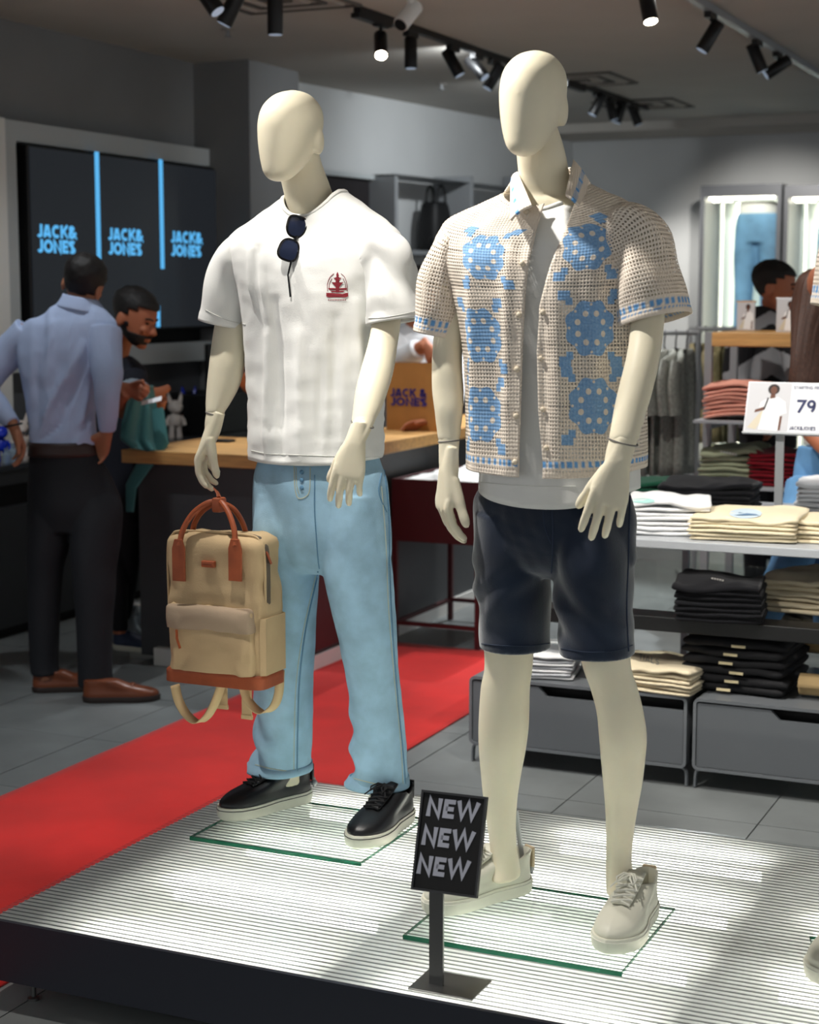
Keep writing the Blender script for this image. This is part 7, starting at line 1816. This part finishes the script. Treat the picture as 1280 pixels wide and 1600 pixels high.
# ---- woman with long brown hair at the frame edge
D7 = 6.62
m_hair_b = mat('brown_hair', (74, 46, 34), .5, var=(40, .3), stretch=(6, 6, .4), bump=(60, .5, .004)); m_knit = mat('white_knit', (214, 206, 196), .9); m_jean = mat('mid_blue_denim', (98, 146, 190), .85, var=(10, .15))
p7 = thing('person', 'woman with long brown hair and blue jeans leaning behind the clothes table', 'person', PD(1300, 1010, D7) * [1, 1, 0])
chin = PD(1296, 508, D7 - .06); HM7 = head_frame(chin, dirv(.75, .3, -.35), np.array([0, 0, 1]) + dirv(.2, 0) * .3); bm = MB(); head_parts(bm, HM7, .225)
limb(bm, [(1300, 540, D7, .065), (1296, 505, D7, .052), (1292, 480, D7, .05)]); bm.rings(rowD([(535, 1262, 1345, D7, .6), (600, 1256, 1345, D7, .6), (690, 1262, 1340, D7, .65), (740, 1245, 1345, D7, .65)], 16, 28), True, True)
aL = [(1268, 560, D7 - .08, .045), (1250, 640, D7 - .14, .040), (1290, 700, D7 - .3, .033), (1318, 715, D7 - .36, .026)]; aR = [(1345, 560, D7, .045), (1362, 640, D7, .038), (1345, 705, D7 - .2, .028)]
limb(bm, aL); limb(bm, aR)
lgL = [(1268, 760, D7 - .02, .085), (1240, 870, D7 - .1, .066), (1196, 960, D7 + .05, .048), (1190, 1005, D7 + .1, .04)]; lgR = [(1315, 760, D7, .085), (1300, 880, D7, .062), (1296, 1005, D7, .042)]
limb(bm, lgL); limb(bm, lgR)
for (px, py, d, s_) in ((1320, 718, D7 - .37, 1), (1343, 710, D7 - .21, -1)):
    w = PD(px, py, d); fz = dirv(.5, -.4, -.4); hx = dirv(0, -.5, .7); z = -fz; x = unit(hx - z * (hx @ z)); y = np.cross(x, z) * s_; V, F = place_hand(hand_mesh((30, 30, 20), .03, (.5, -.4, -.7), voxel=.004, scale=.85), frame(w, x, y, z)); bm.add(V, F)
V, F = remesh(bm, .006, 4); mk('body', (V, F), m_skin_b, p7, sharp=None)
hb = MB(); V, F = hair_shell(HM7, .225, lambda y, z, x: z > -1, 1.1, 7.0); 
K = rowD([(420, 1266, 1316, D7, 1.0), (434, 1250, 1330, D7 - .01, 1.1), (475, 1240, 1338, D7 - .02, 1.15), (515, 1238, 1322, D7 - .08, .8), (560, 1236, 1312, D7 - .14, .4), (595, 1233, 1300, D7 - .16, .3), (608, 1237, 1294, D7 - .16, .2)], 40, 60)
K += (K - K.mean(1, keepdims=True)) * (.05 * np.sin(np.arange(60) * 2.4)[None, :, None]); front_gap = None
mk('hair', MB().rings(K, True, True), m_hair_b, p7, sharp=None)
sb = MB().rings(rowD([(532, 1275, 1320, D7, .8), (545, 1258, 1345, D7, .6), (600, 1250, 1348, D7, .62), (670, 1254, 1345, D7, .66), (695, 1256, 1344, D7, .66)], 24, 40), True, True)
limb(sb, [(x, y, d, r + .02) for x, y, d, r in aL[:2]], 16, 12); limb(sb, [(x, y, d, r + .02) for x, y, d, r in aR[:2]], 16, 12)
V, F = remesh(sb, .008, 3); V = cloth_noise(V, .008, 14, 2.0); tag(mk('knit_top', (V, F), m_knit, p7, sharp=None), 'pale ribbed knit top')
tb_ = MB().rings(rowD([(698, 1248, 1342, D7, .72), (740, 1240, 1348, D7, .7), (800, 1235, 1345, D7, .6)], 12, 36), True, True)
limb(tb_, [(x, y, d, r + .016) for x, y, d, r in lgL], 20, 24); limb(tb_, [(x, y, d, r + .016) for x, y, d, r in lgR], 20, 24)
V, F = remesh(tb_, .007, 3); V = cloth_noise(V, .007, 11, 3.0); jn = mk('jeans', (V, F), m_jean, p7, sharp=None); tag(jn, 'mid blue denim jeans')
for (px, py) in ((1196, 1012), (1296, 1012)): shoe_simple(p7, PD(px, py, D7 + .12) * [1, 1, 0], dirv(.4, -.7), m_wht_leather, m_sole_white, .25)

# ------------------------------------------------------------------ third mannequin, only its knitted sleeve reaches into the picture
def copy_tree(o, parent=None):
    c = o.copy(); COL.objects.link(c); c.parent = parent; ORG[c.name] = ORG.get(o.name, np.zeros(3))
    for ch in [q for q in list(COL.objects) if q.parent == o and q.type in ('MESH', 'EMPTY')]: copy_tree(ch, c)
    return c
man3 = copy_tree(man2); man3['label'] = 'mannequin at the picture edge with only its cream knitted sleeve showing'
man3.scale = (1, 1, 1.045); man3.location = (-.44, 3.40, PZ); man3.rotation_euler = (0, 0, radians(16))
# slide it along until only the sleeve end is in view
Mr = np.array(rotz(radians(16)))[:3, :3]; best = 1e9
for o_ in COL.objects:
    if o_.type == 'MESH' and o_.name.startswith('sleeve') and o_.parent and o_.parent.parent == man2:
        v = np.zeros(len(o_.data.vertices) * 3); o_.data.vertices.foreach_get('co', v); v = (v.reshape(-1, 3) * [1, 1, 1.045]) @ Mr.T + np.array([-.44, 3.40, PZ]); q = px_(v); k = int(np.argmin(q[:, 0]))
        if q[k, 0] < best: best, dep = q[k, 0], depth(v[k])
man3.location = Vector((-.44, 3.40, PZ)) + Vector(_r) * float((1266 - best) * dep / FPX)
# ------------------------------------------------------------------ ceiling: tracks, spotlights, vents, camera, sprinklers
m_lamp_lit = mat('lit_lamp_face', (255, 255, 255), .4, emit=((255, 240, 214), 40.0)); m_lamp_dim = mat('lamp_face', (190, 205, 225), .3, emit=((170, 190, 215), .35))
def track(X, Y0, Y1, label, feed=True, m=None):
    o = thing('light_track', label, 'light track', (X, (Y0 + Y1) / 2, CEIL - .035), 'ceiling light tracks')
    mk('rail', MB().box(X - .018, X + .018, Y0, Y1, CEIL - .034, CEIL - .001), m or m_black, o, smooth=False)
    if feed: mk('feed_box', MB().box(X - .022, X + .022, Y0 - .02, Y0 + .34, CEIL - .055, CEIL - .034), m_black, o, smooth=False)
    return o
track(-3.57, 7.28, 9.5, 'black ceiling track behind the first mannequin head')
track(-3.55, 10.15, 11.9, 'short black ceiling track right of the second mannequin head')
track(-2.07, 6.2, 10.6, 'grey ceiling track at the upper picture edge', False, m_grey_metal)
track(-3.57, 3.2, 6.3, 'black ceiling track above the checkout side', False)
def spotlight(px, py, X, tilt, label, lit=0, ln=.15, r=.032):
    """body centre seen at the pixel, hanging from the track at X; tilt = (right, toward viewer) lean of the lamp mouth"""
    c = atX(px, py, X); d = unit(_r * tilt[0] - FH * tilt[1] + np.array([0, 0, -1.0]))
    a, b2 = c - d * ln / 2, c + d * ln / 2; jt = c - d * ln * .32; 
    o = thing('track_spotlight', label, 'spotlight', (X, c[1], CEIL - .035), 'track spotlights')
    mk('adapter', MB().box(X - .016, X + .016, c[1] - .06, c[1] + .06, CEIL - .062, CEIL - .035), m_black, o, smooth=False)
    mk('stem', MB().cyl((X, c[1], CEIL - .062), jt, .008, 8), m_black, o)
    mk('lamp_body', MB().tube([a, a + d * .004, b2 - d * .004, b2], [r * .9, r, r, r * .96], 20), m_black, o, sharp=40)
    mk('lamp_face', MB().tube([b2 - d * .002, b2 + d * .0015], [r * .86, r * .84], 20), m_lamp_lit if lit else m_lamp_dim, o)
for a in ((595, 70, -3.57, (.05, .9), 'lit spotlight facing the viewer on the track behind the first mannequin', 1), (642, 83, -3.57, (0, .05), 'black spotlight pointing straight down beside the lit one'), (708, 98, -3.57, (.55, .1), 'black tilted spotlight third on the track'), (745, 106, -3.57, (.8, .5), 'black spotlight with glowing mouth fourth on the track', 0), (772, 120, -3.57, (-.6, .1), 'black spotlight beside the second mannequin head'),
          (934, 163, -3.55, (-.5, .0), 'black spotlight first on the short track'), (955, 170, -3.55, (.3, .0), 'black spotlight second on the short track'), (969, 175, -3.55, (-.3, .0), 'black spotlight third on the short track'), (992, 179, -3.55, (.4, .0), 'black spotlight last on the short track'),
          (1110, 57, -2.07, (-.6, 0), 'black spotlight first on the grey track'), (1183, 90, -2.07, (.45, 0), 'black spotlight second on the grey track'), (1215, 105, -2.07, (-1.5, 0), 'nearly level black spotlight on the grey track')): spotlight(*a)
for (px, py, tl, lb, lt) in ((322, -8, (.7, .3), 'black spotlight nearest the left top corner', 0), (364, 8, (-.5, .0), 'black leaning spotlight at the picture top', 0), (430, 22, (0, .0), 'black upright spotlight at the picture top', 0)): spotlight(px, py, -3.57, tl, lb, lt, .17, .034)
spotlight(1012, 6, -2.07, (.15, .35), 'lit black spotlight at the picture top above the second mannequin', 1, .16)
m_slot = mat('vent_slot', (96, 94, 90), .7)
def vent(px, py, label, w=.62):
    c = atZ(px, py, CEIL); o = thing('ceiling_vent', label, 'vent', (c[0], c[1], CEIL - .012), 'ceiling air vents')
    for k, s_ in enumerate((.95, .76, .57, .38, .19)):
        h = w / 2 * s_; t = .016
        for q in ((-h, h, -h, -h + t), (-h, h, h - t, h), (-h, -h + t, -h + t, h - t), (h - t, h, -h + t, h - t)):
            mk('slot', MB().box(c[0] + q[0], c[0] + q[1], c[1] + q[2], c[1] + q[3], CEIL - .012, CEIL - .001), m_slot if k % 2 == 0 else m_ceil, o, smooth=False)
vent(430, -2, 'square slotted ceiling vent at the picture top'); vent(905, 124, 'square slotted ceiling vent behind the second mannequin head'); vent(1005, 162, 'square slotted ceiling vent at the end of the short track')
# security camera
c = atZ(642, 8, 2.84); cc2 = thing('security_camera', 'white bullet security camera hanging from the ceiling', 'camera', (c[0], c[1], CEIL - .1))
mk('mount', MB().cyl((c[0], c[1], CEIL - .001), (c[0], c[1], CEIL - .02), .05, 16).cyl((c[0], c[1], CEIL - .02), (c[0], c[1], CEIL - .07), .018, 10), m_white, cc2)
e = np.array([c[0], c[1], CEIL - .09]); d = unit(-_r * .5 - FH * .6 + np.array([0, 0, -.7]))
mk('housing', MB().tube([e - d * .05, e - d * .045, e + d * .09, e + d * .095], [.03, .036, .036, .034], 18), m_white, cc2, sharp=40); mk('lens', MB().tube([e + d * .0951, e + d * .1], [.03, .028], 18), m_black, cc2)
for i, (px, py) in enumerate(((356, 46), (690, 131))):
    c = atZ(px, py, CEIL); o = thing('sprinkler', ('small ceiling sprinkler near the pillar', 'small ceiling sprinkler left of the second mannequin head')[i], 'sprinkler', (c[0], c[1], CEIL - .03), 'ceiling sprinklers')
    mk('cover', MB().lathe([(.04, -.004), (.035, 0)], 16, frame((c[0], c[1], CEIL - .001), (1, 0, 0), (0, 1, 0), (0, 0, 1))), m_ceil, o); mk('nozzle', MB().cyl((c[0], c[1], CEIL - .005), (c[0], c[1], CEIL - .035), .01, 8).cyl((c[0], c[1], CEIL - .033), (c[0], c[1], CEIL - .037), .02, 10), m_grey_metal, o)
